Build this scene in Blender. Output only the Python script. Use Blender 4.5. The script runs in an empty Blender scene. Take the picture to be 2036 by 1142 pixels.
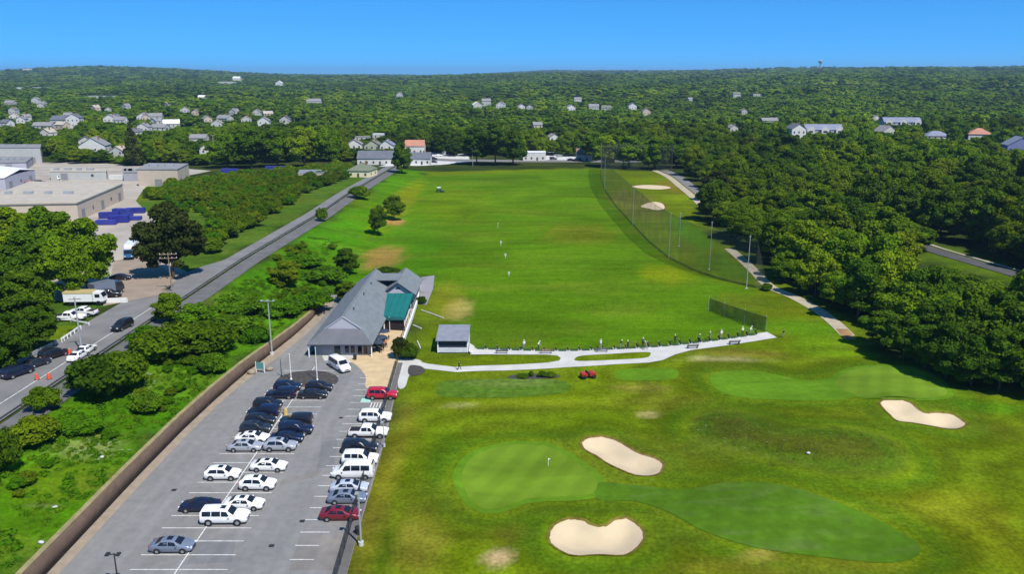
import bpy, bmesh, math, random
import numpy as np
from mathutils import Vector, Matrix
from mathutils.geometry import delaunay_2d_cdt

R = math.radians
rng = np.random.default_rng(7)
random.seed(7)
scene = bpy.context.scene
col = scene.collection

# ------------------------------------------------------------------ camera
CAM_Z, FPX, CX, CY, HORIZON = 51.0, 1600.0, 1018.0, 571.0, 150.0
PITCH = math.atan((CY - HORIZON) / FPX)
cam_data = bpy.data.cameras.new('camera')
cam = bpy.data.objects.new('camera', cam_data)
col.objects.link(cam)
cam.location = (0, 0, CAM_Z)
cam.rotation_euler = (math.pi / 2 - PITCH, 0, 0)
cam_data.sensor_width = 36.0
cam_data.lens = 36.0 * FPX / 2036.0
cam_data.clip_start = 1.0
cam_data.clip_end = 40000.0
scene.camera = cam

# ------------------------------------------------------------------ sky, sun, exposure
SUN_EL, SUN_AZ = R(55), math.atan2(-0.80, 0.60)      # azimuth in the xy plane, measured from +x
world = bpy.data.worlds.new('World')
scene.world = world
world.use_nodes = True
wn, wl = world.node_tree.nodes, world.node_tree.links
bg = wn['Background']
sky = wn.new('ShaderNodeTexSky')
sky.sky_type = 'NISHITA'
sky.sun_disc = False
sky.sun_elevation = SUN_EL
sky.sun_rotation = math.pi / 2 - SUN_AZ
sky.altitude = 8000.0
sky.air_density = 1.0
sky.dust_density = 0.0
sky.ozone_density = 10.0
gam = wn.new('ShaderNodeGamma')                 # the deep even blue of a clear summer day
gam.inputs['Gamma'].default_value = 0.56
tint = wn.new('ShaderNodeVectorMath')
tint.operation = 'MULTIPLY'
tint.inputs[1].default_value = (0.37, 1.36, 2.05)
wl.new(sky.outputs['Color'], gam.inputs['Color'])
wl.new(gam.outputs['Color'], tint.inputs[0])
wl.new(tint.outputs['Vector'], bg.inputs['Color'])
bg.inputs['Strength'].default_value = 0.15
sun_data = bpy.data.lights.new('sun', 'SUN')
sun_data.energy = 5.0
sun_data.angle = R(0.5)
sun_data.color = (1.0, 0.95, 0.87)
sun = bpy.data.objects.new('sun', sun_data)
col.objects.link(sun)
sd = Vector((math.cos(SUN_EL) * math.cos(SUN_AZ), math.cos(SUN_EL) * math.sin(SUN_AZ), math.sin(SUN_EL)))
sun.rotation_euler = sd.to_track_quat('Z', 'Y').to_euler()
sun.location = (60, -40, 120)
vs = scene.view_settings
vs.view_transform = 'Standard'
vs.look = 'None'
vs.exposure = 0.25
vs.gamma = 1.0
vs.use_curve_mapping = False
scene.cycles.use_denoising = True
scene.cycles.max_bounces = 6
scene.cycles.diffuse_bounces = 3
scene.cycles.glossy_bounces = 2
scene.cycles.transmission_bounces = 2
scene.cycles.transparent_max_bounces = 16
scene.cycles.volume_bounces = 0
scene.cycles.caustics_reflective = False
scene.cycles.caustics_refractive = False

# ------------------------------------------------------------------ terrain height (metres, the car park is 0)
def sstep(a, b, v):
    t = np.clip((v - a) / (b - a), 0, 1)
    return t * t * (3 - 2 * t)

WALL = [(-49.3, 20), (-49.2, 60), (-49.2, 80), (-49.2, 95), (-48.9, 110), (-48.2, 122), (-47.0, 134), (-45.3, 145), (-43.9, 156), (-43.2, 166), (-43.2, 176), (-43.4, 186)]
WALL_Y = np.array([p[1] for p in WALL], float)
WALL_X = np.array([p[0] for p in WALL], float)
def wall_x(y):
    return np.interp(y, WALL_Y, WALL_X)
def wall_h(y):
    return np.interp(y, [20, 140, 160, 186, 215], [2.3, 2.1, 1.6, 0.7, 0.0])

BUMPS = []      # (x, y, rx, ry, height) of golf course mounds, filled below
BUNKERS = []    # polygons (numpy) cut into the turf

def poly_sd(poly, x, y):
    """distance to a polygon's edge, negative inside; x, y arrays"""
    x = np.asarray(x, float); y = np.asarray(y, float)
    d = np.full(x.shape, 1e9); inside = np.zeros(x.shape, bool)
    n = len(poly)
    for i in range(n):
        x0, y0 = poly[i]; x1, y1 = poly[(i + 1) % n]
        ex, ey = x1 - x0, y1 - y0
        t = np.clip(((x - x0) * ex + (y - y0) * ey) / (ex * ex + ey * ey + 1e-12), 0, 1)
        d = np.minimum(d, np.hypot(x - x0 - t * ex, y - y0 - t * ey))
        c = (y0 > y) != (y1 > y)
        with np.errstate(divide='ignore', invalid='ignore'):
            xi = x0 + (y - y0) * ex / (ey if ey != 0 else 1e-12)
        inside ^= c & (x < xi)
    return np.where(inside, -d, d)

def height(x, y):
    x = np.asarray(x, float); y = np.asarray(y, float)
    z = np.zeros(np.broadcast(x, y).shape)
    # bank behind the retaining wall, rising to the street on the left
    wx = wall_x(y); wh = wall_h(y)
    near = np.where(y < 215, 1.0, 0.0)
    step = wh * sstep(0.45, 0.85, wx - x)
    base_edge = np.where(y < 190, wx - 0.9, -41 + np.clip((y - 190) / 60, 0, 1) * 3)
    street = np.interp(y, [0, 330, 470, 600], [4.4, 4.2, 1.4, 1.0])
    bank = (street - wh) * sstep(0, 1, np.clip((base_edge - x) / (base_edge + 67.0), 0, 1))
    z = z + np.where(x < wx, step, 0) * np.where(y < 215, 1, 0) + np.where(x < base_edge, bank, 0)
    # golf course undulation, faded out on the car park side and on the range
    g = sstep(-17, 0, x) * (1 - sstep(135, 160, y)) * sstep(20, 50, y)
    z = z + g * (0.35 * np.sin(x * 0.13 + 0.8) * np.cos(y * 0.11) + 0.25 * np.sin(x * 0.07 - y * 0.09 + 2.0))
    for bx_, by_, rx, ry, h in BUMPS:
        z = z + h * np.exp(-((x - bx_) / rx) ** 2 - ((y - by_) / ry) ** 2)
    for bp in BUNKERS:
        c = bp.mean(0); r = np.abs(bp - c).max() + 4
        m = (np.abs(x - c[0]) < r) & (np.abs(y - c[1]) < r)
        if np.any(m):
            s = poly_sd(bp, np.broadcast_to(x, z.shape)[m], np.broadcast_to(y, z.shape)[m])
            zz = z[m]; zz = zz - 0.85 * (1 - sstep(-2.6, 0.25, s)) + 0.25 * np.exp(-((s - 0.9) / 0.7) ** 2); z[m] = zz
    # ground in the right wood climbs away from the course
    z = z + 5.0 * sstep(75, 260, x) * sstep(140, 260, y) * (1 - sstep(600, 900, y))
    # far country: gentle hills
    far = sstep(700, 5200, y)
    xn = x / np.maximum(y, 300.0)
    ridge = 24 + 42 * np.exp(-((xn + 0.46) / 0.20) ** 2) + 40 * sstep(-0.14, 0.06, xn) + 14 * np.sin(x * 0.0011 + 1.3) * np.sin(y * 0.0009) + 9 * np.sin(x * 0.0031 + y * 0.0007)
    z = z + far * ridge
    z = z + sstep(700, 1900, y) * sstep(0.12, 0.5, xn) * 24 * (1 - 0.75 * sstep(2200, 5200, y))
    z = z + sstep(550, 900, y) * (3.0 * np.sin(x * 0.006 + 0.5) * np.sin(y * 0.005) + 1.0)
    return z

def ray(px, py, z):
    """point of the camera ray through a photo pixel (2036 x 1142) at height z"""
    yc = py - CY
    t = (CAM_Z - z) / (FPX * math.sin(PITCH) + yc * math.cos(PITCH))
    return t * (px - CX), t * (FPX * math.cos(PITCH) - yc * math.sin(PITCH))

def P(px, py, dz=0.0):
    """where a photo pixel meets the ground (or dz above it) -> (x, y, z)"""
    z = 0.0
    for _ in range(40):
        x, y = ray(px, py, min(z + dz, 46))
        zn = float(height(np.array([x]), np.array([y]))[0])
        if abs(zn - z) < 1e-3: break
        z = z + 0.6 * (zn - z)
    return x, y, z

def PP(pts):
    return np.array([P(a, b)[:2] for a, b in pts])

def project(x, y, z):
    dz = z - CAM_Z
    zc = y * math.cos(PITCH) - dz * math.sin(PITCH)
    yc = -(y * math.sin(PITCH) + dz * math.cos(PITCH))
    return CX + FPX * x / zc, CY + FPX * yc / zc

def smooth_poly(pts, n=6):
    """closed Catmull-Rom through pts"""
    pts = np.asarray(pts, float); m = len(pts); out = []
    for i in range(m):
        p0, p1, p2, p3 = pts[i - 1], pts[i], pts[(i + 1) % m], pts[(i + 2) % m]
        for k in range(n):
            t = k / n
            out.append(0.5 * (2 * p1 + (p2 - p0) * t + (2 * p0 - 5 * p1 + 4 * p2 - p3) * t * t + (3 * p1 - p0 - 3 * p2 + p3) * t ** 3))
    return np.array(out)

def smooth_line(pts, n=6):
    pts = np.asarray(pts, float); m = len(pts); out = []
    for i in range(m - 1):
        p0 = pts[max(i - 1, 0)]; p1 = pts[i]; p2 = pts[i + 1]; p3 = pts[min(i + 2, m - 1)]
        for k in range(n):
            t = k / n
            out.append(0.5 * (2 * p1 + (p2 - p0) * t + (2 * p0 - 5 * p1 + 4 * p2 - p3) * t * t + (3 * p1 - p0 - 3 * p2 + p3) * t ** 3))
    out.append(pts[-1])
    return np.array(out)

# ------------------------------------------------------------------ materials
def _noise_mix(nt, base, dark, light, scale, detail=4.0, coord='Object', stretch=None):
    n, l = nt.nodes, nt.links
    tc = n.new('ShaderNodeTexCoord')
    mp = n.new('ShaderNodeMapping')
    if stretch: mp.inputs['Scale'].default_value = stretch
    l.new(tc.outputs[coord], mp.inputs['Vector'])
    tx = n.new('ShaderNodeTexNoise')
    tx.inputs['Scale'].default_value = scale
    tx.inputs['Detail'].default_value = detail
    l.new(mp.outputs['Vector'], tx.inputs['Vector'])
    cr = n.new('ShaderNodeValToRGB')
    cr.color_ramp.elements[0].position = 0.3
    cr.color_ramp.elements[1].position = 0.7
    cr.color_ramp.elements[0].color = (*[c * dark for c in base], 1)
    cr.color_ramp.elements[1].color = (*[min(1, c * light) for c in base], 1)
    l.new(tx.outputs['Fac'], cr.inputs['Fac'])
    return cr.outputs['Color'], tx.outputs['Fac'], mp

MATS = {}
def mat(name, color, rough=0.8, metal=0.0, dark=0.85, light=1.12, scale=3.0, bump=0.0, bump_scale=20.0, coat=0.0, spec=0.3, stretch=None):
    if name in MATS: return MATS[name]
    m = bpy.data.materials.new(name)
    m.use_nodes = True
    nt = m.node_tree
    b = nt.nodes['Principled BSDF']
    c, f, mp = _noise_mix(nt, color, dark, light, scale, stretch=stretch)
    nt.links.new(c, b.inputs['Base Color'])
    b.inputs['Roughness'].default_value = rough
    b.inputs['Metallic'].default_value = metal
    b.inputs['Specular IOR Level'].default_value = spec
    b.inputs['Coat Weight'].default_value = coat
    b.inputs['Coat Roughness'].default_value = 0.05
    if bump > 0:
        tx = nt.nodes.new('ShaderNodeTexNoise')
        tx.inputs['Scale'].default_value = bump_scale
        tx.inputs['Detail'].default_value = 3
        nt.links.new(mp.outputs['Vector'], tx.inputs['Vector'])
        bp = nt.nodes.new('ShaderNodeBump')
        bp.inputs['Strength'].default_value = bump
        bp.inputs['Distance'].default_value = 0.1
        nt.links.new(tx.outputs['Fac'], bp.inputs['Height'])
        nt.links.new(bp.outputs['Normal'], b.inputs['Normal'])
    MATS[name] = m
    return m

def turf_mat(name, color, scale_big=0.05, streak=0.35, dry=(0.30, 0.22, 0.05), dry_amt=0.35, use_attr=False, fine=2.2, bump=0.4, stripes=0.0, fine_amt=0.26):
    """mown or rough grass: large patches, mowing streaks along x, fine grain"""
    m = bpy.data.materials.new(name)
    m.use_nodes = True
    nt = m.node_tree; n, l = nt.nodes, nt.links
    b = n['Principled BSDF']
    b.inputs['Roughness'].default_value = 0.9
    b.inputs['Specular IOR Level'].default_value = 0.0
    tc = n.new('ShaderNodeTexCoord')
    def noise(scale, detail, st=(1, 1, 1), dist=0.0):
        mp = n.new('ShaderNodeMapping'); mp.inputs['Scale'].default_value = st
        l.new(tc.outputs['Object'], mp.inputs['Vector'])
        t = n.new('ShaderNodeTexNoise'); t.inputs['Scale'].default_value = scale; t.inputs['Detail'].default_value = detail
        t.inputs['Distortion'].default_value = dist
        l.new(mp.outputs['Vector'], t.inputs['Vector'])
        return t.outputs['Fac']
    def ramp(fac, lo, hi, p0=0.35, p1=0.65):
        mr = n.new('ShaderNodeMapRange'); mr.inputs['From Min'].default_value = p0; mr.inputs['From Max'].default_value = p1
        mr.inputs['To Min'].default_value = lo; mr.inputs['To Max'].default_value = hi
        l.new(fac, mr.inputs['Value']); return mr.outputs['Result']
    def mul(a, bb):
        x = n.new('ShaderNodeMath'); x.operation = 'MULTIPLY'; l.new(a, x.inputs[0]); l.new(bb, x.inputs[1]); return x.outputs[0]
    if use_attr:
        at = n.new('ShaderNodeAttribute'); at.attribute_name = 'turf'
        basec = at.outputs['Color']
    else:
        rg = n.new('ShaderNodeRGB'); rg.outputs[0].default_value = (*color, 1); basec = rg.outputs[0]
    dr = n.new('ShaderNodeMix'); dr.data_type = 'RGBA'
    l.new(basec, dr.inputs['A']); dr.inputs['B'].default_value = (*dry, 1)
    patch = ramp(noise(scale_big, 5, (0.5, 1.6, 1), 0.6), 0, dry_amt, 0.50, 0.72)
    l.new(patch, dr.inputs['Factor'])
    st = ramp(noise(0.12, 6, (0.22, 2.6, 1), 0.4), 1 - streak, 1 + streak, 0.3, 0.7)
    fn = ramp(noise(fine, 4), 1 - fine_amt, 1 + fine_amt, 0.3, 0.7)
    bigv = mul(ramp(noise(0.025, 4, (1, 1.4, 1), 0.8), 0.83, 1.17, 0.35, 0.65), ramp(noise(0.11, 4, (0.45, 1.5, 1), 0.8), 0.88, 1.12, 0.35, 0.65))
    v = mul(mul(mul(st, fn), bigv), ramp(noise(0.55, 5), 1 - fine_amt * .55, 1 + fine_amt * .55, 0.3, 0.7))
    if stripes > 0:
        wv = n.new('ShaderNodeTexWave'); wv.inputs['Scale'].default_value = 0.09; wv.inputs['Distortion'].default_value = 0.6
        mp = n.new('ShaderNodeMapping'); mp.inputs['Rotation'].default_value = (0, 0, R(25))
        l.new(tc.outputs['Object'], mp.inputs['Vector']); l.new(mp.outputs['Vector'], wv.inputs['Vector'])
        v = mul(v, ramp(wv.outputs['Fac'], 1 - stripes, 1 + stripes, 0.2, 0.8))
    vm = n.new('ShaderNodeVectorMath'); vm.operation = 'SCALE'
    l.new(dr.outputs['Result'], vm.inputs[0]); l.new(v, vm.inputs['Scale'])
    l.new(vm.outputs['Vector'], b.inputs['Base Color'])
    if bump > 0:
        bp = n.new('ShaderNodeBump'); bp.inputs['Strength'].default_value = bump; bp.inputs['Distance'].default_value = 0.25
        l.new(noise(1.3, 5), bp.inputs['Height']); l.new(bp.outputs['Normal'], b.inputs['Normal'])
    return m

def foliage_mat(name, c0, c1, c2, transl=0.24):
    m = bpy.data.materials.new(name)
    m.use_nodes = True
    nt = m.node_tree; n, l = nt.nodes, nt.links
    b = n['Principled BSDF']
    b.inputs['Roughness'].default_value = 0.75
    b.inputs['Specular IOR Level'].default_value = 0.03
    oi = n.new('ShaderNodeObjectInfo')
    cr = n.new('ShaderNodeValToRGB')
    cr.color_ramp.elements[0].color = (*c0, 1); cr.color_ramp.elements[1].color = (*c2, 1)
    e = cr.color_ramp.elements.new(0.55); e.color = (*c1, 1)
    l.new(oi.outputs['Random'], cr.inputs['Fac'])
    tc = n.new('ShaderNodeTexCoord')
    tx = n.new('ShaderNodeTexNoise'); tx.inputs['Scale'].default_value = 0.45; tx.inputs['Detail'].default_value = 3
    l.new(tc.outputs['Object'], tx.inputs['Vector'])
    mr = n.new('ShaderNodeMapRange'); mr.inputs['From Min'].default_value = 0.3; mr.inputs['From Max'].default_value = 0.7
    mr.inputs['To Min'].default_value = 0.72; mr.inputs['To Max'].default_value = 1.30
    l.new(tx.outputs['Fac'], mr.inputs['Value'])
    tl_ = n.new('ShaderNodeTexNoise'); tl_.inputs['Scale'].default_value = 0.006; tl_.inputs['Detail'].default_value = 3     # stands of different species
    l.new(oi.outputs['Location'], tl_.inputs['Vector'])
    ml_ = n.new('ShaderNodeMapRange'); ml_.inputs['From Min'].default_value = 0.35; ml_.inputs['From Max'].default_value = 0.65; ml_.inputs['To Min'].default_value = 0.62; ml_.inputs['To Max'].default_value = 1.35
    l.new(tl_.outputs['Fac'], ml_.inputs['Value'])
    mm_ = n.new('ShaderNodeMath'); mm_.operation = 'MULTIPLY'; l.new(mr.outputs['Result'], mm_.inputs[0]); l.new(ml_.outputs['Result'], mm_.inputs[1])
    vm = n.new('ShaderNodeVectorMath'); vm.operation = 'SCALE'
    l.new(cr.outputs['Color'], vm.inputs[0]); l.new(mm_.outputs[0], vm.inputs['Scale'])
    l.new(vm.outputs['Vector'], b.inputs['Base Color'])
    tr = n.new('ShaderNodeBsdfTranslucent'); l.new(vm.outputs['Vector'], tr.inputs['Color'])
    mx = n.new('ShaderNodeMixShader'); mx.inputs['Fac'].default_value = transl
    l.new(b.outputs['BSDF'], mx.inputs[1]); l.new(tr.outputs['BSDF'], mx.inputs[2])
    l.new(mx.outputs['Shader'], n['Material Output'].inputs['Surface'])
    return m

def net_mat(name, color, cover, cells):
    """woven netting: crossed strands with open air between them"""
    m = bpy.data.materials.new(name)
    m.use_nodes = True
    nt = m.node_tree; n, l = nt.nodes, nt.links
    b = n['Principled BSDF']; b.inputs['Base Color'].default_value = (*color, 1); b.inputs['Roughness'].default_value = 0.8
    tr = n.new('ShaderNodeBsdfTransparent')
    tc = n.new('ShaderNodeTexCoord')
    tx = n.new('ShaderNodeTexNoise'); tx.inputs['Scale'].default_value = cells; tx.inputs['Detail'].default_value = 2
    l.new(tc.outputs['Object'], tx.inputs['Vector'])
    mr = n.new('ShaderNodeMapRange'); mr.inputs['From Min'].default_value = 0.3; mr.inputs['From Max'].default_value = 0.7
    mr.inputs['To Min'].default_value = cover * 0.75; mr.inputs['To Max'].default_value = cover * 1.25
    l.new(tx.outputs['Fac'], mr.inputs['Value'])
    mx = n.new('ShaderNodeMixShader'); l.new(mr.outputs['Result'], mx.inputs['Fac'])
    l.new(tr.outputs['BSDF'], mx.inputs[1]); l.new(b.outputs['BSDF'], mx.inputs[2])
    l.new(mx.outputs['Shader'], n['Material Output'].inputs['Surface'])
    return m

M = {}
M['asphalt'] = mat('asphalt', (0.185, 0.187, 0.19), 0.92, scale=0.12, dark=0.86, light=1.10, bump=0.15, bump_scale=6)
M['street'] = mat('street_asphalt', (0.175, 0.172, 0.17), 0.92, scale=0.2, dark=0.82, light=1.12, bump=0.15, bump_scale=6)
M['ballast'] = mat('grey_gravel', (0.125, 0.122, 0.122), 0.95, scale=0.4, dark=0.8, light=1.15, bump=0.5, bump_scale=3)
M['paint'] = mat('road_paint', (0.70, 0.70, 0.68), 0.7, scale=2.5, dark=0.62, light=1.05)
M['concrete'] = mat('concrete', (0.50, 0.50, 0.485), 0.9, scale=0.5, dark=0.88, light=1.1)
M['lightconcrete'] = mat('light_concrete', (0.48, 0.47, 0.44), 0.9, scale=0.4, dark=0.9, light=1.08)
M['tanstone'] = mat('tan_paving', (0.52, 0.39, 0.225), 0.9, scale=0.6, dark=0.86, light=1.1)
M['tankerb'] = mat('tan_kerb', (0.29, 0.235, 0.175), 0.95, scale=0.8, dark=0.85, light=1.12)
M['dirt'] = mat('bare_dirt', (0.28, 0.17, 0.07), 0.95, scale=0.3, dark=0.75, light=1.2, bump=0.4, bump_scale=2)
M['drypath'] = mat('gravel_path', (0.38, 0.33, 0.24), 0.95, scale=0.4, dark=0.85, light=1.15, bump=0.3, bump_scale=3)
M['yard'] = mat('yard_concrete', (0.36, 0.32, 0.27), 0.95, scale=0.08, dark=0.78, light=1.15)
M['wallbrown'] = mat('brown_block', (0.115, 0.078, 0.056), 0.95, scale=0.9, dark=0.85, light=1.2, bump=0.5, bump_scale=4)
M['capstone'] = mat('cap_stone', (0.27, 0.23, 0.11), 0.95, scale=1.0, dark=0.8, light=1.15)
M['sand'] = mat('bunker_sand', (0.54, 0.435, 0.285), 0.95, scale=0.35, dark=0.93, light=1.06, bump=0.25, bump_scale=5)
M['mulch'] = mat('dark_mulch', (0.055, 0.05, 0.048), 0.95, scale=1.5, dark=0.7, light=1.4, bump=0.8, bump_scale=8)
M['bark'] = mat('bark', (0.09, 0.065, 0.045), 0.95, scale=3, dark=0.7, light=1.3)
M['galv'] = mat('galvanised_steel', (0.40, 0.42, 0.43), 0.5, metal=0.3, scale=2)
M['darkmetal'] = mat('dark_metal', (0.035, 0.037, 0.04), 0.5, metal=0.2, scale=2)
M['white'] = mat('white_paint', (0.80, 0.80, 0.79), 0.6, scale=1.0, dark=0.94, light=1.03)
M['black'] = mat('black_rubber', (0.018, 0.018, 0.02), 0.8, scale=4)
M['roofgrey'] = mat('grey_shingles', (0.165, 0.185, 0.20), 0.85, scale=0.5, dark=0.88, light=1.1, bump=0.35, bump_scale=6, stretch=(1, 1, 3))
M['wallgrey'] = mat('grey_siding', (0.30, 0.31, 0.34), 0.8, scale=0.8, dark=0.93, light=1.05)
M['gablegrey'] = mat('pale_grey_siding', (0.42, 0.42, 0.47), 0.8, scale=0.8, dark=0.95, light=1.04)
M['trimdark'] = mat('dark_trim', (0.035, 0.045, 0.07), 0.6, scale=1)
M['teal'] = mat('teal_canvas', (0.006, 0.135, 0.125), 0.75, scale=0.6, dark=0.92, light=1.08)
M['tealdark'] = mat('teal_valance', (0.004, 0.075, 0.08), 0.75, scale=0.6, dark=0.92, light=1.08)
M['glass'] = mat('dark_glass', (0.012, 0.014, 0.02), 0.08, scale=1, spec=0.6)
M['winglass'] = mat('house_glass', (0.05, 0.06, 0.075), 0.1, scale=1, spec=0.6)
M['chrome'] = mat('alloy', (0.45, 0.46, 0.48), 0.35, metal=0.7, scale=3)
M['lamp'] = mat('clear_lamp', (0.75, 0.77, 0.8), 0.2, scale=3)
M['redlamp'] = mat('red_lamp', (0.35, 0.01, 0.01), 0.25, scale=3)
M['orange'] = mat('orange_plastic', (0.75, 0.10, 0.05), 0.6, scale=3)
M['reflect'] = mat('reflective_band', (0.8, 0.78, 0.74), 0.5, scale=3)
M['wood'] = mat('weathered_wood', (0.26, 0.19, 0.12), 0.9, scale=2, stretch=(1, 8, 1))
M['redpaint'] = mat('red_machine', (0.42, 0.025, 0.015), 0.4, scale=2, coat=0.3)
M['skin'] = mat('skin', (0.48, 0.28, 0.19), 0.6, scale=2)

# ------------------------------------------------------------------ object helpers
def tag(o, label=None, cat=None, group=None, kind=None):
    if label: o['label'] = label
    if cat: o['category'] = cat
    if group: o['group'] = group
    if kind: o['kind'] = kind
    return o

def link(name, mesh, m=None, parent=None):
    o = bpy.data.objects.new(name, mesh)
    col.objects.link(o)
    if m is not None:
        if len(mesh.materials) == 0:
            mesh.materials.append(m)
        elif mesh.materials[0] is not m:
            o.material_slots[0].link = 'OBJECT'
            o.material_slots[0].material = m
    if parent is not None: o.parent = parent
    return o

def thing(name, label, cat, loc=(0, 0, 0), rz=0.0, group=None):
    o = bpy.data.objects.new(name, None)
    o.empty_display_size = 0.3
    col.objects.link(o)
    o.location = loc; o.rotation_euler = (0, 0, rz)
    return tag(o, label, cat, group)

class MB:
    """collects boxes, prisms, tubes and polygons; mesh() / build() turn them into one mesh"""
    def __init__(self, origin=(0, 0, 0)):
        self.v, self.f, self.o = [], [], Vector(origin)
    def poly(self, pts):
        b = len(self.v); self.v += [tuple(Vector(p) - self.o) for p in pts]; self.f.append(tuple(range(b, b + len(pts)))); return self
    def box(self, c, s, rz=0.0):
        x, y, z = s[0] / 2, s[1] / 2, s[2] / 2; cs, sn = math.cos(rz), math.sin(rz); b = len(self.v)
        for dz in (-z, z):
            for dx, dy in ((-x, -y), (x, -y), (x, y), (-x, y)):
                self.v.append((c[0] + dx * cs - dy * sn - self.o[0], c[1] + dx * sn + dy * cs - self.o[1], c[2] + dz - self.o[2]))
        self.f += [tuple(b + i for i in q) for q in ((3, 2, 1, 0), (4, 5, 6, 7), (0, 1, 5, 4), (1, 2, 6, 5), (2, 3, 7, 6), (3, 0, 4, 7))]
        return self
    def bx(self, x0, x1, y0, y1, z0, z1):
        return self.box(((x0 + x1) / 2, (y0 + y1) / 2, (z0 + z1) / 2), (x1 - x0, y1 - y0, z1 - z0))
    def slab(self, pts, t):
        """a polygon with thickness t added straight down"""
        n = len(pts); b = len(self.v)
        self.v += [tuple(Vector(p) - self.o) for p in pts] + [tuple(Vector((p[0], p[1], p[2] - t)) - self.o) for p in pts]
        self.f.append(tuple(range(b, b + n))); self.f.append(tuple(range(b + 2 * n - 1, b + n - 1, -1)))
        for i in range(n):
            j = (i + 1) % n; self.f.append((b + i, b + n + i, b + n + j, b + j))
        return self
    def extr(self, pts, d):
        """a polygon extruded by vector d"""
        n = len(pts); b = len(self.v); d = Vector(d)
        self.v += [tuple(Vector(p) - self.o) for p in pts] + [tuple(Vector(p) + d - self.o) for p in pts]
        self.f.append(tuple(range(b, b + n))); self.f.append(tuple(range(b + 2 * n - 1, b + n - 1, -1)))
        for i in range(n):
            j = (i + 1) % n; self.f.append((b + i, b + n + i, b + n + j, b + j))
        return self
    def tube(self, p0, p1, r0, r1=None, n=8, caps=True):
        r1 = r0 if r1 is None else r1
        p0, p1 = Vector(p0) - self.o, Vector(p1) - self.o
        q = (p1 - p0).to_track_quat('Z', 'Y'); b = len(self.v)
        for p, r in ((p0, r0), (p1, r1)):
            for i in range(n):
                a = 2 * math.pi * i / n
                self.v.append(tuple(p + q @ Vector((r * math.cos(a), r * math.sin(a), 0))))
        for i in range(n):
            j = (i + 1) % n; self.f.append((b + i, b + j, b + n + j, b + n + i))
        if caps:
            self.f.append(tuple(range(b + n - 1, b - 1, -1))); self.f.append(tuple(range(b + n, b + 2 * n)))
        return self
    def lathe(self, prof, n=12, c=(0, 0, 0), axis='z'):
        b = len(self.v); m = len(prof)
        for i in range(n):
            a = 2 * math.pi * i / n
            for r, h in prof:
                x, y, z = r * math.cos(a), r * math.sin(a), h
                if axis == 'y': x, y, z = x, z, y
                if axis == 'x': x, y, z = z, x, y
                self.v.append((c[0] + x - self.o[0], c[1] + y - self.o[1], c[2] + z - self.o[2]))
        for i in range(n):
            j = (i + 1) % n
            for k in range(m - 1):
                self.f.append((b + i * m + k, b + j * m + k, b + j * m + k + 1, b + i * m + k + 1))
        return self
    def mesh(self, name, smooth=None):
        me = bpy.data.meshes.new(name)
        me.from_pydata(self.v, [], self.f)
        bm = bmesh.new(); bm.from_mesh(me); bmesh.ops.recalc_face_normals(bm, faces=bm.faces); bm.to_mesh(me); bm.free()
        if smooth is not None:
            me.polygons.foreach_set('use_smooth', [True] * len(me.polygons))
            me.set_sharp_from_angle(angle=R(smooth))
        return me
    def build(self, name, m, parent=None, smooth=None):
        return link(name, self.mesh(name, smooth), m, parent)

def np_mesh(name, verts, faces, smooth=False):
    """verts (n,3), faces (m,k) numpy -> mesh, quickly"""
    me = bpy.data.meshes.new(name)
    verts = np.asarray(verts, np.float32); faces = np.asarray(faces, np.int32)
    k = faces.shape[1]
    me.vertices.add(len(verts)); me.vertices.foreach_set('co', verts.ravel())
    me.loops.add(faces.size); me.loops.foreach_set('vertex_index', faces.ravel())
    me.polygons.add(len(faces)); me.polygons.foreach_set('loop_start', np.arange(0, faces.size, k, dtype=np.int32))
    me.polygons.foreach_set('loop_total', np.full(len(faces), k, np.int32))
    me.update(calc_edges=True)
    if smooth: me.polygons.foreach_set('use_smooth', np.ones(len(faces), bool))
    return me

def sheet_mesh(name, outline, off, step=2.0, holes=(), zfun=None):
    """a ground-hugging sheet inside an outline (world xy), tessellated every step metres"""
    outline = np.asarray(outline, float)
    zf = zfun or height
    def densify(p):
        out = []
        for i in range(len(p)):
            a, b = p[i], p[(i + 1) % len(p)]
            k = max(1, int(np.hypot(*(b - a)) / step))
            for j in range(k): out.append(a + (b - a) * j / k)
        return np.array(out)
    o = densify(outline); hs = [densify(np.asarray(h, float)) for h in holes]
    lo, hi = outline.min(0), outline.max(0)
    gx, gy = np.meshgrid(np.arange(lo[0], hi[0], step), np.arange(lo[1], hi[1], step))
    gx = gx.ravel(); gy = gy.ravel()
    keep = poly_sd(outline, gx, gy) < -0.35 * step
    for h in hs: keep &= poly_sd(h, gx, gy) > 0.35 * step
    inner = np.stack([gx[keep], gy[keep]], 1)
    pts = [Vector(p) for p in o]; edges = [(i, (i + 1) % len(o)) for i in range(len(o))]
    for h in hs:
        b = len(pts); pts += [Vector(p) for p in h]; edges += [(b + i, b + (i + 1) % len(h)) for i in range(len(h))]
    pts += [Vector(p) for p in inner]
    v, e, f, *_ = delaunay_2d_cdt(pts, edges, [], 0, 1e-5)
    vv = np.array([(a.x, a.y) for a in v]); ff = np.array([t for t in f if len(t) == 3])
    cen = vv[ff].mean(1)
    ok = poly_sd(o, cen[:, 0], cen[:, 1]) < 0
    for h in hs: ok &= poly_sd(h, cen[:, 0], cen[:, 1]) > 0
    ff = ff[ok]
    a, b, c = vv[ff[:, 0]], vv[ff[:, 1]], vv[ff[:, 2]]
    cr = (b[:, 0] - a[:, 0]) * (c[:, 1] - a[:, 1]) - (b[:, 1] - a[:, 1]) * (c[:, 0] - a[:, 0])
    ff[cr < 0] = ff[cr < 0][:, ::-1]
    z = zf(vv[:, 0], vv[:, 1]) + off
    me = np_mesh(name, np.column_stack([vv, z]), ff, smooth=True)
    return me

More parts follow.
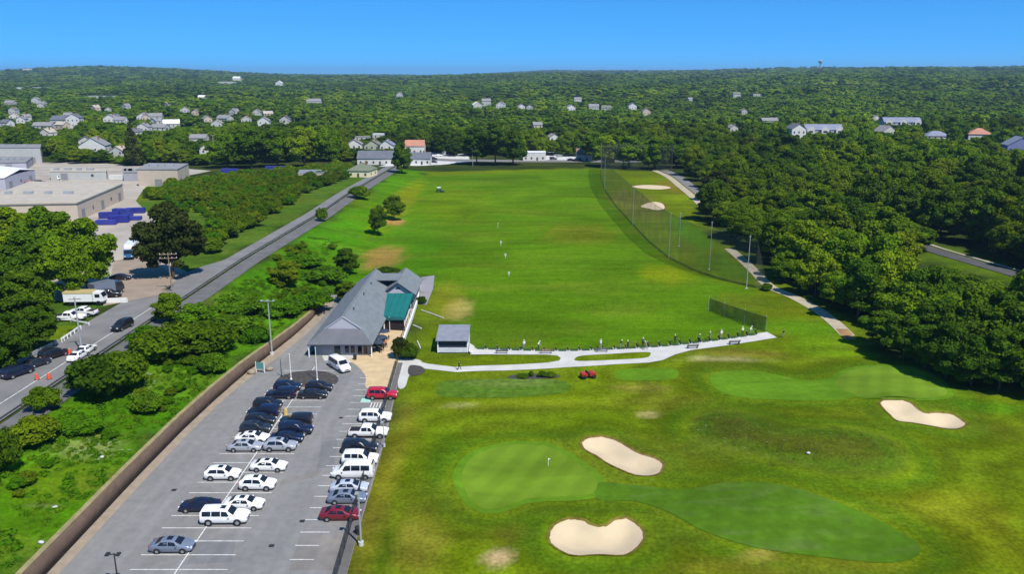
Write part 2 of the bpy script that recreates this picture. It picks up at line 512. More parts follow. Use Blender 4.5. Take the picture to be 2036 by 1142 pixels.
def sheet(name, outline, off, m, step=2.0, holes=(), kind='structure', parent=None, label=None):
    o = link(name, sheet_mesh(name, outline, off, step, holes), m, parent)
    if parent is None: tag(o, label, kind=kind)
    return o

def ribbon_pts(line, width):
    line = np.asarray(line, float)
    t = np.gradient(line, axis=0); t /= np.linalg.norm(t, axis=1)[:, None] + 1e-9
    nrm = np.stack([-t[:, 1], t[:, 0]], 1)
    w = np.asarray(width, float)
    w = np.broadcast_to(w, (len(line),))[:, None] / 2
    return line + nrm * w, line - nrm * w

def ribbon(name, line, width, off, m, kind='structure', parent=None, cross=4, label=None, zfun=None):
    a, b = ribbon_pts(line, width)
    rows = [a + (b - a) * k / cross for k in range(cross + 1)]
    v = np.concatenate(rows); n = len(line)
    z = (zfun or height)(v[:, 0], v[:, 1]) + off
    f = []
    for k in range(cross):
        for i in range(n - 1):
            f.append((k * n + i, (k + 1) * n + i, (k + 1) * n + i + 1, k * n + i + 1))
    o = link(name, np_mesh(name, np.column_stack([v, z]), np.array(f), True), m, parent)
    if parent is None: tag(o, label, kind=kind)
    return o

# ------------------------------------------------------------------ golf shapes (outlines read off the photo, laid on the ground)
for bpx, bpy_, rx, ry, h in [(1640, 890, 14, 7, 1.3), (1480, 850, 12, 6, 0.7), (1240, 1000, 10, 3, -0.25), (1190, 860, 8, 4, 0.6), (1190, 1020, 9, 2.5, 0.45),
                             (1840, 800, 9, 4, 0.5), (1560, 722, 16, 5, 0.5), (1060, 860, 14, 5, -0.2), (850, 980, 5, 14, 0.6), (980, 1110, 9, 5, 0.5), (1900, 1050, 16, 8, 0.8)]:
    bx0, by0 = ray(bpx, bpy_, 0.0)
    BUMPS.append((bx0, by0, rx, ry, h))
B_PX = {
    'oval': [(1158, 882), (1175, 873), (1205, 872), (1235, 885), (1268, 904), (1300, 914), (1316, 926), (1312, 940), (1295, 947), (1265, 946), (1235, 935), (1205, 920), (1188, 908), (1165, 896)],
    'kidney': [(1093, 1072), (1103, 1048), (1130, 1036), (1155, 1038), (1183, 1050), (1205, 1049), (1225, 1037), (1250, 1036), (1272, 1052), (1278, 1068), (1268, 1088), (1240, 1105), (1190, 1104), (1140, 1106), (1105, 1090)],
    'boomerang': [(1751, 804), (1765, 798), (1803, 800), (1822, 815), (1840, 824), (1865, 823), (1895, 828), (1918, 843), (1908, 852), (1885, 854), (1850, 848), (1815, 842), (1785, 838), (1768, 824)],
    'small': [(1274, 411), (1288, 404), (1305, 402), (1319, 407), (1320, 416), (1303, 418), (1290, 415)],
    'strip': [(1256, 371), (1285, 368), (1320, 370), (1334, 374), (1310, 377), (1275, 375)],
}
B_LABEL = {'oval': 'slanted oval sand bunker beside the big green', 'kidney': 'kidney-shaped sand bunker in front of the big green',
           'boomerang': 'narrow bent sand bunker below the far right green', 'small': 'small pale bunker seen through the tall netting',
           'strip': 'thin strip of sand at the far end past the netting'}
bunker_polys = {k: smooth_poly(PP(v), 4) for k, v in B_PX.items()}
for k in ('oval', 'kidney', 'boomerang'):
    BUNKERS.append(bunker_polys[k])

# ------------------------------------------------------------------ the ground sheet
def spaced(*spans):
    out = []
    for a, b, s in spans:
        k = max(1, int(round((b - a) / s)))
        out += list(a + (b - a) * np.arange(k) / k)
    out.append(spans[-1][1])
    return np.array(out)
def grow(a, b, n):
    return a * (b / a) ** (np.arange(1, n + 1) / n)
gx = spaced((-160, -52, 2.5), (-52, -42, 0.35), (-42, -6, 2), (-6, 80, 1.0), (80, 160, 3))
gx = np.concatenate([-grow(160, 12000, 55)[::-1], gx, grow(160, 12000, 55)])
gy = spaced((-60, 54, 4), (54, 118, 1.0), (118, 215, 1.6), (215, 520, 4))
gy = np.concatenate([gy, grow(520, 13000, 90)])
GX, GY = np.meshgrid(gx, gy)
gz = height(GX.ravel(), GY.ravel())
nx, ny = len(gx), len(gy)
idx = np.arange(nx * ny).reshape(ny, nx)
gf = np.stack([idx[:-1, :-1].ravel(), idx[:-1, 1:].ravel(), idx[1:, 1:].ravel(), idx[1:, :-1].ravel()], 1)
for bp in BUNKERS:
    gz = gz - 0.25 * (poly_sd(bp, GX.ravel(), GY.ravel()) < -0.5)
ground_me = np_mesh('ground', np.column_stack([GX.ravel(), GY.ravel(), gz]), gf, True)

ROUGH = (0.095, 0.138, 0.0035); RANGE = (0.067, 0.143, 0.003); SLOPE = (0.058, 0.155, 0.003); WOODFLOOR = (0.028, 0.045, 0.010)
turf = np.tile(np.array(WOODFLOOR), (nx * ny, 1))
X1, Y1 = GX.ravel(), GY.ravel()
wob = 1.6 * np.sin(X1 * 0.31 + Y1 * 0.17) + 1.2 * np.sin(X1 * 0.13 - Y1 * 0.41 + 1)
def zone(poly, colr, soft=3.0, amt=1.0):
    s = poly_sd(np.asarray(poly), X1, Y1) + wob * min(1.0, soft / 3)
    w = (1 - sstep(-soft, soft, s))[:, None] * amt
    turf[:] = turf * (1 - w) + np.array(colr) * w
def spot(px, py, rx, ry, colr, amt):
    cx, cy, cz = P(px, py)
    k = (HORIZON - py) * -math.cos(PITCH) / (CAM_Z - cz)
    rxw = rx / k
    y0 = P(px, py + ry)[1]; y1 = P(px, py - ry)[1]
    ryw = (y1 - y0) / 2
    d = np.hypot((X1 - cx) / rxw, (Y1 - cy) / ryw) + 0.18 * np.sin(X1 * 0.9 + Y1 * 0.5) * np.sin(Y1 * 0.7)
    w = (1 - sstep(0.45, 1.25, d))[:, None] * amt
    turf[:] = turf * (1 - w) + np.array(colr) * w
golf_zone = PP([(690, 1142), (715, 1050), (770, 860), (800, 720), (845, 560), (840, 340), (1190, 334), (1340, 345), (1400, 385), (1385, 430), (1425, 480), (1510, 525), (1570, 575), (1640, 605), (1715, 645), (1745, 695), (1840, 728), (1920, 770), (2036, 785), (2300, 830)])
golf_zone = np.concatenate([[(-17, 20)], golf_zone, [(140, 20)]])
zone(golf_zone, ROUGH, 4)
zone(PP([(800, 346), (1190, 336), (1205, 385), (1262, 448), (1330, 516), (1430, 556), (1500, 575), (1520, 655), (1400, 676), (1290, 686), (940, 690), (860, 640), (840, 560), (800, 480), (790, 420)]), RANGE, 4)
left_zone = np.array([(-49.5, 20), (-49.5, 100), (-45.5, 148), (-44, 190), (-30, 190), (-22, 200), (-20, 260), (-35, 330), (-48, 440), (-62, 440), (-60, 300), (-64, 205), (-66, 120), (-66, 20)])
zone(left_zone, SLOPE, 3)
zone(np.array([(-200, 20), (-200, 330), (-75, 430), (-67, 430), (-72, 280), (-75, 200), (-84, 190), (-86, 20)]), (0.055, 0.11, 0.01), 3)
zone(PP([(1845, 480), (2036, 540), (2200, 590), (2200, 600), (2036, 575), (1850, 515), (1800, 540), (1790, 500)]), (0.055, 0.095, 0.005), 4)
GOLD = (0.17, 0.14, 0.012)
for a in [(745, 1000, 40, 170, GOLD, 0.55), (830, 1080, 60, 70, (0.19, 0.16, 0.02), 0.6), (770, 1090, 30, 40, (0.05, 0.10, 0.004), 0.7), (800, 860, 30, 80, (0.16, 0.15, 0.012), 0.6), (880, 900, 40, 60, (0.06, 0.13, 0.004), 0.6),
          (990, 1108, 34, 18, (0.36, 0.25, 0.13), 0.85), (1500, 1108, 45, 14, (0.38, 0.27, 0.06), 0.8), (1600, 1130, 260, 25, (0.19, 0.16, 0.012), 0.5), (915, 804, 38, 4, (0.42, 0.38, 0.18), 0.7), (1288, 825, 26, 8, (0.32, 0.26, 0.10), 0.75),
          (1275, 772, 70, 9, (0.20, 0.17, 0.03), 0.6), (1330, 800, 110, 22, (0.13, 0.135, 0.012), 0.5), (1440, 714, 90, 5, (0.42, 0.38, 0.17), 0.65), (1480, 704, 90, 8, (0.18, 0.15, 0.02), 0.6),
          (1325, 545, 60, 20, (0.15, 0.19, 0.003), 0.8), (1150, 465, 80, 22, (0.13, 0.14, 0.008), 0.6), (900, 405, 90, 35, (0.115, 0.17, 0.003), 0.6), (800, 400, 28, 55, (0.16, 0.175, 0.004), 0.75), (1000, 400, 160, 25, (0.085, 0.165, 0.004), 0.5),
          (762, 512, 42, 26, (0.27, 0.16, 0.045), 0.85), (786, 442, 20, 8, (0.34, 0.18, 0.06), 0.85), (910, 615, 30, 24, (0.40, 0.30, 0.10), 0.8), (885, 600, 40, 40, (0.17, 0.16, 0.012), 0.6),
          (1265, 405, 50, 35, (0.13, 0.115, 0.03), 0.6), (1320, 460, 60, 45, (0.09, 0.14, 0.012), 0.5), (1345, 372, 40, 16, (0.16, 0.12, 0.015), 0.7), (1360, 395, 40, 8, (0.13, 0.19, 0.004), 0.7), (1370, 460, 30, 40, (0.06, 0.17, 0.004), 0.7), (1440, 530, 50, 30, (0.06, 0.15, 0.004), 0.6),
          (1470, 600, 60, 20, (0.12, 0.145, 0.01), 0.6), (1600, 650, 80, 25, (0.07, 0.18, 0.004), 0.7), (1640, 690, 80, 25, (0.10, 0.19, 0.004), 0.7), (1600, 625, 90, 12, (0.12, 0.15, 0.004), 0.6), (1450, 640, 60, 18, (0.05, 0.12, 0.004), 0.6),
          (1740, 890, 60, 40, (0.06, 0.095, 0.006), 0.7), (1470, 855, 90, 35, (0.055, 0.10, 0.02), 0.8), (1790, 930, 60, 60, (0.12, 0.17, 0.003), 0.5), (1930, 930, 90, 50, (0.07, 0.10, 0.004), 0.6),
          (1900, 1010, 130, 50, (0.12, 0.125, 0.006), 0.6), (1980, 1080, 80, 60, (0.10, 0.11, 0.004), 0.6), (1960, 810, 90, 15, (0.055, 0.16, 0.004), 0.7), (1100, 830, 160, 25, (0.10, 0.17, 0.003), 0.55), (1050, 800, 200, 14, (0.12, 0.165, 0.003), 0.5), (1330, 1010, 60, 12, (0.05, 0.10, 0.004), 0.5), (1060, 1060, 50, 40, (0.06, 0.12, 0.004), 0.5), (1010, 1060, 50, 25, (0.12, 0.12, 0.01), 0.6), (1330, 1090, 60, 40, (0.08, 0.10, 0.004), 0.5),
          (180, 890, 60, 36, (0.19, 0.20, 0.07), 0.6), (40, 1050, 60, 70, (0.045, 0.10, 0.003), 0.7), (120, 960, 90, 60, (0.075, 0.12, 0.004), 0.7), (200, 960, 60, 40, (0.10, 0.12, 0.01), 0.5), (330, 790, 50, 40, (0.05, 0.19, 0.003), 0.8), (320, 840, 40, 30, (0.05, 0.17, 0.003), 0.7), (560, 620, 60, 30, (0.06, 0.17, 0.003), 0.7), (660, 470, 60, 40, (0.05, 0.185, 0.003), 0.8), (540, 545, 60, 30, (0.055, 0.19, 0.003), 0.7),
          (105, 1010, 20, 8, (0.30, 0.27, 0.16), 0.5), (720, 400, 30, 20, (0.09, 0.16, 0.004), 0.7), (480, 400, 120, 25, (0.09, 0.12, 0.008), 0.8), (330, 385, 60, 14, (0.10, 0.13, 0.01), 0.7)]:
    spot(*a)
# the fescue oval, and mowing passes that follow the outlines of greens and bunkers
FESCUE = smooth_poly(PP([(1365, 848), (1390, 822), (1440, 814), (1510, 828), (1560, 846), (1690, 851), (1760, 866), (1800, 903), (1804, 937), (1740, 948), (1650, 941), (1540, 921), (1430, 890), (1380, 868)]), 3)
zone(FESCUE, (0.080, 0.108, 0.008), 0.5, 0.9)
MOWN = [smooth_poly(PP(q), 3) for q in ([(900, 955), (913, 920), (940, 898), (1000, 881), (1060, 879), (1105, 886), (1150, 911), (1195, 945), (1205, 968), (1188, 990), (1140, 997), (1060, 1001), (1000, 1020), (958, 1021), (922, 1000)],
        [(1190, 962), (1360, 974), (1530, 961), (1700, 1014), (1829, 1087), (1760, 1121), (1500, 1090), (1330, 1020)], [(1411, 752), (1480, 737), (1600, 757), (1730, 731), (1838, 742), (1882, 786), (1740, 791), (1500, 794)])] + [FESCUE] + BUNKERS
near_m = (Y1 < 150) & (Y1 > 40) & (X1 > -20) & (X1 < 110)
dm = np.full(X1.shape, 1e3)
for q in MOWN: dm[near_m] = np.minimum(dm[near_m], np.abs(poly_sd(q, X1[near_m], Y1[near_m])))
band = 1 + 0.30 * np.sin(dm * 2 * math.pi / 6.5 + 0.35 * wob) * np.exp(-dm / 26) * (dm < 60)
first = np.exp(-((dm - 2.2) / 1.6) ** 2)
turf *= band[:, None]
turf[:] = turf * (1 - 0.7 * first[:, None] * near_m[:, None]) + np.array((0.040, 0.092, 0.004)) * 0.7 * (first * near_m)[:, None]
ca = ground_me.color_attributes.new('turf', 'FLOAT_COLOR', 'POINT')
ca.data.foreach_set('color', np.column_stack([turf, np.ones(len(turf))]).astype(np.float32).ravel())
M['ground'] = turf_mat('ground_turf', ROUGH, use_attr=True, dry=(0.20, 0.16, 0.03), dry_amt=0.20, streak=0.08)
ground = link('ground', ground_me, M['ground'])
tag(ground, 'grass and woodland ground of the golf course and valley', kind='structure')

M['green'] = turf_mat('putting_surface', (0.118, 0.200, 0.016), streak=0.04, dry=(0.10, 0.16, 0.009), dry_amt=0.3, fine=0.5, bump=0.03, stripes=0.06, fine_amt=0.06)
M['fringe'] = turf_mat('fringe_turf', (0.088, 0.186, 0.010), streak=0.08, dry_amt=0.05, fine=1.0, bump=0.1, fine_amt=0.12)
M['fairway'] = turf_mat('fairway_turf', (0.066, 0.142, 0.009), streak=0.08, scale_big=0.25, dry=(0.12, 0.16, 0.05), dry_amt=0.45, fine=1.0, bump=0.1, stripes=0.04, fine_amt=0.12)
M['tee'] = turf_mat('tee_turf', (0.066, 0.128, 0.012), streak=0.12, dry=(0.20, 0.20, 0.08), dry_amt=0.5, fine=1.0, bump=0.1)
M['island'] = turf_mat('island_turf', (0.10, 0.155, 0.005), streak=0.1, dry_amt=0.1, fine=1.5, bump=0.3)

def inset(poly, d):
    p = np.asarray(poly); t = np.roll(p, -1, 0) - np.roll(p, 1, 0)
    t = t / (np.linalg.norm(t, axis=1)[:, None] + 1e-9)
    nrm = np.stack([-t[:, 1], t[:, 0]], 1)
    area = 0.5 * np.sum(p[:, 0] * np.roll(p[:, 1], -1) - np.roll(p[:, 0], -1) * p[:, 1])
    return p + nrm * (d if area > 0 else -d)

M['bunkeredge'] = turf_mat('worn_rim', (0.13, 0.11, 0.02), streak=0.1, dry=(0.26, 0.15, 0.07), dry_amt=0.6, fine=2.0)
big_green = smooth_poly(PP([(900, 955), (913, 920), (940, 898), (1000, 881), (1060, 879), (1105, 886), (1150, 911), (1195, 945), (1205, 968), (1188, 990), (1140, 997), (1060, 1001), (1000, 1020), (958, 1021), (922, 1000)]), 5)
sheet('green_fringe', big_green, 0.05, M['fringe'], 1.2, label='bright mown collar round the big green')
sheet('putting_green', inset(big_green, 1.1), 0.075, M['green'], 1.2, label='big smooth oval putting green')
sheet('fairway', smooth_poly(PP([(1190, 962), (1260, 966), (1360, 974), (1440, 962), (1530, 961), (1620, 984), (1700, 1014), (1790, 1060), (1829, 1087), (1820, 1110), (1760, 1121), (1640, 1110), (1500, 1090), (1400, 1058), (1330, 1020), (1260, 998), (1190, 996)]), 4), 0.062, M['fairway'], 1.5, label='dark green fairway running right from the big green')
sheet('approach_turf', smooth_poly(PP([(1411, 752), (1425, 741), (1480, 737), (1540, 745), (1600, 757), (1660, 752), (1700, 760), (1690, 792), (1600, 797), (1500, 794), (1440, 783), (1418, 769)]), 4), 0.05, M['fringe'], 1.5, label='mown approach left of the far right green')
far_green = smooth_poly(PP([(1662, 764), (1678, 742), (1730, 731), (1790, 730), (1838, 742), (1872, 765), (1882, 786), (1840, 793), (1740, 791), (1690, 783)]), 4)
sheet('green_fringe', inset(far_green, -0.9), 0.062, M['fringe'], 1.5, label='bright mown collar round the far green')
sheet('putting_green', far_green, 0.085, M['green'], 1.5, label='far round putting green near the dark trees')
sheet('tee_turf', smooth_poly(PP([(868, 775), (880, 760), (960, 755), (1080, 755), (1130, 762), (1125, 780), (1040, 790), (930, 792), (875, 788)]), 4), 0.05, M['tee'], 1.5, label='worn practice tee turf below the concrete path')
sheet('tee_turf', smooth_poly(PP([(1222, 745), (1240, 735), (1330, 733), (1350, 745), (1330, 756), (1240, 757)]), 4), 0.05, M['fringe'], 1.5, label='small mown tee patch right of the red machine')
for k, v in bunker_polys.items():
    v = v + 0.04 * np.random.default_rng(len(v)).normal(size=v.shape)
    edge = inset(v, -0.38 if k not in ('small', 'strip') else -0.8)
    sheet('bunker_edge', edge, 0.06, M['bunkeredge'], 1.0, holes=[inset(v, 0.05)], label='worn brown turf rim of the ' + B_LABEL[k])
    sheet('sand_bunker', v, 0.075, M['sand'], 0.8 if k not in ('small', 'strip') else 2.0, label=B_LABEL[k])

# ------------------------------------------------------------------ car park, paths and streets
def worn_asphalt(name, base):
    m = mat(name, base, 0.92, scale=0.12, dark=0.90, light=1.08, bump=0.15, bump_scale=6)
    nt = m.node_tree; n, l = nt.nodes, nt.links; b = n['Principled BSDF']
    src = b.inputs['Base Color'].links[0].from_socket
    tc = n.new('ShaderNodeTexCoord')
    def fac(node, out, lo, hi, a, c):
        mr = n.new('ShaderNodeMapRange'); mr.inputs['From Min'].default_value = lo; mr.inputs['From Max'].default_value = hi; mr.inputs['To Min'].default_value = a; mr.inputs['To Max'].default_value = c
        l.new(node.outputs[out], mr.inputs['Value']); return mr.outputs['Result']
    vo = n.new('ShaderNodeTexVoronoi'); vo.feature = 'DISTANCE_TO_EDGE'; vo.inputs['Scale'].default_value = 0.11; l.new(tc.outputs['Object'], vo.inputs['Vector'])
    no = n.new('ShaderNodeTexNoise'); no.inputs['Scale'].default_value = 0.9; no.inputs['Detail'].default_value = 5; l.new(tc.outputs['Object'], no.inputs['Vector'])
    mp = n.new('ShaderNodeMapping'); mp.inputs['Scale'].default_value = (1.2, 0.05, 1); l.new(tc.outputs['Object'], mp.inputs['Vector'])
    tr = n.new('ShaderNodeTexNoise'); tr.inputs['Scale'].default_value = 0.5; tr.inputs['Detail'].default_value = 3; l.new(mp.outputs['Vector'], tr.inputs['Vector'])
    v = None
    for f in (fac(vo, 'Distance', 0.0, 0.010, 0.93, 1.0), fac(no, 'Fac', 0.25, 0.75, 0.88, 1.10), fac(tr, 'Fac', 0.35, 0.65, 0.93, 1.06)):
        if v is None: v = f
        else:
            x_ = n.new('ShaderNodeMath'); x_.operation = 'MULTIPLY'; l.new(v, x_.inputs[0]); l.new(f, x_.inputs[1]); v = x_.outputs[0]
    vm = n.new('ShaderNodeVectorMath'); vm.operation = 'SCALE'; l.new(src, vm.inputs[0]); l.new(v, vm.inputs['Scale']); l.new(vm.outputs['Vector'], b.inputs['Base Color'])
    return m
M['asphalt'] = worn_asphalt('worn_asphalt', (0.198, 0.195, 0.190))
lot = [(-48.9, 25)] + [(float(wall_x(y)) + 0.05, y) for y in range(30, 187, 4)] + [(-38.5, 187)]
lot += [(-38.0, 184), (-38.0, 143.5), (-26.4, 143.5)] + [tuple(P(a, b)[:2]) for a, b in [(806, 650), (803, 700), (795, 725), (790, 770), (785, 790), (770, 860), (745, 950), (715, 1050), (690, 1142)]] + [(-16.8, 25)]
parking_lot = sheet('parking_lot', lot, 0.05, M['asphalt'], 4.0, label='grey asphalt car park with white stall lines')
def flat(name, x0, x1, y0, y1, z, m, parent=None):
    return MB().bx(x0, x1, y0, y1, z - 0.004, z).build(name, m, parent)
LINE_Y0 = ray(0, 1134.5, 0)[1]; STALL = (ray(0, 903.6, 0)[1] - LINE_Y0) / 10
stall_y = [LINE_Y0 + STALL * k for k in range(-3, 27)]
for y in stall_y:
    if y < 137: flat('stall_line', -40.7, -30.3, y - 0.06, y + 0.06, 0.060, M['paint'], parking_lot)
flat('center_line', -35.70, -35.56, stall_y[0], 137.0, 0.066, M['paint'], parking_lot)
for k in range(-2, 25):
    y = ray(0, 1060, 0)[1] + STALL * k
    xr = float(np.interp(y, [57, 140], [-17.9, -21.4]))
    flat('stall_line', xr - 5.4, xr - 0.2, y - 0.06, y + 0.06, 0.060, M['paint'], parking_lot)
hs = ray(728, 797, 0)
flat('accessible_mark', hs[0] - 0.8, hs[0] + 0.8, hs[1] - 0.8, hs[1] + 0.8, 0.060, mat('mint_paint', (0.30, 0.55, 0.47), 0.8), parking_lot)
for a in range(6):
    cx_, cy_ = ray(738 + a * 6, 806 + (a % 2), 0); flat('hatch_line', cx_ - 0.08, cx_ + 0.08, cy_ - 1.0, cy_ + 1.0, 0.060, M['paint'], parking_lot)
warm = worn_asphalt('patched_asphalt', (0.185, 0.172, 0.160)); cool = worn_asphalt('new_asphalt', (0.165, 0.166, 0.170))
for q_, m_, lb_ in (([(596, 1070), (712, 1058), (690, 1135), (575, 1135)], warm, 'warmer grey resurfaced stalls at the near end of the fence row'), ([(388, 1080), (470, 1075), (460, 1120), (372, 1124)], cool, 'darker asphalt patch right of the blue grey sedan'), ([(640, 880), (672, 876), (664, 930), (630, 934)], cool, 'darker asphalt patch in the aisle by the white passenger van'), ([(560, 955), (640, 935), (632, 948), (556, 968)], warm, 'narrow trench patch across the aisle')):
    sheet('asphalt_patch', PP(q_), 0.053, m_, 3.0, label=lb_)
for n_, (a, b) in enumerate([(540, 1087), (601, 1038), (678, 832), (346, 976)]):
    cx_, cy_ = ray(a, b, 0)
    g_ = tag(MB().bx(cx_ - 0.3, cx_ + 0.3, cy_ - 0.3, cy_ + 0.3, 0.048, 0.058).build('drain_grate', M['darkmetal']), ['square iron drain grate nearest the camera in the car park', 'dark drain grate beside the dark red sedan', 'drain grate in the aisle beside the white pickup', 'drain cover on the open asphalt by the retaining wall'][n_], 'drain', 'car park drains')
# tan gutter strip at the foot of the retaining wall
yy = np.arange(28, 186, 3.0)
ribbon('gutter_strip', np.column_stack([wall_x(yy) + 0.75, yy]), np.interp(yy, [28, 125, 140, 186], [1.2, 1.3, 2.6, 2.4]), 0.058, M['tankerb'], label='tan strip along the foot of the retaining wall')
patio = sheet('patio', smooth_poly(PP([(757, 640), (806, 640), (803, 680), (794, 715), (790, 745), (785, 772), (757, 773), (728, 772), (727, 750), (712, 730), (694, 716), (715, 708), (742, 703), (750, 670)]), 4), 0.062, M['tanstone'], 2.0, label='tan stone patio between clubhouse and car park')
sheet('apron', PP([(640, 708), (745, 706), (740, 715), (700, 722), (645, 718)]), 0.056, M['lightconcrete'], 2.0, label='pale concrete apron at the clubhouse front wall')
sheet('forecourt', smooth_poly(PP([(796, 715), (832, 716), (838, 726), (815, 745), (806, 770), (792, 772), (792, 740)]), 3), 0.07, M['lightconcrete'], 2.0, label='pale paved corner at the start of the path')
# concrete tee line and footpath, with one grass island
walk = PP([(816, 716), (850, 724), (905, 731), (1000, 727), (1090, 722), (1112, 718), (1115, 713), (1108, 708), (1085, 706), (935, 706), (935, 693), (1120, 697), (1290, 690), (1400, 679), (1525, 661), (1545, 672), (1470, 684), (1375, 697), (1342, 706), (1318, 717), (1290, 722), (1230, 725), (1130, 731), (1000, 738), (905, 741), (845, 734), (815, 724)])
isl = smooth_poly(PP([(1143, 714), (1158, 708), (1210, 705), (1284, 701), (1293, 706), (1280, 713), (1210, 717), (1150, 719)]), 3)
sheet('concrete_path', walk, 0.06, M['lightconcrete'], 1.5, holes=[isl], label='pale concrete path and tee line of the driving range')
# right cart path
cart = smooth_line(PP([(1450, 495), (1470, 512), (1500, 540), (1530, 570), (1580, 592), (1630, 620), (1662, 645), (1685, 668)]), 6)
ribbon('cart_path', cart, 3.0, 0.07, M['drypath'], label='pale cart path along the edge of the right wood')
ribbon('dirt_patch', smooth_line(PP([(1674, 655), (1690, 676)]), 6), 2.4, 0.09, M['dirt'], label='worn brown end of the cart path')
back_path = smooth_line(PP([(1318, 338), (1345, 350), (1372, 370), (1398, 390), (1420, 410)]), 6)
ribbon('back_road', back_path, 5.0, 0.12, M['street'], label='grey road entering past the tall netting')
ribbon('grass_verge', back_path + np.array([-5.0, -3.0]), 3.4, 0.10, M['drypath'], label='dusty verge of the road past the netting')
wood_road = smooth_line(PP([(1790, 476), (1850, 497), (1930, 521), (2036, 552), (2150, 590)]), 8)
ribbon('wood_road', wood_road, 4.8, 0.15, mat('shaded_tarmac', (0.075, 0.075, 0.08), .9, scale=.3), label='grey road cutting through the right wood')  # tarmac darkened to paint in the shade of the overhanging trees
kerb_l, kerb_r = ribbon_pts(wood_road, 8.0)
ribbon('wood_road_verge', kerb_l, 1.0, 0.17, M['yard'], label='pale kerb of the road through the right wood')
# street on the left: wide carriageway, barrier, grey gravel strip beside it
DARK_Y = np.array([20, 60, 120, 205, 275, 400, 470, 505.0]); DARK_X = np.array([-71.2, -71.0, -70.8, -70.2, -67.0, -65.8, -65.0, -64.0])
def dark_x(y): return np.interp(y, DARK_Y, DARK_X)
sy = np.arange(24, 500, 4.0)
wst = np.interp(sy, [24, 176, 196, 205, 500], [12.0, 12.0, 8.0, 4.6, 5.0])
ribbon('street', np.column_stack([dark_x(sy) - 0.35 - wst / 2, sy]), wst, 0.07, M['street'], label='grey street climbing along the left bank')
ribbon('gravel_strip', np.column_stack([dark_x(sy) + 0.3 + 2.2, sy]), 4.4, 0.07, M['ballast'], label='dark grey gravel strip beside the street')
ribbon('street_line', np.column_stack([dark_x(sy[:36]) - 4.2, sy[:36]]), 0.16, 0.085, M['paint'], label='white line painted along the street')
# industrial yard and far streets
sheet('yard', PP([(-160, 470), (-150, 330), (120, 322), (300, 328), (420, 340), (360, 352), (290, 372), (270, 400), (310, 440), (345, 530), (400, 552), (340, 590), (215, 600), (110, 600), (60, 560), (20, 470)]), 0.06, M['yard'], 6.0, label='pale concrete industrial yard')
sheet('yard_drive', PP([(228, 520), (300, 505), (350, 560), (330, 585), (205, 610)]), 0.10, mat('tan_drive', (0.27, 0.215, 0.165), 0.95, scale=0.2), 4.0, label='tan gravel drive where the truck stands')
sheet('far_street', np.array([(-150, 512), (-66, 500), (0, 492), (70, 490), (140, 500), (140, 512), (70, 503), (0, 505), (-64, 514), (-150, 524)]), 0.14, M['street'], 6.0, label='cross street at the far end of the range')
sheet('far_forecourt', PP([(752, 332), (850, 303), (930, 303), (935, 322), (830, 330)]), 0.10, M['concrete'], 6.0, label='pale forecourt of the far shops')
sheet('far_driveway', PP([(1050, 322), (1075, 292), (1102, 290), (1190, 322)]), 0.10, M['concrete'], 6.0, label='pale driveway climbing behind the far street')
sheet('planting_bed', smooth_poly(PP([(550, 764), (562, 748), (600, 739), (640, 739), (668, 748), (672, 760), (655, 768), (600, 770)]), 4), 0.075, M['mulch'], 1.5, label='round dark mulch bed at the head of the car park')
sheet('planting_bed', smooth_poly(PP([(815, 728), (838, 730), (845, 740), (828, 748), (812, 745)]), 4), 0.085, M['mulch'], 1.5, label='small dark mulch bed at the bend of the path')
sheet('planting_bed', smooth_poly(PP([(1012, 749), (1050, 744), (1110, 747), (1106, 752), (1060, 755), (1018, 754)]), 4), 0.07, M['mulch'], 1.5, label='long narrow dark bed below the concrete path')
sheet('back_pad', PP([(838, 552), (864, 548), (861, 575), (848, 607), (834, 605)]), 0.06, mat('grey_pad', (0.25, 0.24, 0.26), .9), 2.0, label='grey pad behind the clubhouse')

# ------------------------------------------------------------------ retaining wall beside the car park
wall_root = thing('retaining_wall', 'long brown block retaining wall along the left side of the car park', 'wall', (-49, 60, 0))
def strip_prism(name, line, off0, off1, z0, z1, m, parent):
    """a bar following a polyline between two sideways offsets; z0, z1 arrays per point"""
    line = np.asarray(line, float); t = np.gradient(line, axis=0); t /= np.linalg.norm(t, axis=1)[:, None]
    nrm = np.stack([-t[:, 1], t[:, 0]], 1); o = np.array(parent.location)
    ring = []
    for a, z in ((off0, z0), (off1, z0), (off1, z1), (off0, z1)):
        ring.append(np.column_stack([line + nrm * a, np.broadcast_to(z, (len(line),))]) - o)
    v = np.concatenate(ring); n = len(line); f = []
    for k in range(4):
        for i in range(n - 1):
            f.append((k * n + i, k * n + i + 1, ((k + 1) % 4) * n + i + 1, ((k + 1) % 4) * n + i))
    me = np_mesh(name, v, np.array(f)); 
    bm = bmesh.new(); bm.from_mesh(me); bmesh.ops.holes_fill(bm, edges=bm.edges); bmesh.ops.recalc_face_normals(bm, faces=bm.faces); bm.to_mesh(me); bm.free()
    return link(name, me, m, parent)
wy = np.arange(26, 187, 4.0); wline = np.column_stack([wall_x(wy), wy])
courses = 1
for c in range(courses):
    f0, f1 = c / courses, (c + 1) / courses
    strip_prism('wall_face', wline, 0.02 * c, 0.5, wall_h(wy) * f0 + (0.01 if c else -0.2), wall_h(wy) * f1, M['wallbrown'], wall_root)
for i in range(len(wy) - 1):
    seg = wline[i:i + 2]; d = seg[1] - seg[0]; L = np.hypot(*d) + 0.0; c = seg.mean(0); zt = float(wall_h(wy[i:i + 2].mean()))
    MB(wall_root.location).box((c[0] - 0.62, c[1], zt + 0.06), (0.62, L, 0.14), math.atan2(d[1], d[0]) - math.pi / 2).build('cap_stone', M['capstone'], wall_root)

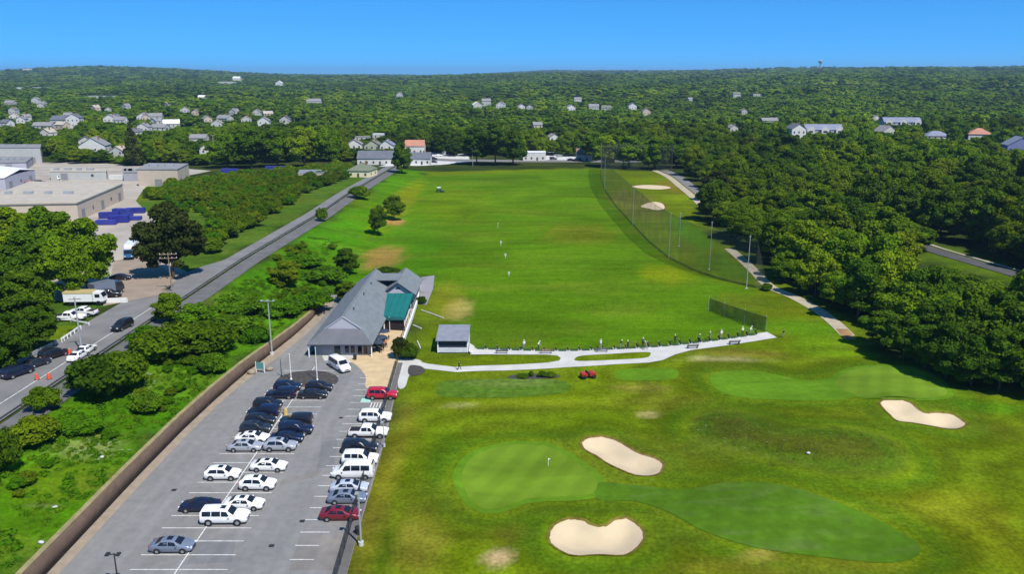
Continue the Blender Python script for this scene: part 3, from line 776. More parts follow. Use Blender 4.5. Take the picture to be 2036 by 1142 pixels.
# ------------------------------------------------------------------ clubhouse
CH = thing('clubhouse', 'grey clubhouse with slate roof, front gable and teal patio awning', 'clubhouse', (-32, 143, 0.05))
O = CH.location
def part(name, m, smooth=None, parent=None): 
    return (MB(O), name, m, smooth, parent or CH)
def fin(p): return p[0].build(p[1], p[2], p[4], p[3])
w = MB(O); w.bx(-37.0, -26.9, 143.2, 183.4, 0.0, 2.62).bx(-29.0, -22.2, 174.3, 187.4, 0.0, 3.5); w.build('wall', M['wallgrey'], CH)
ZE, ZR, XR = 2.62, 7.0, -32.0
eL, eR, yF, yB, yG = -38.1, -25.9, 141.9, 184.2, 145.4
sl = (ZR - ZE) / (XR - eL)
zG = 4.55; hwG = (ZR - zG) / sl
T = 0.16
roofL = MB(O).slab([(eL, yF, ZE), (XR - hwG, yG, zG), (XR, yG, ZR), (XR, yB, ZR), (eL, yB, ZE)], T).build('roof_slope', M['roofgrey'], CH)
roofR = MB(O).slab([(eR, yF, ZE), (eR, yB, ZE), (XR, yB, ZR), (XR, yG, ZR), (XR + hwG, yG, zG)], T).build('roof_slope', M['roofgrey'], CH)
MB(O).slab([(eL, yF, ZE), (eR, yF, ZE), (XR + hwG, yG, zG), (XR - hwG, yG, zG)], T).build('front_roof_slope', mat('shaded_shingles', (0.125, 0.128, 0.145), 0.88, scale=0.5, dark=0.9, light=1.1), CH)  # darker than the side slopes: shade on the front put into the colour
gab = MB(O).extr([(XR - hwG + 0.1, yG + 0.02, zG - 0.02), (XR + hwG - 0.1, yG + 0.02, zG - 0.02), (XR, yG + 0.02, ZR - 0.14)], (0, 0.12, 0)).build('front_gable', M['gablegrey'], CH)
for s in (-1, 1):
    MB(O).extr([(XR, yG - 0.12, ZR + 0.05), (XR, yG - 0.12, ZR - 0.15), (XR + s * (hwG + 0.1), yG - 0.12, zG - 0.12), (XR + s * (hwG + 0.1), yG - 0.12, zG + 0.08)], (0, 0.13, 0)).build('gable_trim', M['gablegrey'], gab)
MB(O).box((XR, (yG + yB) / 2, ZR + 0.03), (0.3, yB - yG, 0.09)).build('ridge_cap', M['roofgrey'], roofL)
MB(O).extr([(eL + 1.1, yB - 0.9, ZE), (eR - 1.1, yB - 0.9, ZE), (XR, yB - 0.9, ZR - 0.25)], (0, 0.2, 0)).build('back_gable', M['gablegrey'], CH)
for x in (eL + 0.05, eR - 0.05):
    MB(O).bx(x - 0.06, x + 0.06, yF + 0.1, yB, ZE - 0.26, ZE - 0.14).build('gutter', M['trimdark'], CH)
MB(O).bx(eL + 0.1, eR - 0.1, yF - 0.02, yF + 0.1, ZE - 0.28, ZE - 0.15).build('gutter', M['trimdark'], CH)
# front wall openings
def opening(name, x0, x1, z0, z1, y=143.2, m=None, frame=True):
    p = MB(O).bx(x0, x1, y - 0.05, y - 0.01, z0, z1).build(name, m or M['glass'], CH)
    if frame:
        fr = MB(O)
        for a, b, c, d in ((x0 - 0.09, x0, z0, z1 + 0.09), (x1, x1 + 0.09, z0, z1 + 0.09), (x0, x1, z1, z1 + 0.09)):
            fr.bx(a, b, y - 0.08, y - 0.015, c, d)
        fr.build('frame', M['gablegrey'], p)
    return p
opening('door', -33.4, -32.2, 0.0, 2.2)
opening('window', -31.4, -30.6, 0.5, 2.1); opening('window', -30.3, -29.5, 0.5, 2.1)
opening('window', -29.0, -28.1, 0.3, 2.2); opening('window', -27.9, -27.1, 0.3, 2.2)
for k in range(3): MB(O).bx(-37.05, -37.0, 150 + 9 * k, 152 + 9 * k, 0.9, 2.1).build('window', M['glass'], CH)
for k in range(5):
    y = 146 + 3.4 * k
    MB(O).bx(-26.9, -26.86, y, y + 2.2, 0.2, 2.2).build('window', M['glass'], CH)
for x, y in ((-26.2, 142.2), (-26.2, 150.0), (-37.9, 142.2), (-26.2, 157.5)):
    MB(O).bx(x - 0.09, x + 0.09, y - 0.09, y + 0.09, 0, ZE - 0.12).build('porch_post', M['white'], CH)
# second wing with its own front gable
wXR, wZR, wE, wL, wR, wF, wB = -25.5, 6.35, 3.55, -29.6, -21.5, 173.4, 188.2
MB(O).slab([(wL, wF, wE), (wXR, wF, wZR), (wXR, wB, wZR), (wL, wB, wE)], T).build('roof_slope', M['roofgrey'], CH)
MB(O).slab([(wR, wF, wE - 0.1), (wR, wB, wE - 0.1), (wXR, wB, wZR), (wXR, wF, wZR)], T).build('roof_slope', M['roofgrey'], CH)
MB(O).slab([(-32.0, 176.5, 6.2), (-25.5, 176.5, 6.2), (-25.5, 183.0, 6.2), (-32.0, 183.0, 6.2)], T).build('link_roof', M['roofgrey'], CH)
g2 = MB(O).extr([(wL + 0.6, wF + 0.35, wE - 0.25), (wR - 0.6, wF + 0.35, wE - 0.25), (wXR, wF + 0.35, wZR - 0.3)], (0, 0.15, 0)).build('patio_gable', M['gablegrey'], CH)
for s, xe in ((-1, wL), (1, wR)):
    MB(O).extr([(wXR, wF - 0.14, wZR + 0.06), (wXR, wF - 0.14, wZR - 0.28), (xe, wF - 0.14, wE - 0.34), (xe, wF - 0.14, wE)], (0, 0.13, 0)).build('gable_trim', M['trimdark'], g2)
MB(O).extr([(wXR + 0.55 * math.cos(a), wF + 0.32, 4.75 + 0.55 * math.sin(a)) for a in np.linspace(0, math.pi, 9)], (0, 0.02, 0)).build('vent', M['trimdark'], g2)
MB(O).bx(-28.6, -22.4, 174.22, 174.28, 0.1, 3.0).build('patio_doors', M['glass'], CH)
MB(O).bx(wR - 0.1, wR + 0.05, wF, wF + 8, wE - 0.4, wE - 0.16).build('gutter', M['trimdark'], CH)
# awning: canvas top, valances, frame posts and dark screens standing in for the shade inside
aL, aR, aF, aB, zF, zB = -28.5, -22.0, 159.2, 173.2, 3.05, 4.0
aw = MB(O).slab([(aL, aF, zF), (aR, aF - 1.2, zF - 0.05), (aR, aB, zB), (aL, aB, zB)], 0.05).build('awning_top', M['teal'], CH)
MB(O).slab([(aL, aF - 0.01, zF - 0.03), (aL - 0.05, aF - 0.35, zF - 0.95), (aR + 0.05, aF - 1.55, zF - 0.55), (aR, aF - 1.22, zF - 0.08)], 0.03).build('valance', M['tealdark'], aw)
MB(O).extr([(aR + 0.02, aF - 1.2, zF - 0.07), (aR + 0.02, aB, zB - 0.03), (aR + 0.02, aB, zB - 0.7), (aR + 0.02, aF - 1.2, zF - 0.7)], (0.03, 0, 0)).build('valance', M['tealdark'], aw)
MB(O).extr([(aL - 0.02, aF, zF - 0.07), (aL - 0.02, aB, zB - 0.03), (aL - 0.02, aB, zB - 0.7), (aL - 0.02, aF, zF - 0.7)], (-0.03, 0, 0)).build('valance', M['tealdark'], aw)
for k in range(1, 5):
    f = k / 5; xa = aL + (aR - aL) * f
    MB(O).slab([(xa - .04, aF - 1.2 * f, zF - .05 * f + .035), (xa + .04, aF - 1.2 * f, zF - .05 * f + .035), (xa + .04, aB, zB + .035), (xa - .04, aB, zB + .035)], .03).build('seam', M['tealdark'], aw)
for yv in (152, 163, 172):
    zz = ZR - (0.9) * sl
    MB(O).tube((XR + .9, yv, zz - .1), (XR + .9, yv, zz + .55), .11, n=8).build('roof_vent', M['darkmetal'], roofR)
for i, (x, y) in enumerate(((aL + 0.1, aF - 0.1), ((aL + aR) / 2, aF - 0.7), (aR - 0.1, aF - 1.2), (aR - 0.1, 164), (aR - 0.1, 169), (aL + 0.1, 166))):
    MB(O).tube((x, y, 0), (x, y, zF - 0.12 + max(0, (y - aF)) * 0.06), 0.06).build('awning_post', M['white'], CH)
MB(O).extr([(aL + 0.15, aF + 0.1, 0.02), ((aL + aR) / 2 - 0.08, aF - 0.5, 0.02), ((aL + aR) / 2 - 0.08, aF - 0.5, 2.3), (aL + 0.15, aF + 0.1, 2.3)], (0, 0.04, 0)).build('dark_screen', mat('dark_screen', (0.02, 0.016, 0.018), 0.9), CH)
MB(O).extr([((aL + aR) / 2 + 0.08, aF - 0.65, 0.02), (aR - 0.18, aF - 1.1, 0.02), (aR - 0.18, aF - 1.1, 2.3), ((aL + aR) / 2 + 0.08, aF - 0.65, 2.3)], (0, 0.04, 0)).build('dark_screen', MATS['dark_screen'], CH)
# deck along the range side: pale wall with a dark rail inside
rail_pts = PP([(836, 566), (831, 600), (818, 640), (806, 672), (797, 698)])
rail = thing('deck_railing', 'pale deck wall with dark rail on the range side of the patio', 'railing', (rail_pts[2][0], rail_pts[2][1], 0.05))
for i in range(len(rail_pts) - 1):
    a, b = rail_pts[i], rail_pts[i + 1]; d = b - a; L = np.hypot(*d); c = (a + b) / 2; rz = math.atan2(d[1], d[0])
    MB(rail.location).box((c[0], c[1], 0.5), (L - 0.04, 0.28, 0.95), rz).build('wall_panel', M['white'], rail)
    n_ = np.array([d[1], -d[0]]) / L * -0.55
    n_ = n_ if n_[0] < 0 else -n_
    r_ = MB(rail.location).box((c[0] + n_[0], c[1] + n_[1], 1.12), (L, 0.1, 0.12), rz).build('hand_rail', M['trimdark'], rail)
    for k in range(4):
        q = a + d * (k + 0.5) / 4 + n_
        MB(rail.location).tube((q[0], q[1], 0.0), (q[0], q[1], 1.08), 0.045).build('rail_post', M['trimdark'], rail)
MB(rail.location).poly([(rail_pts[1][0] - 0.2, rail_pts[1][1], 0.03), (rail_pts[4][0] - 0.2, rail_pts[4][1], 0.03), (rail_pts[4][0] - 1.6, rail_pts[4][1], 0.03), (rail_pts[1][0] - 1.5, rail_pts[1][1], 0.03)]).build('deck_floor', M['lightconcrete'], rail)

# ------------------------------------------------------------------ range shed
sx0, sy0 = ray(869, 703, 0.1); sx1 = ray(931, 705, 0.1)[0]; sy1 = sy0 + 7.2
SH = thing('range_shed', 'small range shed with grey roof and white side wall', 'shed', ((sx0 + sx1) / 2, sy0, 0.06))
o = SH.location
MB(o).bx(sx0 + 0.25, sx1 - 0.25, sy1 - 0.2, sy1, 0, 3.3).build('back_wall', M['white'], SH)
MB(o).bx(sx1 - 0.27, sx1 - 0.07, sy0 + 0.1, sy1 - 0.2, 0, 2.65).build('side_wall', M['white'], SH)
MB(o).bx(sx0 + 0.07, sx0 + 0.27, sy0 + 0.1, sy1 - 0.2, 0, 2.65).build('side_wall', M['white'], SH)
MB(o).bx(sx0 + 0.27, sx1 - 0.27, sy0 + 0.1, sy0 + 0.25, 0.25, 1.15).build('front_panel', mat('pale_steel', (0.55, 0.58, 0.62), 0.5), SH)
MB(o).bx(sx0 + 0.27, sx1 - 0.27, sy0 + 0.3, sy0 + 0.36, 1.15, 2.6).build('shade_panel', M['trimdark'], SH)  # dark panel painted as the shade inside the open upper front
MB(o).bx(sx0 + 0.1, sx1 - 0.1, sy0 + 0.08, sy0 + 0.16, 0.0, 0.22).build('plinth', M['trimdark'], SH)
MB(o).slab([(sx0 - 0.2, sy0 - 0.35, 2.75), (sx1 + 0.05, sy0 - 0.35, 2.75), (sx1 + 0.05, sy1 + 0.3, 3.45), (sx0 - 0.2, sy1 + 0.3, 3.45)], 0.14).build('roof', mat('grey_metal_roof', (0.215, 0.225, 0.265), 0.6, scale=0.8), SH)
MB(o).slab([(sx1 + 0.06, sy0 - 0.4, 0.7), (sx1 + 1.0, sy0 - 0.6, 0.06), (sx1 + 1.0, sy1 - 3.0, 0.06), (sx1 + 0.06, sy1 - 3.0, 0.7)], 0.05).build('ramp', M['lightconcrete'], SH)

# ------------------------------------------------------------------ houses and sheds of the town
WALLC = {'white': (0.58, 0.58, 0.56), 'cream': (0.72, 0.66, 0.42), 'sage': (0.36, 0.40, 0.30), 'blue': (0.20, 0.22, 0.42), 'pale': (0.44, 0.45, 0.43), 'tan': (0.50, 0.42, 0.33), 'grey': (0.33, 0.33, 0.36), 'lilac': (0.38, 0.38, 0.44), 'brown': (0.20, 0.14, 0.10)}
ROOFC = {'slate': (0.12, 0.13, 0.16), 'salmon': (0.42, 0.20, 0.14), 'olive': (0.15, 0.17, 0.12), 'white': (0.66, 0.67, 0.68), 'palegrey': (0.22, 0.22, 0.225), 'brown': (0.20, 0.14, 0.12), 'tan': (0.40, 0.36, 0.30), 'bluegrey': (0.20, 0.22, 0.30)}
def wm(c): return mat('wall_' + c, WALLC[c], 0.85, scale=0.5, dark=0.94, light=1.05)
def rm(c): return mat('roof_' + c, ROOFC[c], 0.85, scale=0.4, dark=0.88, light=1.1)
HOUSES = []         # (x, y, radius, pixel box) for keeping trees off them
def house(name, cat, label, px, py, w, d, h, wc, rc, rz=0.0, kind='gable', ridge='x', pitch=0.55, floors=2, group=None, base=None, chimney=True):
    x, y, z = base or P(px, py)
    if y > 560: w, d = w * .85, d * .85
    HOUSES.append((x, y, max(w, d) * 0.62, w, h + w * 0.15))
    t = thing(name, label, cat, (x, y, z - 0.3), rz, group)
    hw, hd = w / 2, d / 2
    wall = MB().bx(-hw, hw, -hd, hd, 0, h)
    e = 0.35; th = 0.18
    if kind == 'gable':
        if ridge == 'x':
            zr = h + hd * pitch
            for s in (-1, 1): wall.extr([(s * hw, -hd, h - 0.02), (s * hw, hd, h - 0.02), (s * hw, 0, zr - 0.05)], (-s * 0.15, 0, 0))
        else:
            zr = h + hw * pitch
            for s in (-1, 1): wall.extr([(-hw, s * hd, h - 0.02), (hw, s * hd, h - 0.02), (0, s * hd, zr - 0.05)], (0, -s * 0.15, 0))
    wall.build('wall', wm(wc), t)
    r = MB()
    if kind == 'gable':
        if ridge == 'x':
            zl = h - e * pitch
            for s in (-1, 1): r.slab([(-hw - e, s * (hd + e), zl + 0.06), (hw + e, s * (hd + e), zl + 0.06), (hw + e, 0, zr + 0.08), (-hw - e, 0, zr + 0.08)], th)
        else:
            zl = h - e * pitch
            for s in (-1, 1): r.slab([(s * (hw + e), -hd - e, zl + 0.06), (s * (hw + e), hd + e, zl + 0.06), (0, hd + e, zr + 0.08), (0, -hd - e, zr + 0.08)], th)
    elif kind == 'hip':
        zr = h + min(hw, hd) * pitch
        if hw > hd: a, b = (-hw + hd, 0), (hw - hd, 0)
        else: a, b = (0, -hd + hw), (0, hd - hw)
        c = [(-hw - e, -hd - e, h + 0.02), (hw + e, -hd - e, h + 0.02), (hw + e, hd + e, h + 0.02), (-hw - e, hd + e, h + 0.02)]
        A, B = (*a, zr), (*b, zr)
        faces = [[c[0], c[1], B, A], [c[1], c[2], B], [c[2], c[3], A, B], [c[3], c[0], A]] if hw > hd else [[c[0], c[1], A], [c[1], c[2], B, A], [c[2], c[3], B], [c[3], c[0], A, B]]
        for f in faces: r.slab(f, 0.15)
    else:
        r.bx(-hw - 0.12, hw + 0.12, -hd - 0.12, hd + 0.12, h + 0.004, h + 0.25)
    roof = r.build('roof', rm(rc), t)
    if chimney and kind != 'flat':
        MB().bx(hw * 0.3, hw * 0.3 + 0.7, -0.35, 0.35, h, zr + 0.9).build('chimney', mat('chimney_brick', (0.25, 0.12, 0.08), 0.9), roof)
    wy0 = -hd
    n = max(2, int(w / 3.2))
    for fl in range(floors):
        for k in range(n):
            xc = -hw + (k + 0.5) * w / n; zc = 0.9 + fl * (h / floors) + 0.5
            if fl == 0 and k == n // 2:
                MB().bx(xc - 0.55, xc + 0.55, wy0 - 0.05, wy0 - 0.01, 0.3, 2.4).build('door', mat('dark_door', (0.10, 0.07, 0.06), 0.6), t)
            else:
                MB().bx(xc - 0.5, xc + 0.5, wy0 - 0.05, wy0 - 0.01, zc - 0.2, zc + 1.1).build('window', M['winglass'], t)
    for fl in range(floors):
        for k in range(max(1, int(d / 4.5))):
            yc = -hd + (k + 0.5) * d / max(1, int(d / 4.5)); zc = 1.4 + fl * (h / floors)
            MB().bx(hw + 0.01, hw + 0.05, yc - 0.5, yc + 0.5, zc - 0.2, zc + 1.1).build('window', M['winglass'], t)
    return t

def ordinal(n):
    w = ['first', 'second', 'third', 'fourth', 'fifth', 'sixth', 'seventh', 'eighth', 'ninth', 'tenth', 'eleventh', 'twelfth', 'thirteenth', 'fourteenth', 'fifteenth', 'sixteenth', 'seventeenth', 'eighteenth', 'nineteenth', 'twentieth']
    if n <= 20: return w[n - 1]
    return '%d%s' % (n, 'th' if 10 <= n % 100 <= 20 else {1: 'st', 2: 'nd', 3: 'rd'}.get(n % 10, 'th'))
TOWN = 'houses of the town'
H_LIST = [
 # name, label, px, py, w, d, h, wall, roof, rz, kind, ridge, floors
 ('house', 'white gabled house at the left of the three behind the white shops', 706, 306, 10, 11, 7, 'white', 'palegrey', 0.1, 'gable', 'y', 2),
 ('house', 'sage green gabled house between two white houses behind the shops', 743, 308, 10, 11, 7, 'sage', 'olive', 0.0, 'gable', 'y', 2),
 ('house', 'white gabled house with blue porch band behind the white shops', 770, 308, 9.5, 11, 7, 'white', 'bluegrey', 0.0, 'gable', 'y', 2),
 ('house', 'long pale flat-topped block behind the white gabled house', 722, 287, 12, 10, 6, 'pale', 'palegrey', 0.0, 'flat', 'x', 2),
 ('house', 'narrow white flat-topped block in front of the dark trees', 754, 284, 10, 9, 7, 'pale', 'white', 0.0, 'flat', 'x', 2),
 ('house', 'white house with salmon pink roof and one big dark door', 826, 304, 12.5, 11, 5.4, 'white', 'salmon', 0.0, 'gable', 'x', 1),
 ('shop', 'long low white shop row with grey roof left of the round tree', 752, 326, 22, 12, 4.2, 'white', 'slate', 0.02, 'gable', 'x', 1),
 ('shop', 'low white shop end right of the round tree by the cross street', 835, 326, 13, 10, 4.0, 'white', 'slate', 0.0, 'gable', 'x', 1),
 ('house', 'small cream house with olive hip roof at the street corner', 721, 350, 11, 13, 3.6, 'cream', 'olive', -0.15, 'hip', 'y', 1),
 ('shop', 'white street building with a tall end wall beside the pale driveway', 1062, 318, 14, 10, 5.2, 'white', 'white', 0.0, 'flat', 'x', 1),
 ('house', 'white gabled house above the pale driveway', 1099, 288, 9, 10, 6.5, 'white', 'palegrey', 0.25, 'gable', 'y', 2),
 ('house', 'low brown-roofed house by the cross street near the netting', 1165, 319, 12, 10, 4.6, 'pale', 'brown', 0.0, 'gable', 'x', 1),
 ('house', 'pale house among the trees left of the driveway house', 1068, 262, 10, 9, 7, 'tan', 'palegrey', 0.2, 'gable', 'x', 2),
 ('house', 'leftmost pale house of the cluster on the far slope', 948, 222, 14, 12, 10, 'pale', 'white', 0.3, 'gable', 'y', 2),
 ('house', 'tall white house with pale roof in the cluster on the far slope', 967, 218, 15, 12, 13, 'pale', 'palegrey', 0.0, 'gable', 'x', 2),
 ('house', 'rightmost white gabled house of the cluster on the far slope', 996, 221, 14, 12, 10, 'white', 'palegrey', -0.2, 'gable', 'y', 2),
 ('house', 'small white house right of the far slope cluster', 1036, 222, 11, 10, 8, 'white', 'palegrey', 0.2, 'gable', 'y', 2),
 ('house', 'tiny white house beside its twin right of the far slope cluster', 1053, 223, 10, 9, 8, 'pale', 'palegrey', 0.0, 'gable', 'y', 2),
 ('house', 'white gabled house at the left end of the long far row', 1134, 226, 13, 11, 9, 'white', 'palegrey', 0.2, 'gable', 'y', 2),
 ('house', 'pale house behind its neighbours in the long far row', 1148, 208, 13, 11, 9, 'white', 'palegrey', 0.1, 'gable', 'x', 2),
 ('house', 'pale green gabled house in the long far row', 1180, 224, 16, 12, 9, 'pale', 'palegrey', 0.0, 'gable', 'x', 2),
 ('house', 'wide pale house in the middle of the long far row', 1205, 225, 15, 11, 8, 'pale', 'olive', -0.1, 'gable', 'x', 2),
 ('house', 'white house near the right end of the long far row', 1256, 224, 13, 11, 10, 'white', 'slate', 0.1, 'gable', 'y', 2),
 ('house', 'tan and white house at the right end of the long far row', 1284, 236, 11, 11, 10, 'tan', 'palegrey', 0.0, 'gable', 'y', 2),
 ('house', 'tall narrow white house beside the long blue grey building', 1579, 292, 10, 11, 13, 'white', 'slate', 0.1, 'gable', 'y', 3),
 ('apartment_building', 'long blue grey apartment building among the right trees', 1632, 284, 30, 13, 10, 'lilac', 'bluegrey', -0.05, 'gable', 'x', 3),
 ('apartment_building', 'big white-gabled building with blue grey roof on the right slope', 1788, 262, 36, 14, 9, 'lilac', 'bluegrey', -0.1, 'gable', 'x', 3),
 ('house', 'low white-gabled house below the big right slope building', 1758, 276, 16, 12, 6, 'pale', 'palegrey', 0.3, 'gable', 'y', 2),
 ('house', 'small pale house left of the big right slope building', 1738, 245, 10, 9, 6, 'white', 'palegrey', 0.2, 'gable', 'y', 2),
 ('house', 'pale house with flat blue grey roof right of the slope', 1858, 286, 18, 12, 6, 'pale', 'bluegrey', -0.1, 'hip', 'x', 2),
 ('house', 'white house with salmon pink hip roof among the right trees', 1942, 292, 14, 12, 9, 'white', 'salmon', -0.3, 'hip', 'x', 2),
 ('house', 'blue house with white gable at the right edge', 2020, 318, 14, 12, 9, 'blue', 'bluegrey', -0.25, 'gable', 'y', 2),
 ('house', 'pale two storey house high among the right trees', 1463, 200, 14, 12, 11, 'pale', 'olive', 0.0, 'gable', 'x', 2),
 ('house', 'long pale roof just right of the high pale house', 1506, 196, 20, 10, 8, 'pale', 'palegrey', 0.0, 'flat', 'x', 2),
 ('house', 'pale roof at the left of the high right houses', 1374, 207, 15, 10, 8, 'pale', 'palegrey', 0.3, 'gable', 'x', 2),
 ('house', 'low pale roof above the tall narrow white house', 1528, 250, 20, 10, 6, 'pale', 'palegrey', 0.1, 'gable', 'x', 1),
 ('house', 'tiny pale gable between the right trees', 1478, 234, 8, 8, 9, 'pale', 'palegrey', 0.0, 'gable', 'y', 2),
 ('house', 'pale patch of wall behind the right wood edge', 1455, 272, 8, 8, 8, 'pale', 'palegrey', 0.2, 'gable', 'y', 2),
 ('house', 'tall white house with dark roof in the left town', 152, 262, 13, 12, 13, 'white', 'slate', 0.1, 'gable', 'y', 3),
 ('house', 'wide house with dark slate roof in the left town', 126, 256, 20, 13, 9, 'pale', 'slate', -0.1, 'gable', 'x', 2),
 ('house', 'long pale house below the dark slate roof in the left town', 90, 262, 20, 11, 6, 'pale', 'palegrey', 0.0, 'gable', 'x', 2),
 ('house', 'small white gable at the far left of the town', 46, 252, 9, 9, 8, 'white', 'palegrey', 0.1, 'gable', 'y', 2),
 ('house', 'white house with pale roof right of the tall white house', 222, 250, 13, 11, 8, 'white', 'palegrey', 0.1, 'gable', 'y', 2),
 ('house', 'white porch house next to its pale neighbour in the left town', 242, 252, 13, 11, 7, 'white', 'palegrey', -0.1, 'gable', 'x', 2),
 ('house', 'pale house behind the dark conifer in the left town', 288, 246, 13, 11, 8, 'white', 'palegrey', 0.0, 'gable', 'y', 2),
 ('house', 'grey roofed house second from the conifer in the left town', 312, 246, 14, 11, 8, 'pale', 'palegrey', 0.2, 'gable', 'x', 2),
 ('house', 'big white-sided house third from the conifer in the left town', 343, 262, 16, 12, 8, 'pale', 'white', 0.3, 'gable', 'x', 2),
 ('house', 'low white house in front of the grey roofed house', 288, 270, 12, 10, 8, 'white', 'palegrey', 0.0, 'gable', 'y', 2),
 ('house', 'pale house right of the low white house in the left town', 320, 268, 15, 10, 7, 'pale', 'palegrey', -0.1, 'gable', 'x', 2),
 ('house', 'bright white tall house standing alone among the left trees', 527, 266, 11, 11, 12, 'white', 'palegrey', 0.1, 'gable', 'y', 3),
 ('house', 'pale roofed house among trees beyond the scrub', 448, 248, 16, 11, 7, 'pale', 'palegrey', -0.4, 'gable', 'x', 2),
 ('house', 'white barn-like roof far off in the left town', 405, 200, 20, 12, 7, 'white', 'white', 0.0, 'gable', 'x', 1),
 ('house', 'white stepped house just above the tan box building', 192, 316, 15, 12, 9, 'white', 'palegrey', 0.15, 'gable', 'y', 2),
 ('house', 'pale house with light roof left of the tan box building', 240, 318, 9, 9, 6, 'pale', 'tan', 0.0, 'gable', 'y', 2),
 ('house', 'small white house hidden in trees right of the tan box', 418, 318, 9, 10, 8, 'white', 'palegrey', 0.1, 'gable', 'y', 2),
 ('house', 'pale low roof among trees above the tan box building', 398, 292, 14, 9, 7, 'pale', 'palegrey', 0.0, 'gable', 'x', 1),
 ('house', 'pale house at the top left edge of the town', 22, 214, 16, 12, 8, 'pale', 'palegrey', 0.0, 'gable', 'x', 2),
 ('house', 'white house with tall gable near the top left edge', 74, 214, 12, 11, 13, 'pale', 'palegrey', 0.1, 'gable', 'y', 2),
 ('house', 'pale low house beside the tall-gabled one near the top left', 85, 216, 14, 11, 8, 'pale', 'palegrey', 0.0, 'gable', 'x', 2),
 ('house', 'pale tall gable below the top left houses', 30, 236, 9, 10, 11, 'pale', 'olive', 0.0, 'gable', 'y', 2),
 ('house', 'white dot of a house on the far left hill', 57, 152, 45, 30, 22, 'white', 'white', 0.0, 'flat', 'x', 2),
 ('warehouse', 'long thin white warehouse on the far left plain', 64, 181, 90, 30, 9, 'white', 'white', 0.0, 'flat', 'x', 1),
 ('warehouse', 'row of pale sheds on the far plain beyond the left trees', 205, 198, 60, 20, 7, 'pale', 'palegrey', 0.0, 'flat', 'x', 1),
 ('house', 'pale buildings on the far hill left of the middle', 452, 172, 55, 25, 15, 'pale', 'palegrey', 0.0, 'flat', 'x', 2),
 ('house', 'bright far building up the hill left of the middle', 472, 166, 28, 20, 18, 'white', 'white', 0.0, 'gable', 'x', 2),
 ('house', 'tiny white far building alone on the middle hill', 556, 174, 22, 20, 14, 'white', 'white', 0.0, 'gable', 'y', 2),
 ('house', 'pale far roof in the middle distance left of centre', 625, 212, 26, 14, 9, 'pale', 'palegrey', 0.1, 'gable', 'x', 1),
 ('house', 'second pale far roof in the middle distance left of centre', 795, 200, 13, 12, 13, 'pale', 'palegrey', 0.0, 'gable', 'y', 2),
 ('warehouse', 'white sheds shining on the far middle ridge', 1172, 167, 50, 20, 13, 'white', 'white', -0.2, 'flat', 'x', 1),
]
gq = np.random.default_rng(77); spots_ = []
for k in range(26):
    px_ = 12 + 22 * k + gq.uniform(-8, 8); py_ = gq.uniform(212, 300) if px_ < 420 else gq.uniform(212, 262)
    spots_.append((px_, py_))
for k, (px_, py_) in enumerate(spots_):
    H_LIST.append(('house', 'small pale house half hidden by trees, %s of them from the left edge' % ordinal(k + 1), px_, py_, gq.uniform(8, 12), 9, gq.uniform(6, 8.5), ['white', 'pale', 'pale', 'tan'][gq.integers(4)], ['palegrey', 'slate', 'palegrey', 'tan'][gq.integers(4)], gq.uniform(-.6, .6), 'gable', 'xyyy'[gq.integers(4)], 2))
for hrow in H_LIST:
    n_, lb, px, py, w_, d_, h_, wc, rc, rz, kd, rd, fl = hrow
    t_ = house(n_, n_.replace('_', ' ').replace('apartment building', 'apartments'), lb, px, py, w_, d_, h_, wc, rc, rz, kd, rd, 0.62, fl, TOWN)
    if n_ == 'apartment_building':
        for k in range(3):
            xc = -w_ / 2 + (k + .5) * w_ / 3
            bay = MB().bx(xc - 2.6, xc + 2.6, -d_ / 2 - 1.2, -d_ / 2 - .06, 0, h_).extr([(xc - 2.6, -d_ / 2 - 1.2, h_), (xc + 2.6, -d_ / 2 - 1.2, h_), (xc, -d_ / 2 - 1.2, h_ + 2.4)], (0, 4.0, 0)).build('gabled_bay', wm('white'), t_)
            for fl_ in range(3): MB().bx(xc - 1.4, xc + 1.4, -d_ / 2 - 1.26, -d_ / 2 - 1.21, 1.2 + fl_ * h_ / 3, 2.6 + fl_ * h_ / 3).build('window', M['winglass'], bay)

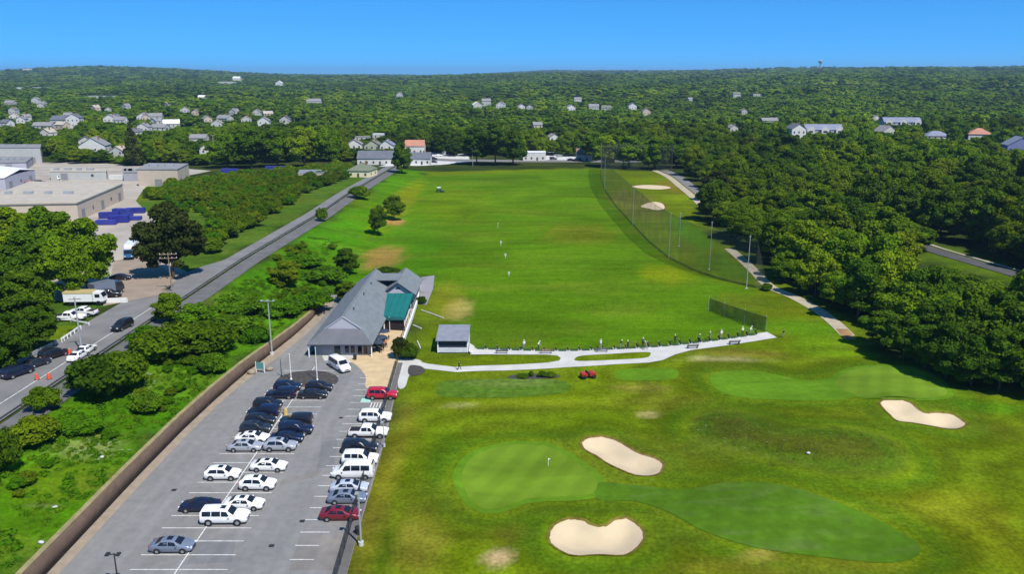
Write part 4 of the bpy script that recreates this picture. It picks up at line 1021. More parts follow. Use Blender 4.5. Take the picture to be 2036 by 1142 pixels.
# industrial buildings on the left
def shed_building(name, label, pts_px, h, wc, rc, ridge=None, slope=0.0, cat='warehouse'):
    """a building on a quadrilateral footprint given by photo pixels of its roof edge (at height h)"""
    q = []
    for a, b in pts_px:
        x, y = ray(a, b, h + 4.3); q.append((x, y))
    cx_, cy_ = np.mean(q, 0); z = float(height(np.array([cx_]), np.array([cy_]))[0])
    t = thing(name, label, cat, (cx_, cy_, z))
    HOUSES.append((cx_, cy_, max(np.ptp(np.array(q)[:, 0]), np.ptp(np.array(q)[:, 1])) * 0.6, np.ptp(np.array(q)[:, 0]), h + 2))
    q = [(a - cx_, b - cy_) for a, b in q]
    wl_ = MB().extr([(a, b, -0.3) for a, b in q], (0, 0, h + 0.3)); wl_.build('wall', wm(wc), t)
    r_ = MB(); c = np.array(q)
    big = [tuple(np.array(p) * 1.015) for p in q]
    if ridge:
        a, b = (np.array(big[0]) + np.array(big[3])) / 2, (np.array(big[1]) + np.array(big[2])) / 2
        A, B = (*a, h + ridge), (*b, h + ridge)
        r_.slab([(*big[0], h), (*big[1], h), B, A], 0.2).slab([A, B, (*big[2], h), (*big[3], h)], 0.2)
    else:
        r_.extr([(*p, h + 0.004) for p in big], (0, 0, 0.35))
    rf_ = r_.build('roof', rm(rc), t)
    if not ridge:
        for k in range(4):
            a = (np.array(q[0]) * (1 - (k + .6) / 5) + np.array(q[1]) * (k + .6) / 5) * .6 + (np.array(q[3]) * (1 - (k + .6) / 5) + np.array(q[2]) * (k + .6) / 5) * .4
            MB().box((a[0], a[1], h + .35 + .5), (2.0 + k % 2, 1.6, 1.0)).build('roof_unit', M['galv'], rf_)
    for i in range(4):
        a, b = np.array(q[i]), np.array(q[(i + 1) % 4]); L = np.hypot(*(b - a)); d = (b - a) / L; nn = np.array([d[1], -d[0]])
        if np.dot(nn, (a + b) / 2) < 0: nn = -nn
        for k in range(int(L / 9)):
            cc = a + d * (k + 0.5) * L / max(1, int(L / 9)) + nn * 0.03
            wd = 3.2 if k % 2 == 0 else 1.2
            MB().box((cc[0], cc[1], 1.7 if wd > 2 else 2.4), (wd, 0.05, 3.4 if wd > 2 else 1.2), math.atan2(d[1], d[0])).build('loading_door' if wd > 2 else 'window', mat('door_grey', (0.24, 0.24, 0.26), 0.7) if wd > 2 else M['winglass'], t)
    return t
shed_building('warehouse', 'big flat-roofed tan warehouse behind the large left trees', [(-60, 408), (152, 404), (243, 366), (60, 362)], 6.0, 'tan', 'tan')
shed_building('warehouse', 'white-roofed grey metal shed at the left edge of the yard', [(-70, 352), (8, 350), (68, 334), (-20, 325)], 5.5, 'lilac', 'white', ridge=1.8)
shed_building('warehouse', 'tan box building with grey side at the back of the yard', [(272, 334), (352, 334), (374, 323), (296, 322)], 7.5, 'tan', 'palegrey')
shed_building('warehouse', 'long low olive shed along the back of the yard', [(98, 337), (210, 337), (212, 331), (100, 331)], 4.0, 'pale', 'tan')
shed_building('warehouse', 'low grey shed joined to the tan box building', [(244, 339), (274, 339), (274, 332), (246, 332)], 4.0, 'grey', 'palegrey')
shed_building('warehouse', 'pale two storey block above the white-roofed shed', [(-30, 284), (78, 284), (80, 278), (-30, 278)], 9.0, 'pale', 'palegrey')
shed_building('warehouse', 'low pale roof between the pale block and white shed', [(-20, 316), (50, 314), (64, 304), (0, 304)], 4.0, 'lilac', 'palegrey')
shed_building('warehouse', 'long pale shed with blue panels beyond the scrub', [(592, 341), (648, 340), (650, 336), (594, 336)], 3.4, 'tan', 'bluegrey')

# distant water tower
wy_ = 4200.0; wx_ = (1603 - CX) / FPX * wy_ * 1.01; wz = float(height(np.array([wx_]), np.array([wy_]))[0])
WT = thing('water_tower', 'tiny mushroom-shaped water tower on the far ridge', 'water tower', (wx_, wy_, wz))
WH = CAM_Z + wy_ * (HORIZON - 121) / FPX - wz
MB().tube((0, 0, 0), (0, 0, WH * 0.84), 4.5, 3.6, 12).build('shaft', M['wallgrey'], WT, 40)
MB().lathe([(0.1, WH - 17), (8, WH - 15), (11, WH - 10), (11, WH - 5), (7, WH - 1), (0.1, WH)], 16).build('tank', M['wallgrey'], WT, 40)

# ------------------------------------------------------------------ vehicles: lofted bodies with windows, lamps, mirrors and wheels
# station = (x, sill z, belt z, belt half width, top z, top half width)
V_SPEC = {
 'sedan': dict(st=[(-2.36, .36, .78, .74, .84, .62), (-2.22, .27, .92, .85, .99, .70), (-1.72, .24, .96, .90, 1.05, .70), (-1.02, .22, .96, .91, 1.37, .59), (-.45, .22, .95, .91, 1.45, .60), (.10, .22, .94, .91, 1.45, .60), (.50, .22, .93, .91, 1.38, .60), (1.28, .22, .91, .90, 1.00, .72), (1.85, .25, .83, .88, .90, .70), (2.24, .28, .70, .82, .76, .64), (2.38, .36, .60, .70, .65, .56)],
               wheels=(-1.38, 1.42, .33), rear=(2, 3), front=(6, 7), side=(-1.35, .95)),
 'suv': dict(st=[(-2.40, .45, .95, .84, 1.10, .70), (-2.30, .34, 1.05, .93, 1.55, .70), (-2.05, .30, 1.08, .95, 1.78, .68), (-1.2, .28, 1.08, .96, 1.82, .70), (-.2, .28, 1.07, .96, 1.82, .70), (.45, .28, 1.06, .96, 1.74, .69), (1.15, .28, 1.05, .95, 1.14, .80), (1.9, .30, 1.00, .93, 1.06, .78), (2.32, .33, .88, .88, .94, .72), (2.45, .42, .75, .78, .80, .66)],
             wheels=(-1.45, 1.48, .38), rear=(1, 2), front=(5, 6), side=(-2.0, .82)),
 'crossover': dict(st=[(-2.18, .42, .90, .78, 1.00, .64), (-2.08, .32, 1.00, .88, 1.30, .64), (-1.65, .28, 1.02, .91, 1.56, .62), (-.9, .26, 1.01, .92, 1.64, .64), (-.1, .26, 1.00, .92, 1.64, .64), (.45, .26, .99, .92, 1.55, .63), (1.18, .26, .97, .91, 1.07, .74), (1.8, .28, .90, .89, .97, .72), (2.14, .32, .78, .83, .84, .66), (2.26, .40, .66, .72, .72, .58)],
                   wheels=(-1.30, 1.35, .36), rear=(1, 2), front=(5, 6), side=(-1.7, .85)),
 'big_suv': dict(st=[(-2.72, .50, 1.0, .88, 1.15, .74), (-2.62, .38, 1.12, .99, 1.70, .76), (-2.45, .35, 1.14, 1.0, 1.88, .74), (-1.4, .33, 1.14, 1.01, 1.92, .76), (-.2, .33, 1.13, 1.01, 1.91, .76), (.55, .33, 1.12, 1.01, 1.82, .75), (1.30, .33, 1.11, 1.0, 1.22, .86), (2.2, .36, 1.07, .99, 1.14, .84), (2.62, .40, .95, .93, 1.0, .78), (2.75, .48, .8, .84, .86, .72)],
                 wheels=(-1.65, 1.70, .41), rear=(1, 2), front=(5, 6), side=(-2.4, .95)),
 'van': dict(st=[(-2.75, .45, 1.15, .92, 1.35, .80), (-2.70, .34, 1.2, .99, 2.02, .82), (-2.5, .30, 1.2, 1.0, 2.12, .80), (-1.0, .28, 1.2, 1.0, 2.14, .80), (.6, .28, 1.2, 1.0, 2.12, .80), (1.05, .28, 1.18, 1.0, 2.02, .79), (1.75, .28, 1.15, .98, 1.30, .84), (2.3, .32, 1.02, .95, 1.10, .78), (2.65, .36, .85, .90, .92, .72), (2.75, .44, .72, .80, .78, .66)],
             wheels=(-1.75, 1.75, .36), rear=(1, 2), front=(5, 6), side=(-2.35, 1.35)),
 'pickup': dict(st=[(-2.85, .52, 1.0, .90, 1.06, .86), (-2.78, .45, 1.08, .98, 1.12, .94), (-1.2, .42, 1.10, .99, 1.14, .94), (-1.05, .42, 1.12, .99, 1.55, .78), (-.85, .42, 1.12, .99, 1.82, .74), (-.2, .42, 1.12, .99, 1.86, .74), (.45, .42, 1.11, .99, 1.78, .73), (1.15, .42, 1.10, .98, 1.20, .84), (2.2, .44, 1.06, .97, 1.12, .82), (2.7, .48, .95, .92, 1.0, .76), (2.82, .56, .8, .84, .86, .7)],
                wheels=(-1.85, 1.80, .40), rear=(3, 4), front=(6, 7), side=(-.95, .85)),
}
def v_ring(s):
    x, zs, zb, wb, zr, wr = s
    half = [(wb * .88, zs), (wb * .99, zs + .28 * (zb - zs)), (wb * 1.01, zs + .66 * (zb - zs)), (wb * .97, zb), ((wb * .97 + wr) / 2 * 1.02, (zb + zr) / 2 + .02), (wr, zr - .04), (wr * .72, zr + .01)]
    return [(x, -y, z) for y, z in half] + [(x, 0, zr + .03)] + [(x, y, z) for y, z in reversed(half)]
V_MESH = {}
def v_parts(kind):
    if kind in V_MESH: return V_MESH[kind]
    sp = V_SPEC[kind]; st = sp['st']; rings = [v_ring(s) for s in st]; n = len(rings[0]); out = []
    b = MB()
    b.v = [p for r in rings for p in r]
    for i in range(len(st) - 1):
        for k in range(n):
            j = (k + 1) % n
            b.f.append((i * n + k, i * n + j, (i + 1) * n + j, (i + 1) * n + k))
    b.f.append(tuple(range(n))); b.f.append(tuple(range((len(st) - 1) * n, len(st) * n))[::-1])
    out.append(('body', b.mesh('body', 42), 'paint', (0, 0, 0)))
    xs = [s[0] for s in st]
    def lerp(x, i): return float(np.interp(x, xs, [s[i] for s in st]))
    def side_pt(x, t, sgn):
        zb, wb, zr, wr = lerp(x, 2), lerp(x, 3) * .97, lerp(x, 4) - .04, lerp(x, 5)
        return (x, sgn * (wb + (wr - wb) * t + 0.025 + 0.03 * math.sin(math.pi * min(max(t, 0), 1))), zb + (zr - zb) * t)
    # windscreens
    def screen(i, j, name, m='glass'):
        a, c = st[i], st[j]; lo, hi = (c, a) if a[4] > c[4] else (a, c)
        up = 0.035
        pts = []
        for s, t in ((lo, .10), (hi, .06)):
            x = s[0] + (hi[0] - lo[0]) * (t if s is lo else -t); z = s[4] + (hi[4] - lo[4]) * (t if s is lo else -t)
            wv = s[5] * .93
            pts.append((x, wv, z))
        d = Vector((hi[0] - lo[0], 0, hi[4] - lo[4])).normalized(); nn = Vector((-d.z, 0, d.x)) * (1 if d.x < 0 else 1)
        if nn.z < 0: nn = -nn
        q = [(pts[0][0], -pts[0][1], pts[0][2]), (pts[0][0], pts[0][1], pts[0][2]), (pts[1][0], pts[1][1], pts[1][2]), (pts[1][0], -pts[1][1], pts[1][2])]
        q = [tuple(Vector(p) + nn * up) for p in q]
        out.append((name, MB().extr(q, -nn * 0.02).mesh(name), m, (0, 0, 0)))
    screen(*sp['front'], 'windscreen'); screen(*sp['rear'], 'rear_window')
    x0, x1 = sp['side']; npan = 3 if kind in ('suv', 'big_suv', 'van') else 2
    for sgn in (-1, 1):
        for k in range(npan):
            a = x0 + (x1 - x0) * k / npan + 0.05; c = x0 + (x1 - x0) * (k + 1) / npan - 0.05
            a_t, c_t = a, c
            if k == 0 and kind not in ('van', 'big_suv', 'suv', 'pickup'): a_t = a + 0.28
            if k == npan - 1: c_t = c - 0.42
            q = [side_pt(a, .14, sgn), side_pt(c, .14, sgn), side_pt((c + c_t) / 2, .5, sgn), side_pt(c_t, .86, sgn), side_pt(a_t, .86, sgn), side_pt((a + a_t) / 2, .5, sgn)]
            out.append(('side_window', MB().extr(q, (0, -sgn * 0.02, 0)).mesh('side_window'), 'glass', (0, 0, 0)))
    f = st[-2]; r = st[1]
    for sgn in (-1, 1):
        out.append(('headlight', MB().box((f[0] + .02, sgn * f[3] * .74, f[2] - .04), (.26, f[3] * .36, .13)).mesh('headlight'), 'lamp', (0, 0, 0)))
        out.append(('tail_light', MB().box((r[0] - .03, sgn * r[3] * .80, r[2] - .06), (.16, r[3] * .26, .18)).mesh('tail_light'), 'redlamp', (0, 0, 0)))
        mx = sp['side'][1] - .15
        out.append(('mirror', MB().box((mx, sgn * (lerp(mx, 3) + .10), lerp(mx, 2) + .10), (.14, .22, .15)).mesh('mirror'), 'paint', (0, 0, 0)))
    out.append(('grille', MB().box((st[-1][0] - .03, 0, (st[-1][1] + st[-1][2]) / 2 + .05), (.12, st[-1][3] * 1.1, .16)).mesh('grille'), 'black', (0, 0, 0)))
    out.append(('number_plate', MB().box((st[0][0] - .015, 0, (st[0][1] + st[0][2]) / 2 + .06), (.03, .34, .13)).mesh('number_plate'), 'white', (0, 0, 0)))
    if kind == 'pickup':
        out.append(('cargo_bed', MB().box((-1.95, 0, 1.155), (1.45, 1.55, .06)).mesh('cargo_bed'), 'black', (0, 0, 0)))
    if kind in ('big_suv', 'crossover', 'sedan'):
        xr_ = -.15 if kind != 'big_suv' else -.1
        out.append(('sunroof', MB().box((xr_, 0, lerp(xr_, 4) + .032), (.62, .72, .02)).mesh('sunroof'), 'glass', (0, 0, 0)))
    wr_, wf_, rad = sp['wheels']
    ty = MB().lathe([(rad * .55, -.11), (rad * .92, -.115), (rad, -.08), (rad, .08), (rad * .92, .115), (rad * .55, .11)], 16, axis='y').mesh('tyre', 50)
    ri = MB().lathe([(0.001, -.10), (rad * .2, -.105), (rad * .30, -.085), (rad * .58, -.10), (rad * .6, .1), (0.001, .08)], 10, axis='y').mesh('rim', 50)
    for x in (wr_, wf_):
        for sgn in (-1, 1):
            out.append(('wheel_arch', MB().lathe([(0.001, -.02), (rad * 1.14, -.02), (rad * 1.14, .02), (0.001, .02)], 14, c=(x, sgn * (lerp(x, 3) * 1.0), rad * 1.02), axis='y').mesh('wheel_arch'), 'black', (0, 0, 0)))
            out.append(('wheel', ty, 'black', (x, sgn * (lerp(x, 3) - .04), rad), ri))
    V_MESH[kind] = out
    return out
PAINT = {}
def paint(name, c, metal=0.0, rough=0.32):
    if name not in PAINT:
        PAINT[name] = mat('paint_' + name, c, rough, metal=metal, dark=0.96, light=1.03, scale=0.8, coat=0.5, spec=0.5)
    return PAINT[name]
PAINTC = {'white': (0.80, 0.80, 0.80), 'silver': (0.42, 0.44, 0.48), 'bluesilver': (0.20, 0.235, 0.31), 'black': (0.012, 0.012, 0.015), 'navy': (0.012, 0.017, 0.05), 'charcoal': (0.03, 0.035, 0.045), 'red': (0.42, 0.01, 0.025), 'darkred': (0.17, 0.008, 0.018), 'paleblue': (0.42, 0.46, 0.56), 'blue': (0.02, 0.12, 0.30), 'yellow': (0.58, 0.46, 0.22)}
def vehicle(kind, colr, label, x, y, z, rz, group, cat='car', small=False, name='parked_car'):
    t = thing(name, label, cat, (x, y, z), rz, group)
    pm = paint(colr, PAINTC[colr], 0.3 if colr in ('silver', 'bluesilver', 'navy', 'charcoal') else 0.0)
    for p in v_parts(kind):
        if small and p[0] in ('wheel_arch', 'mirror', 'number_plate', 'grille', 'sunroof'): continue
        m = pm if p[2] == 'paint' else M[p[2]] if p[2] != 'redlamp' else M['redlamp']
        o_ = link(p[0], p[1], m, t); o_.location = p[3]
        if len(p) > 4 and not small:
            link('rim', p[4], M['chrome'], o_)
            if p[3][1] > 0: o_.rotation_euler = (0, 0, math.pi)
    return t
LOTG = 'cars parked in the car park'
# px, py = where the middle of the car's floor sits in the photo; heading: 0 = nose to the right
CARS = [
 ('sedan', 'bluesilver', 'blue grey sedan alone nearest the camera in the left stalls', 342, 1092, 0),
 ('big_suv', 'white', 'big white SUV nose to nose with no one, in front of a white sedan', 447, 1036, 0),
 ('sedan', 'navy', 'navy blue sedan behind the big white SUV', 397, 1012, math.pi),
 ('sedan', 'white', 'white sedan just behind the big white SUV', 485, 1008, 0),
 ('crossover', 'white', 'white hatchback alone in its stall right of the center line', 512, 969, 0),
 ('crossover', 'white', 'white crossover with roof glass left of the center line', 442, 949, 0),
 ('sedan', 'white', 'white sedan in the front stall of the right hand center row', 534, 932, 0),
 ('sedan', 'silver', 'silver sedan at the front of the long left row', 487, 893, 0),
 ('crossover', 'silver', 'silver crossover at the front of the dark right row', 557, 892, 0),
 ('sedan', 'white', 'white sedan between the silver sedan and dark cars', 501, 876, 0),
 ('crossover', 'charcoal', 'charcoal hatchback right behind the white sedan in the long row', 508, 857, 0),
 ('crossover', 'black', 'black crossover third from the front of the dark left cars', 517, 841, 0),
 ('suv', 'navy', 'navy SUV with red tail lamps near the yellow post base', 524, 825, math.pi),
 ('crossover', 'black', 'black crossover at the back of the long left row', 532, 809, 0),
 ('sedan', 'navy', 'navy sedan just behind the silver crossover', 570, 876, 0),
 ('suv', 'navy', 'navy SUV in the middle of the dark right row', 588, 860, 0),
 ('suv', 'black', 'black SUV at the back of the dark right row', 589, 843, math.pi),
 ('suv', 'navy', 'navy SUV in front beside the mulch bed, left of the line', 559, 789, math.pi),
 ('sedan', 'black', 'black sedan in front beside the mulch bed, right of the line', 622, 789, 0),
 ('crossover', 'navy', 'navy crossover against the mulch bed, left of the line', 571, 774, 0),
 ('crossover', 'black', 'black crossover against the mulch bed, right of the line', 634, 775, 0),
 ('suv', 'red', 'bright red SUV beside the tan patio', 760, 790, 0),
 ('suv', 'white', 'white SUV nearest the hatched bay in the fence row', 746, 835, 0),
 ('pickup', 'white', 'white pickup truck parked in the fence row', 733, 866, 0),
 ('suv', 'black', 'black SUV between white pickup and white SUV in the fence row', 715, 897, 0),
 ('suv', 'white', 'white SUV just behind the white passenger van', 716, 919, 0),
 ('van', 'white', 'white passenger van facing the aisle in the fence row', 702, 946, math.pi),
 ('sedan', 'paleblue', 'pale silver sedan right in front of the white passenger van', 694, 975, 0),
 ('sedan', 'bluesilver', 'blue grey sedan behind the dark red sedan', 690, 996, 0),
 ('sedan', 'darkred', 'dark red sedan at the near end of the fence row', 676, 1029, 0),
]
CARS[1] = (CARS[1][0], CARS[1][1], 'big white SUV with roof glass beside the navy sedan') + CARS[1][3:]
for k_, (kd, cl, lb, px, py, rz) in enumerate(CARS):
    x, y = ray(px, py, 0.3)
    vehicle(kd, cl, lb, x, y + 0.2, 0.052, rz + rng.uniform(-0.02, 0.02), LOTG, 'van' if kd == 'van' else 'pickup' if kd == 'pickup' else 'car')
x, y = ray(675, 733, 0.3)
vehicle('van', 'white', 'white delivery van standing askew before the clubhouse door', x, y + 0.3, 0.06, R(-52), None, 'van', name='delivery_van')
def street_car(kd, cl, lb, px, py, rz, grp, small=False, cat='car', dz=0.08, name='parked_car'):
    x, y, z = P(px, py); return vehicle(kd, cl, lb, x, y, z + dz, rz, grp, cat, small, name)
SG = 'vehicles on the left street'
street_car('suv', 'black', 'black SUV driving along the left street', 244, 655, R(-100), SG, name='car')
street_car('sedan', 'white', 'white car beside the orange barrels on the street', 157, 714, R(88), SG)
street_car('sedan', 'white', 'white car half hidden by bushes behind the one at the barrels', 171, 703, R(88), SG)
street_car('pickup', 'white', 'white pickup in front at the yard entrance', 141, 638, R(0), SG, cat='pickup')
street_car('pickup', 'white', 'white pickup behind the other at the yard entrance', 166, 628, R(172), SG, cat='pickup')
street_car('sedan', 'black', 'black sedan parked under the left trees by the tan drive', 240, 557, R(5), SG)
street_car('suv', 'black', 'dark vehicle in the shade beside the cream-roofed truck', 218, 592, R(20), SG)
street_car('suv', 'black', 'dark car in tree shade at the upper end of the pale guard rail', 108, 712, R(65), SG)
street_car('sedan', 'charcoal', 'dark car in tree shade at the middle of the pale guard rail', 72, 730, R(65), SG)
street_car('suv', 'navy', 'dark car in tree shade at the lower end of the pale guard rail', 36, 748, R(65), SG)
# far street and yard vehicles
FG = 'small cars by the far street'
for k_, (kd, cl, lb, px, py, rz) in enumerate([
 ('suv', 'black', 'black car at the left of the far forecourt', 862, 318, 0.3), ('sedan', 'white', 'white car in the middle of the far forecourt', 872, 311, 0.1),
 ('sedan', 'black', 'black car under the dark trees on the far forecourt', 898, 311, 0.0), ('suv', 'silver', 'silver car at the street edge of the far forecourt', 850, 323, 0.2),
 ('sedan', 'charcoal', 'charcoal car nearest the white shop end', 862, 324, 0.1), ('suv', 'white', 'white car at the back of the far forecourt', 884, 306, 1.2),
 ('suv', 'charcoal', 'dark car below the white street building', 1100, 318, 0.1), ('sedan', 'black', 'black car parked by the brown-roofed house', 1135, 320, 0.0),
 ('suv', 'black', 'second black car beside the brown-roofed house', 1150, 321, 0.1), ('sedan', 'silver', 'silver car on the pale driveway', 1112, 312, 0.7)]):
    street_car(kd, cl, lb, px, py, rz, FG, True, dz=0.16)
YG = 'vehicles in the industrial yard'
for k_, (kd, cl, lb, px, py, rz) in enumerate([
 ('van', 'white', 'white van at the left end of the yard vehicles', 128, 358, 0.2), ('pickup', 'navy', 'navy pickup beside the white yard van', 145, 357, 0.3),
 ('van', 'navy', 'navy van in the middle of the yard vehicles', 160, 353, 0.1), ('pickup', 'white', 'white pickup among navy yard vehicles', 172, 356, 0.4),
 ('van', 'navy', 'navy van at the right end of the yard vehicles', 186, 354, 0.2), ('van', 'navy', 'navy van behind the right end of the yard vehicles', 200, 351, 0.0),
 ('suv', 'black', 'black vehicle by the white-roofed shed', 80, 366, 0.6), ('pickup', 'red', 'red pickup behind the navy yard vehicles', 178, 346, 0.1)]):
    street_car(kd, cl, lb, px, py, rz, YG, True, 'van' if kd == 'van' else 'pickup' if kd == 'pickup' else 'car')

def truck(label, px, py, rz, cabc, boxc, L=7.5, boxh=2.7, awning=False, cat='truck'):
    x, y, z = P(px, py); t = thing('truck', label, cat, (x, y, z + 0.1), rz, 'trucks at the yard')
    cm = paint(cabc, PAINTC[cabc]); bm_ = paint(boxc, PAINTC[boxc])
    MB().bx(-L / 2, L / 2, -.45, .45, .55, .8).build('chassis', M['black'], t)
    cab = MB(); cab.extr([(L / 2 - 2.0, -1.1, .8), (L / 2, -1.1, .8), (L / 2, -1.1, 1.7), (L / 2 - .45, -1.1, 2.7), (L / 2 - 2.0, -1.1, 2.8)], (0, 2.2, 0)); cab.build('cab', cm, t)
    MB().extr([(L / 2 + .02, -.95, 1.75), (L / 2 + .02, .95, 1.75), (L / 2 - .40, .95, 2.6), (L / 2 - .40, -.95, 2.6)], (.02, 0, .02)).build('windscreen', M['glass'], t)
    for s in (-1, 1):
        MB().bx(L / 2 - 1.6, L / 2 - .6, s * 1.115 - .015, s * 1.115 + .015, 1.7, 2.4).build('side_window', M['glass'], t)
        MB().bx(L / 2, L / 2 + .05, s * .8 - .18, s * .8 + .18, 1.0, 1.2).build('headlight', M['lamp'], t)
    MB().bx(-L / 2, L / 2 - 2.15, -1.2, 1.2, .85, .85 + boxh).build('cargo_box', bm_, t)
    if not awning: MB().bx(L / 2 - 2.0, L / 2 - .6, -.9, .9, 2.8, 3.4).build('wind_deflector', paint('white', PAINTC['white']), t)
    for xx in (-L / 2 + 1.0, -L / 2 + 2.1, L / 2 - 1.0):
        for s in (-1, 1):
            MB().lathe([(.25, -.14), (.46, -.14), (.5, -.1), (.5, .1), (.46, .14), (.25, .14)], 14, c=(xx, s * 1.0, .5), axis='y').build('wheel', M['black'], t, 50)
    return t
truck('blue truck with white roof on the tan drive', 262, 512, R(-75), 'blue', 'white', 8.5, 2.9)
tk = truck('white box truck with cream yellow roof at the yard entrance', 172, 606, R(3), 'white', 'white', 8.0, 1.7, True)
MB().bx(-4.05, 1.9, -1.25, 1.25, 2.56, 2.95).build('roof_cover', paint('yellow', PAINTC['yellow']), tk)
truck('dark box truck in the shade behind the cream-roofed truck', 214, 588, R(60), 'charcoal', 'bluesilver', 7.0, 2.4, True)
# blue containers and stacks in the yard
bluem = mat('blue_steel', (0.025, 0.03, 0.22), 0.55, scale=0.8, dark=0.8, light=1.2)
bluem2 = mat('blue_tarp', (0.035, 0.045, 0.26), 0.6, scale=0.8, dark=0.8, light=1.2)
def container(label, px, py, rz, L=6.0, h=2.4, m=None, name='container'):
    x, y, z = P(px, py); t = thing(name, label, 'container', (x, y, z + 0.07), rz, 'blue containers in the yard')
    b = MB(); n = int(L / .5)
    b.bx(-L / 2, L / 2, -1.15, 1.15, 0.1, h); b.build('box', m or bluem, t)
    for k in range(n):
        for s in (-1, 1):
            MB().bx(-L / 2 + k * L / n + .05, -L / 2 + k * L / n + .28, s * 1.15 - .04, s * 1.15 + .04, .15, h - .08).build('rib', m or bluem, t)
    MB().bx(-L / 2 - .03, -L / 2, -1.0, 1.0, .2, h - .1).build('door', m or bluem, t)
    return t
for k_, (a, b, lb) in enumerate([(212, 447, 'nearest blue container at the left of the yard group'), (237, 443, 'blue container in the middle front of the yard group'), (262, 438, 'blue container at the right front of the yard group'),
                                 (218, 434, 'blue container behind the nearest one in the yard group'), (245, 430, 'blue container in the middle back of the yard group'), (270, 424, 'dark blue container at the right back of the yard group')]):
    container(lb, a, b, R([4, 11, 7, 14, 2, 9][k_]), 6.2, [1.5, 2.4, 1.2, 2.0, 2.6, 1.8][k_], bluem if k_ % 2 else bluem2)
container('single bright blue container beyond the scrub', 458, 352, 0.0, 8.0, 4.0, bluem2)
container('pale container right of the bright blue one', 490, 352, 0.0, 10.0, 2.6, wm('pale'))
container('blue container half hidden in scrub by the pale shed', 548, 342, 0.0, 10.0, 3.0, bluem2)
container('white container lying in front of the tan box building', 243, 358, 0.05, 11.0, 2.2, wm('white'))
# stacks of orange brown pallets by the white shed
for k_, (a, b) in enumerate([(22, 370), (38, 368), (52, 366)]):
    x, y, z = P(a, b); t = thing('pallet_stack', ['left stack of orange brown pallets by the white-roofed shed', 'middle stack of orange brown pallets by the white-roofed shed', 'right stack of orange brown pallets by the white-roofed shed'][k_], 'pallets', (x, y, z + .07), 0.2, 'pallet stacks in the yard')
    for q in range(5): MB().bx(-2.4, 2.4, -1.2, 1.2, q * .3 + .03, q * .3 + .18).build('pallet', mat('orange_wood', (0.42, 0.17, 0.07), 0.9), t)

# ------------------------------------------------------------------ vegetation
M['leaf'] = foliage_mat('leaf_green', (0.082, 0.156, 0.005), (0.114, 0.194, 0.005), (0.160, 0.225, 0.006))
M['leafdark'] = foliage_mat('leaf_dark', (0.050, 0.106, 0.005), (0.066, 0.128, 0.005), (0.084, 0.148, 0.006))
M['leafyellow'] = foliage_mat('leaf_bright', (0.100, 0.170, 0.005), (0.125, 0.190, 0.005), (0.155, 0.205, 0.006))
M['leafbrown'] = foliage_mat('leaf_bronze', (0.042, 0.056, 0.010), (0.048, 0.062, 0.011), (0.060, 0.070, 0.012))
M['weed'] = foliage_mat('weed_green', (0.068, 0.190, 0.004), (0.086, 0.215, 0.004), (0.118, 0.22, 0.008))
M['dead'] = mat('bare_twigs', (0.16, 0.13, 0.11), 0.95, scale=2)

def ico():
    bm = bmesh.new(); bmesh.ops.create_icosphere(bm, subdivisions=1, radius=1.0)
    v = np.array([p.co[:] for p in bm.verts]); f = np.array([[q.index for q in t.verts] for t in bm.faces]); bm.free()
    return v, f
ICO_V, ICO_F = ico()

def crown_mesh(name, seed, blobs, nleaf, size, core=0.78, out_bias=0.70):
    """leaf clumps spread over a set of overlapping blobs (cx, cy, cz, r, squash) around hidden dark cores"""
    g = np.random.default_rng(seed)
    B = np.array(blobs, float)
    area = B[:, 3] ** 2; k = g.choice(len(B), nleaf * 2, p=area / area.sum())
    d = g.normal(size=(nleaf * 2, 3)); d /= np.linalg.norm(d, axis=1)[:, None]
    d[:, 2] = np.where(d[:, 2] < -0.35, -d[:, 2], d[:, 2])
    rr = B[k, 3] * (0.84 + 0.36 * g.random(len(k)) ** 1.3)
    c = B[k, :3] + d * rr[:, None] * np.column_stack([np.ones(len(k)), np.ones(len(k)), B[k, 4]])
    keep = np.ones(len(k), bool)
    for i in range(len(B)):
        q = (c - B[i, :3]) / (B[i, 3] * np.array([1, 1, B[i, 4]]))
        keep &= ~((np.linalg.norm(q, axis=1) < 0.72) & (k != i))
    c, d = c[keep][:nleaf], d[keep][:nleaf]
    n = len(c)
    nr = d * out_bias + g.normal(size=(n, 3)) * (1 - out_bias) * 1.4; nr /= np.linalg.norm(nr, axis=1)[:, None]
    t = np.cross(nr, g.normal(size=(n, 3))); t /= np.linalg.norm(t, axis=1)[:, None]; u = np.cross(nr, t)
    s = size * (0.6 + 0.8 * g.random(n))[:, None]; asp = (0.55 + 0.5 * g.random(n))[:, None]
    v = np.concatenate([c - t * s, c + u * s * asp, c + t * s, c - u * s * asp + nr * s * 0.25], 0)
    f = np.stack([np.arange(n), np.arange(n) + n, np.arange(n) + 2 * n, np.arange(n) + 3 * n], 1)
    tri = np.concatenate([f[:, [0, 1, 2]], f[:, [0, 2, 3]]])
    vs_, fs_ = [v], [tri]; base = len(v)
    for b in B:
        w_ = ICO_V * (b[3] * core * (0.85 + 0.3 * g.random((len(ICO_V), 1)))) * np.array([1, 1, b[4]]) + b[:3]
        vs_.append(w_); fs_.append(ICO_F + base); base += len(w_)
    return np_mesh(name, np.concatenate(vs_), np.concatenate(fs_))

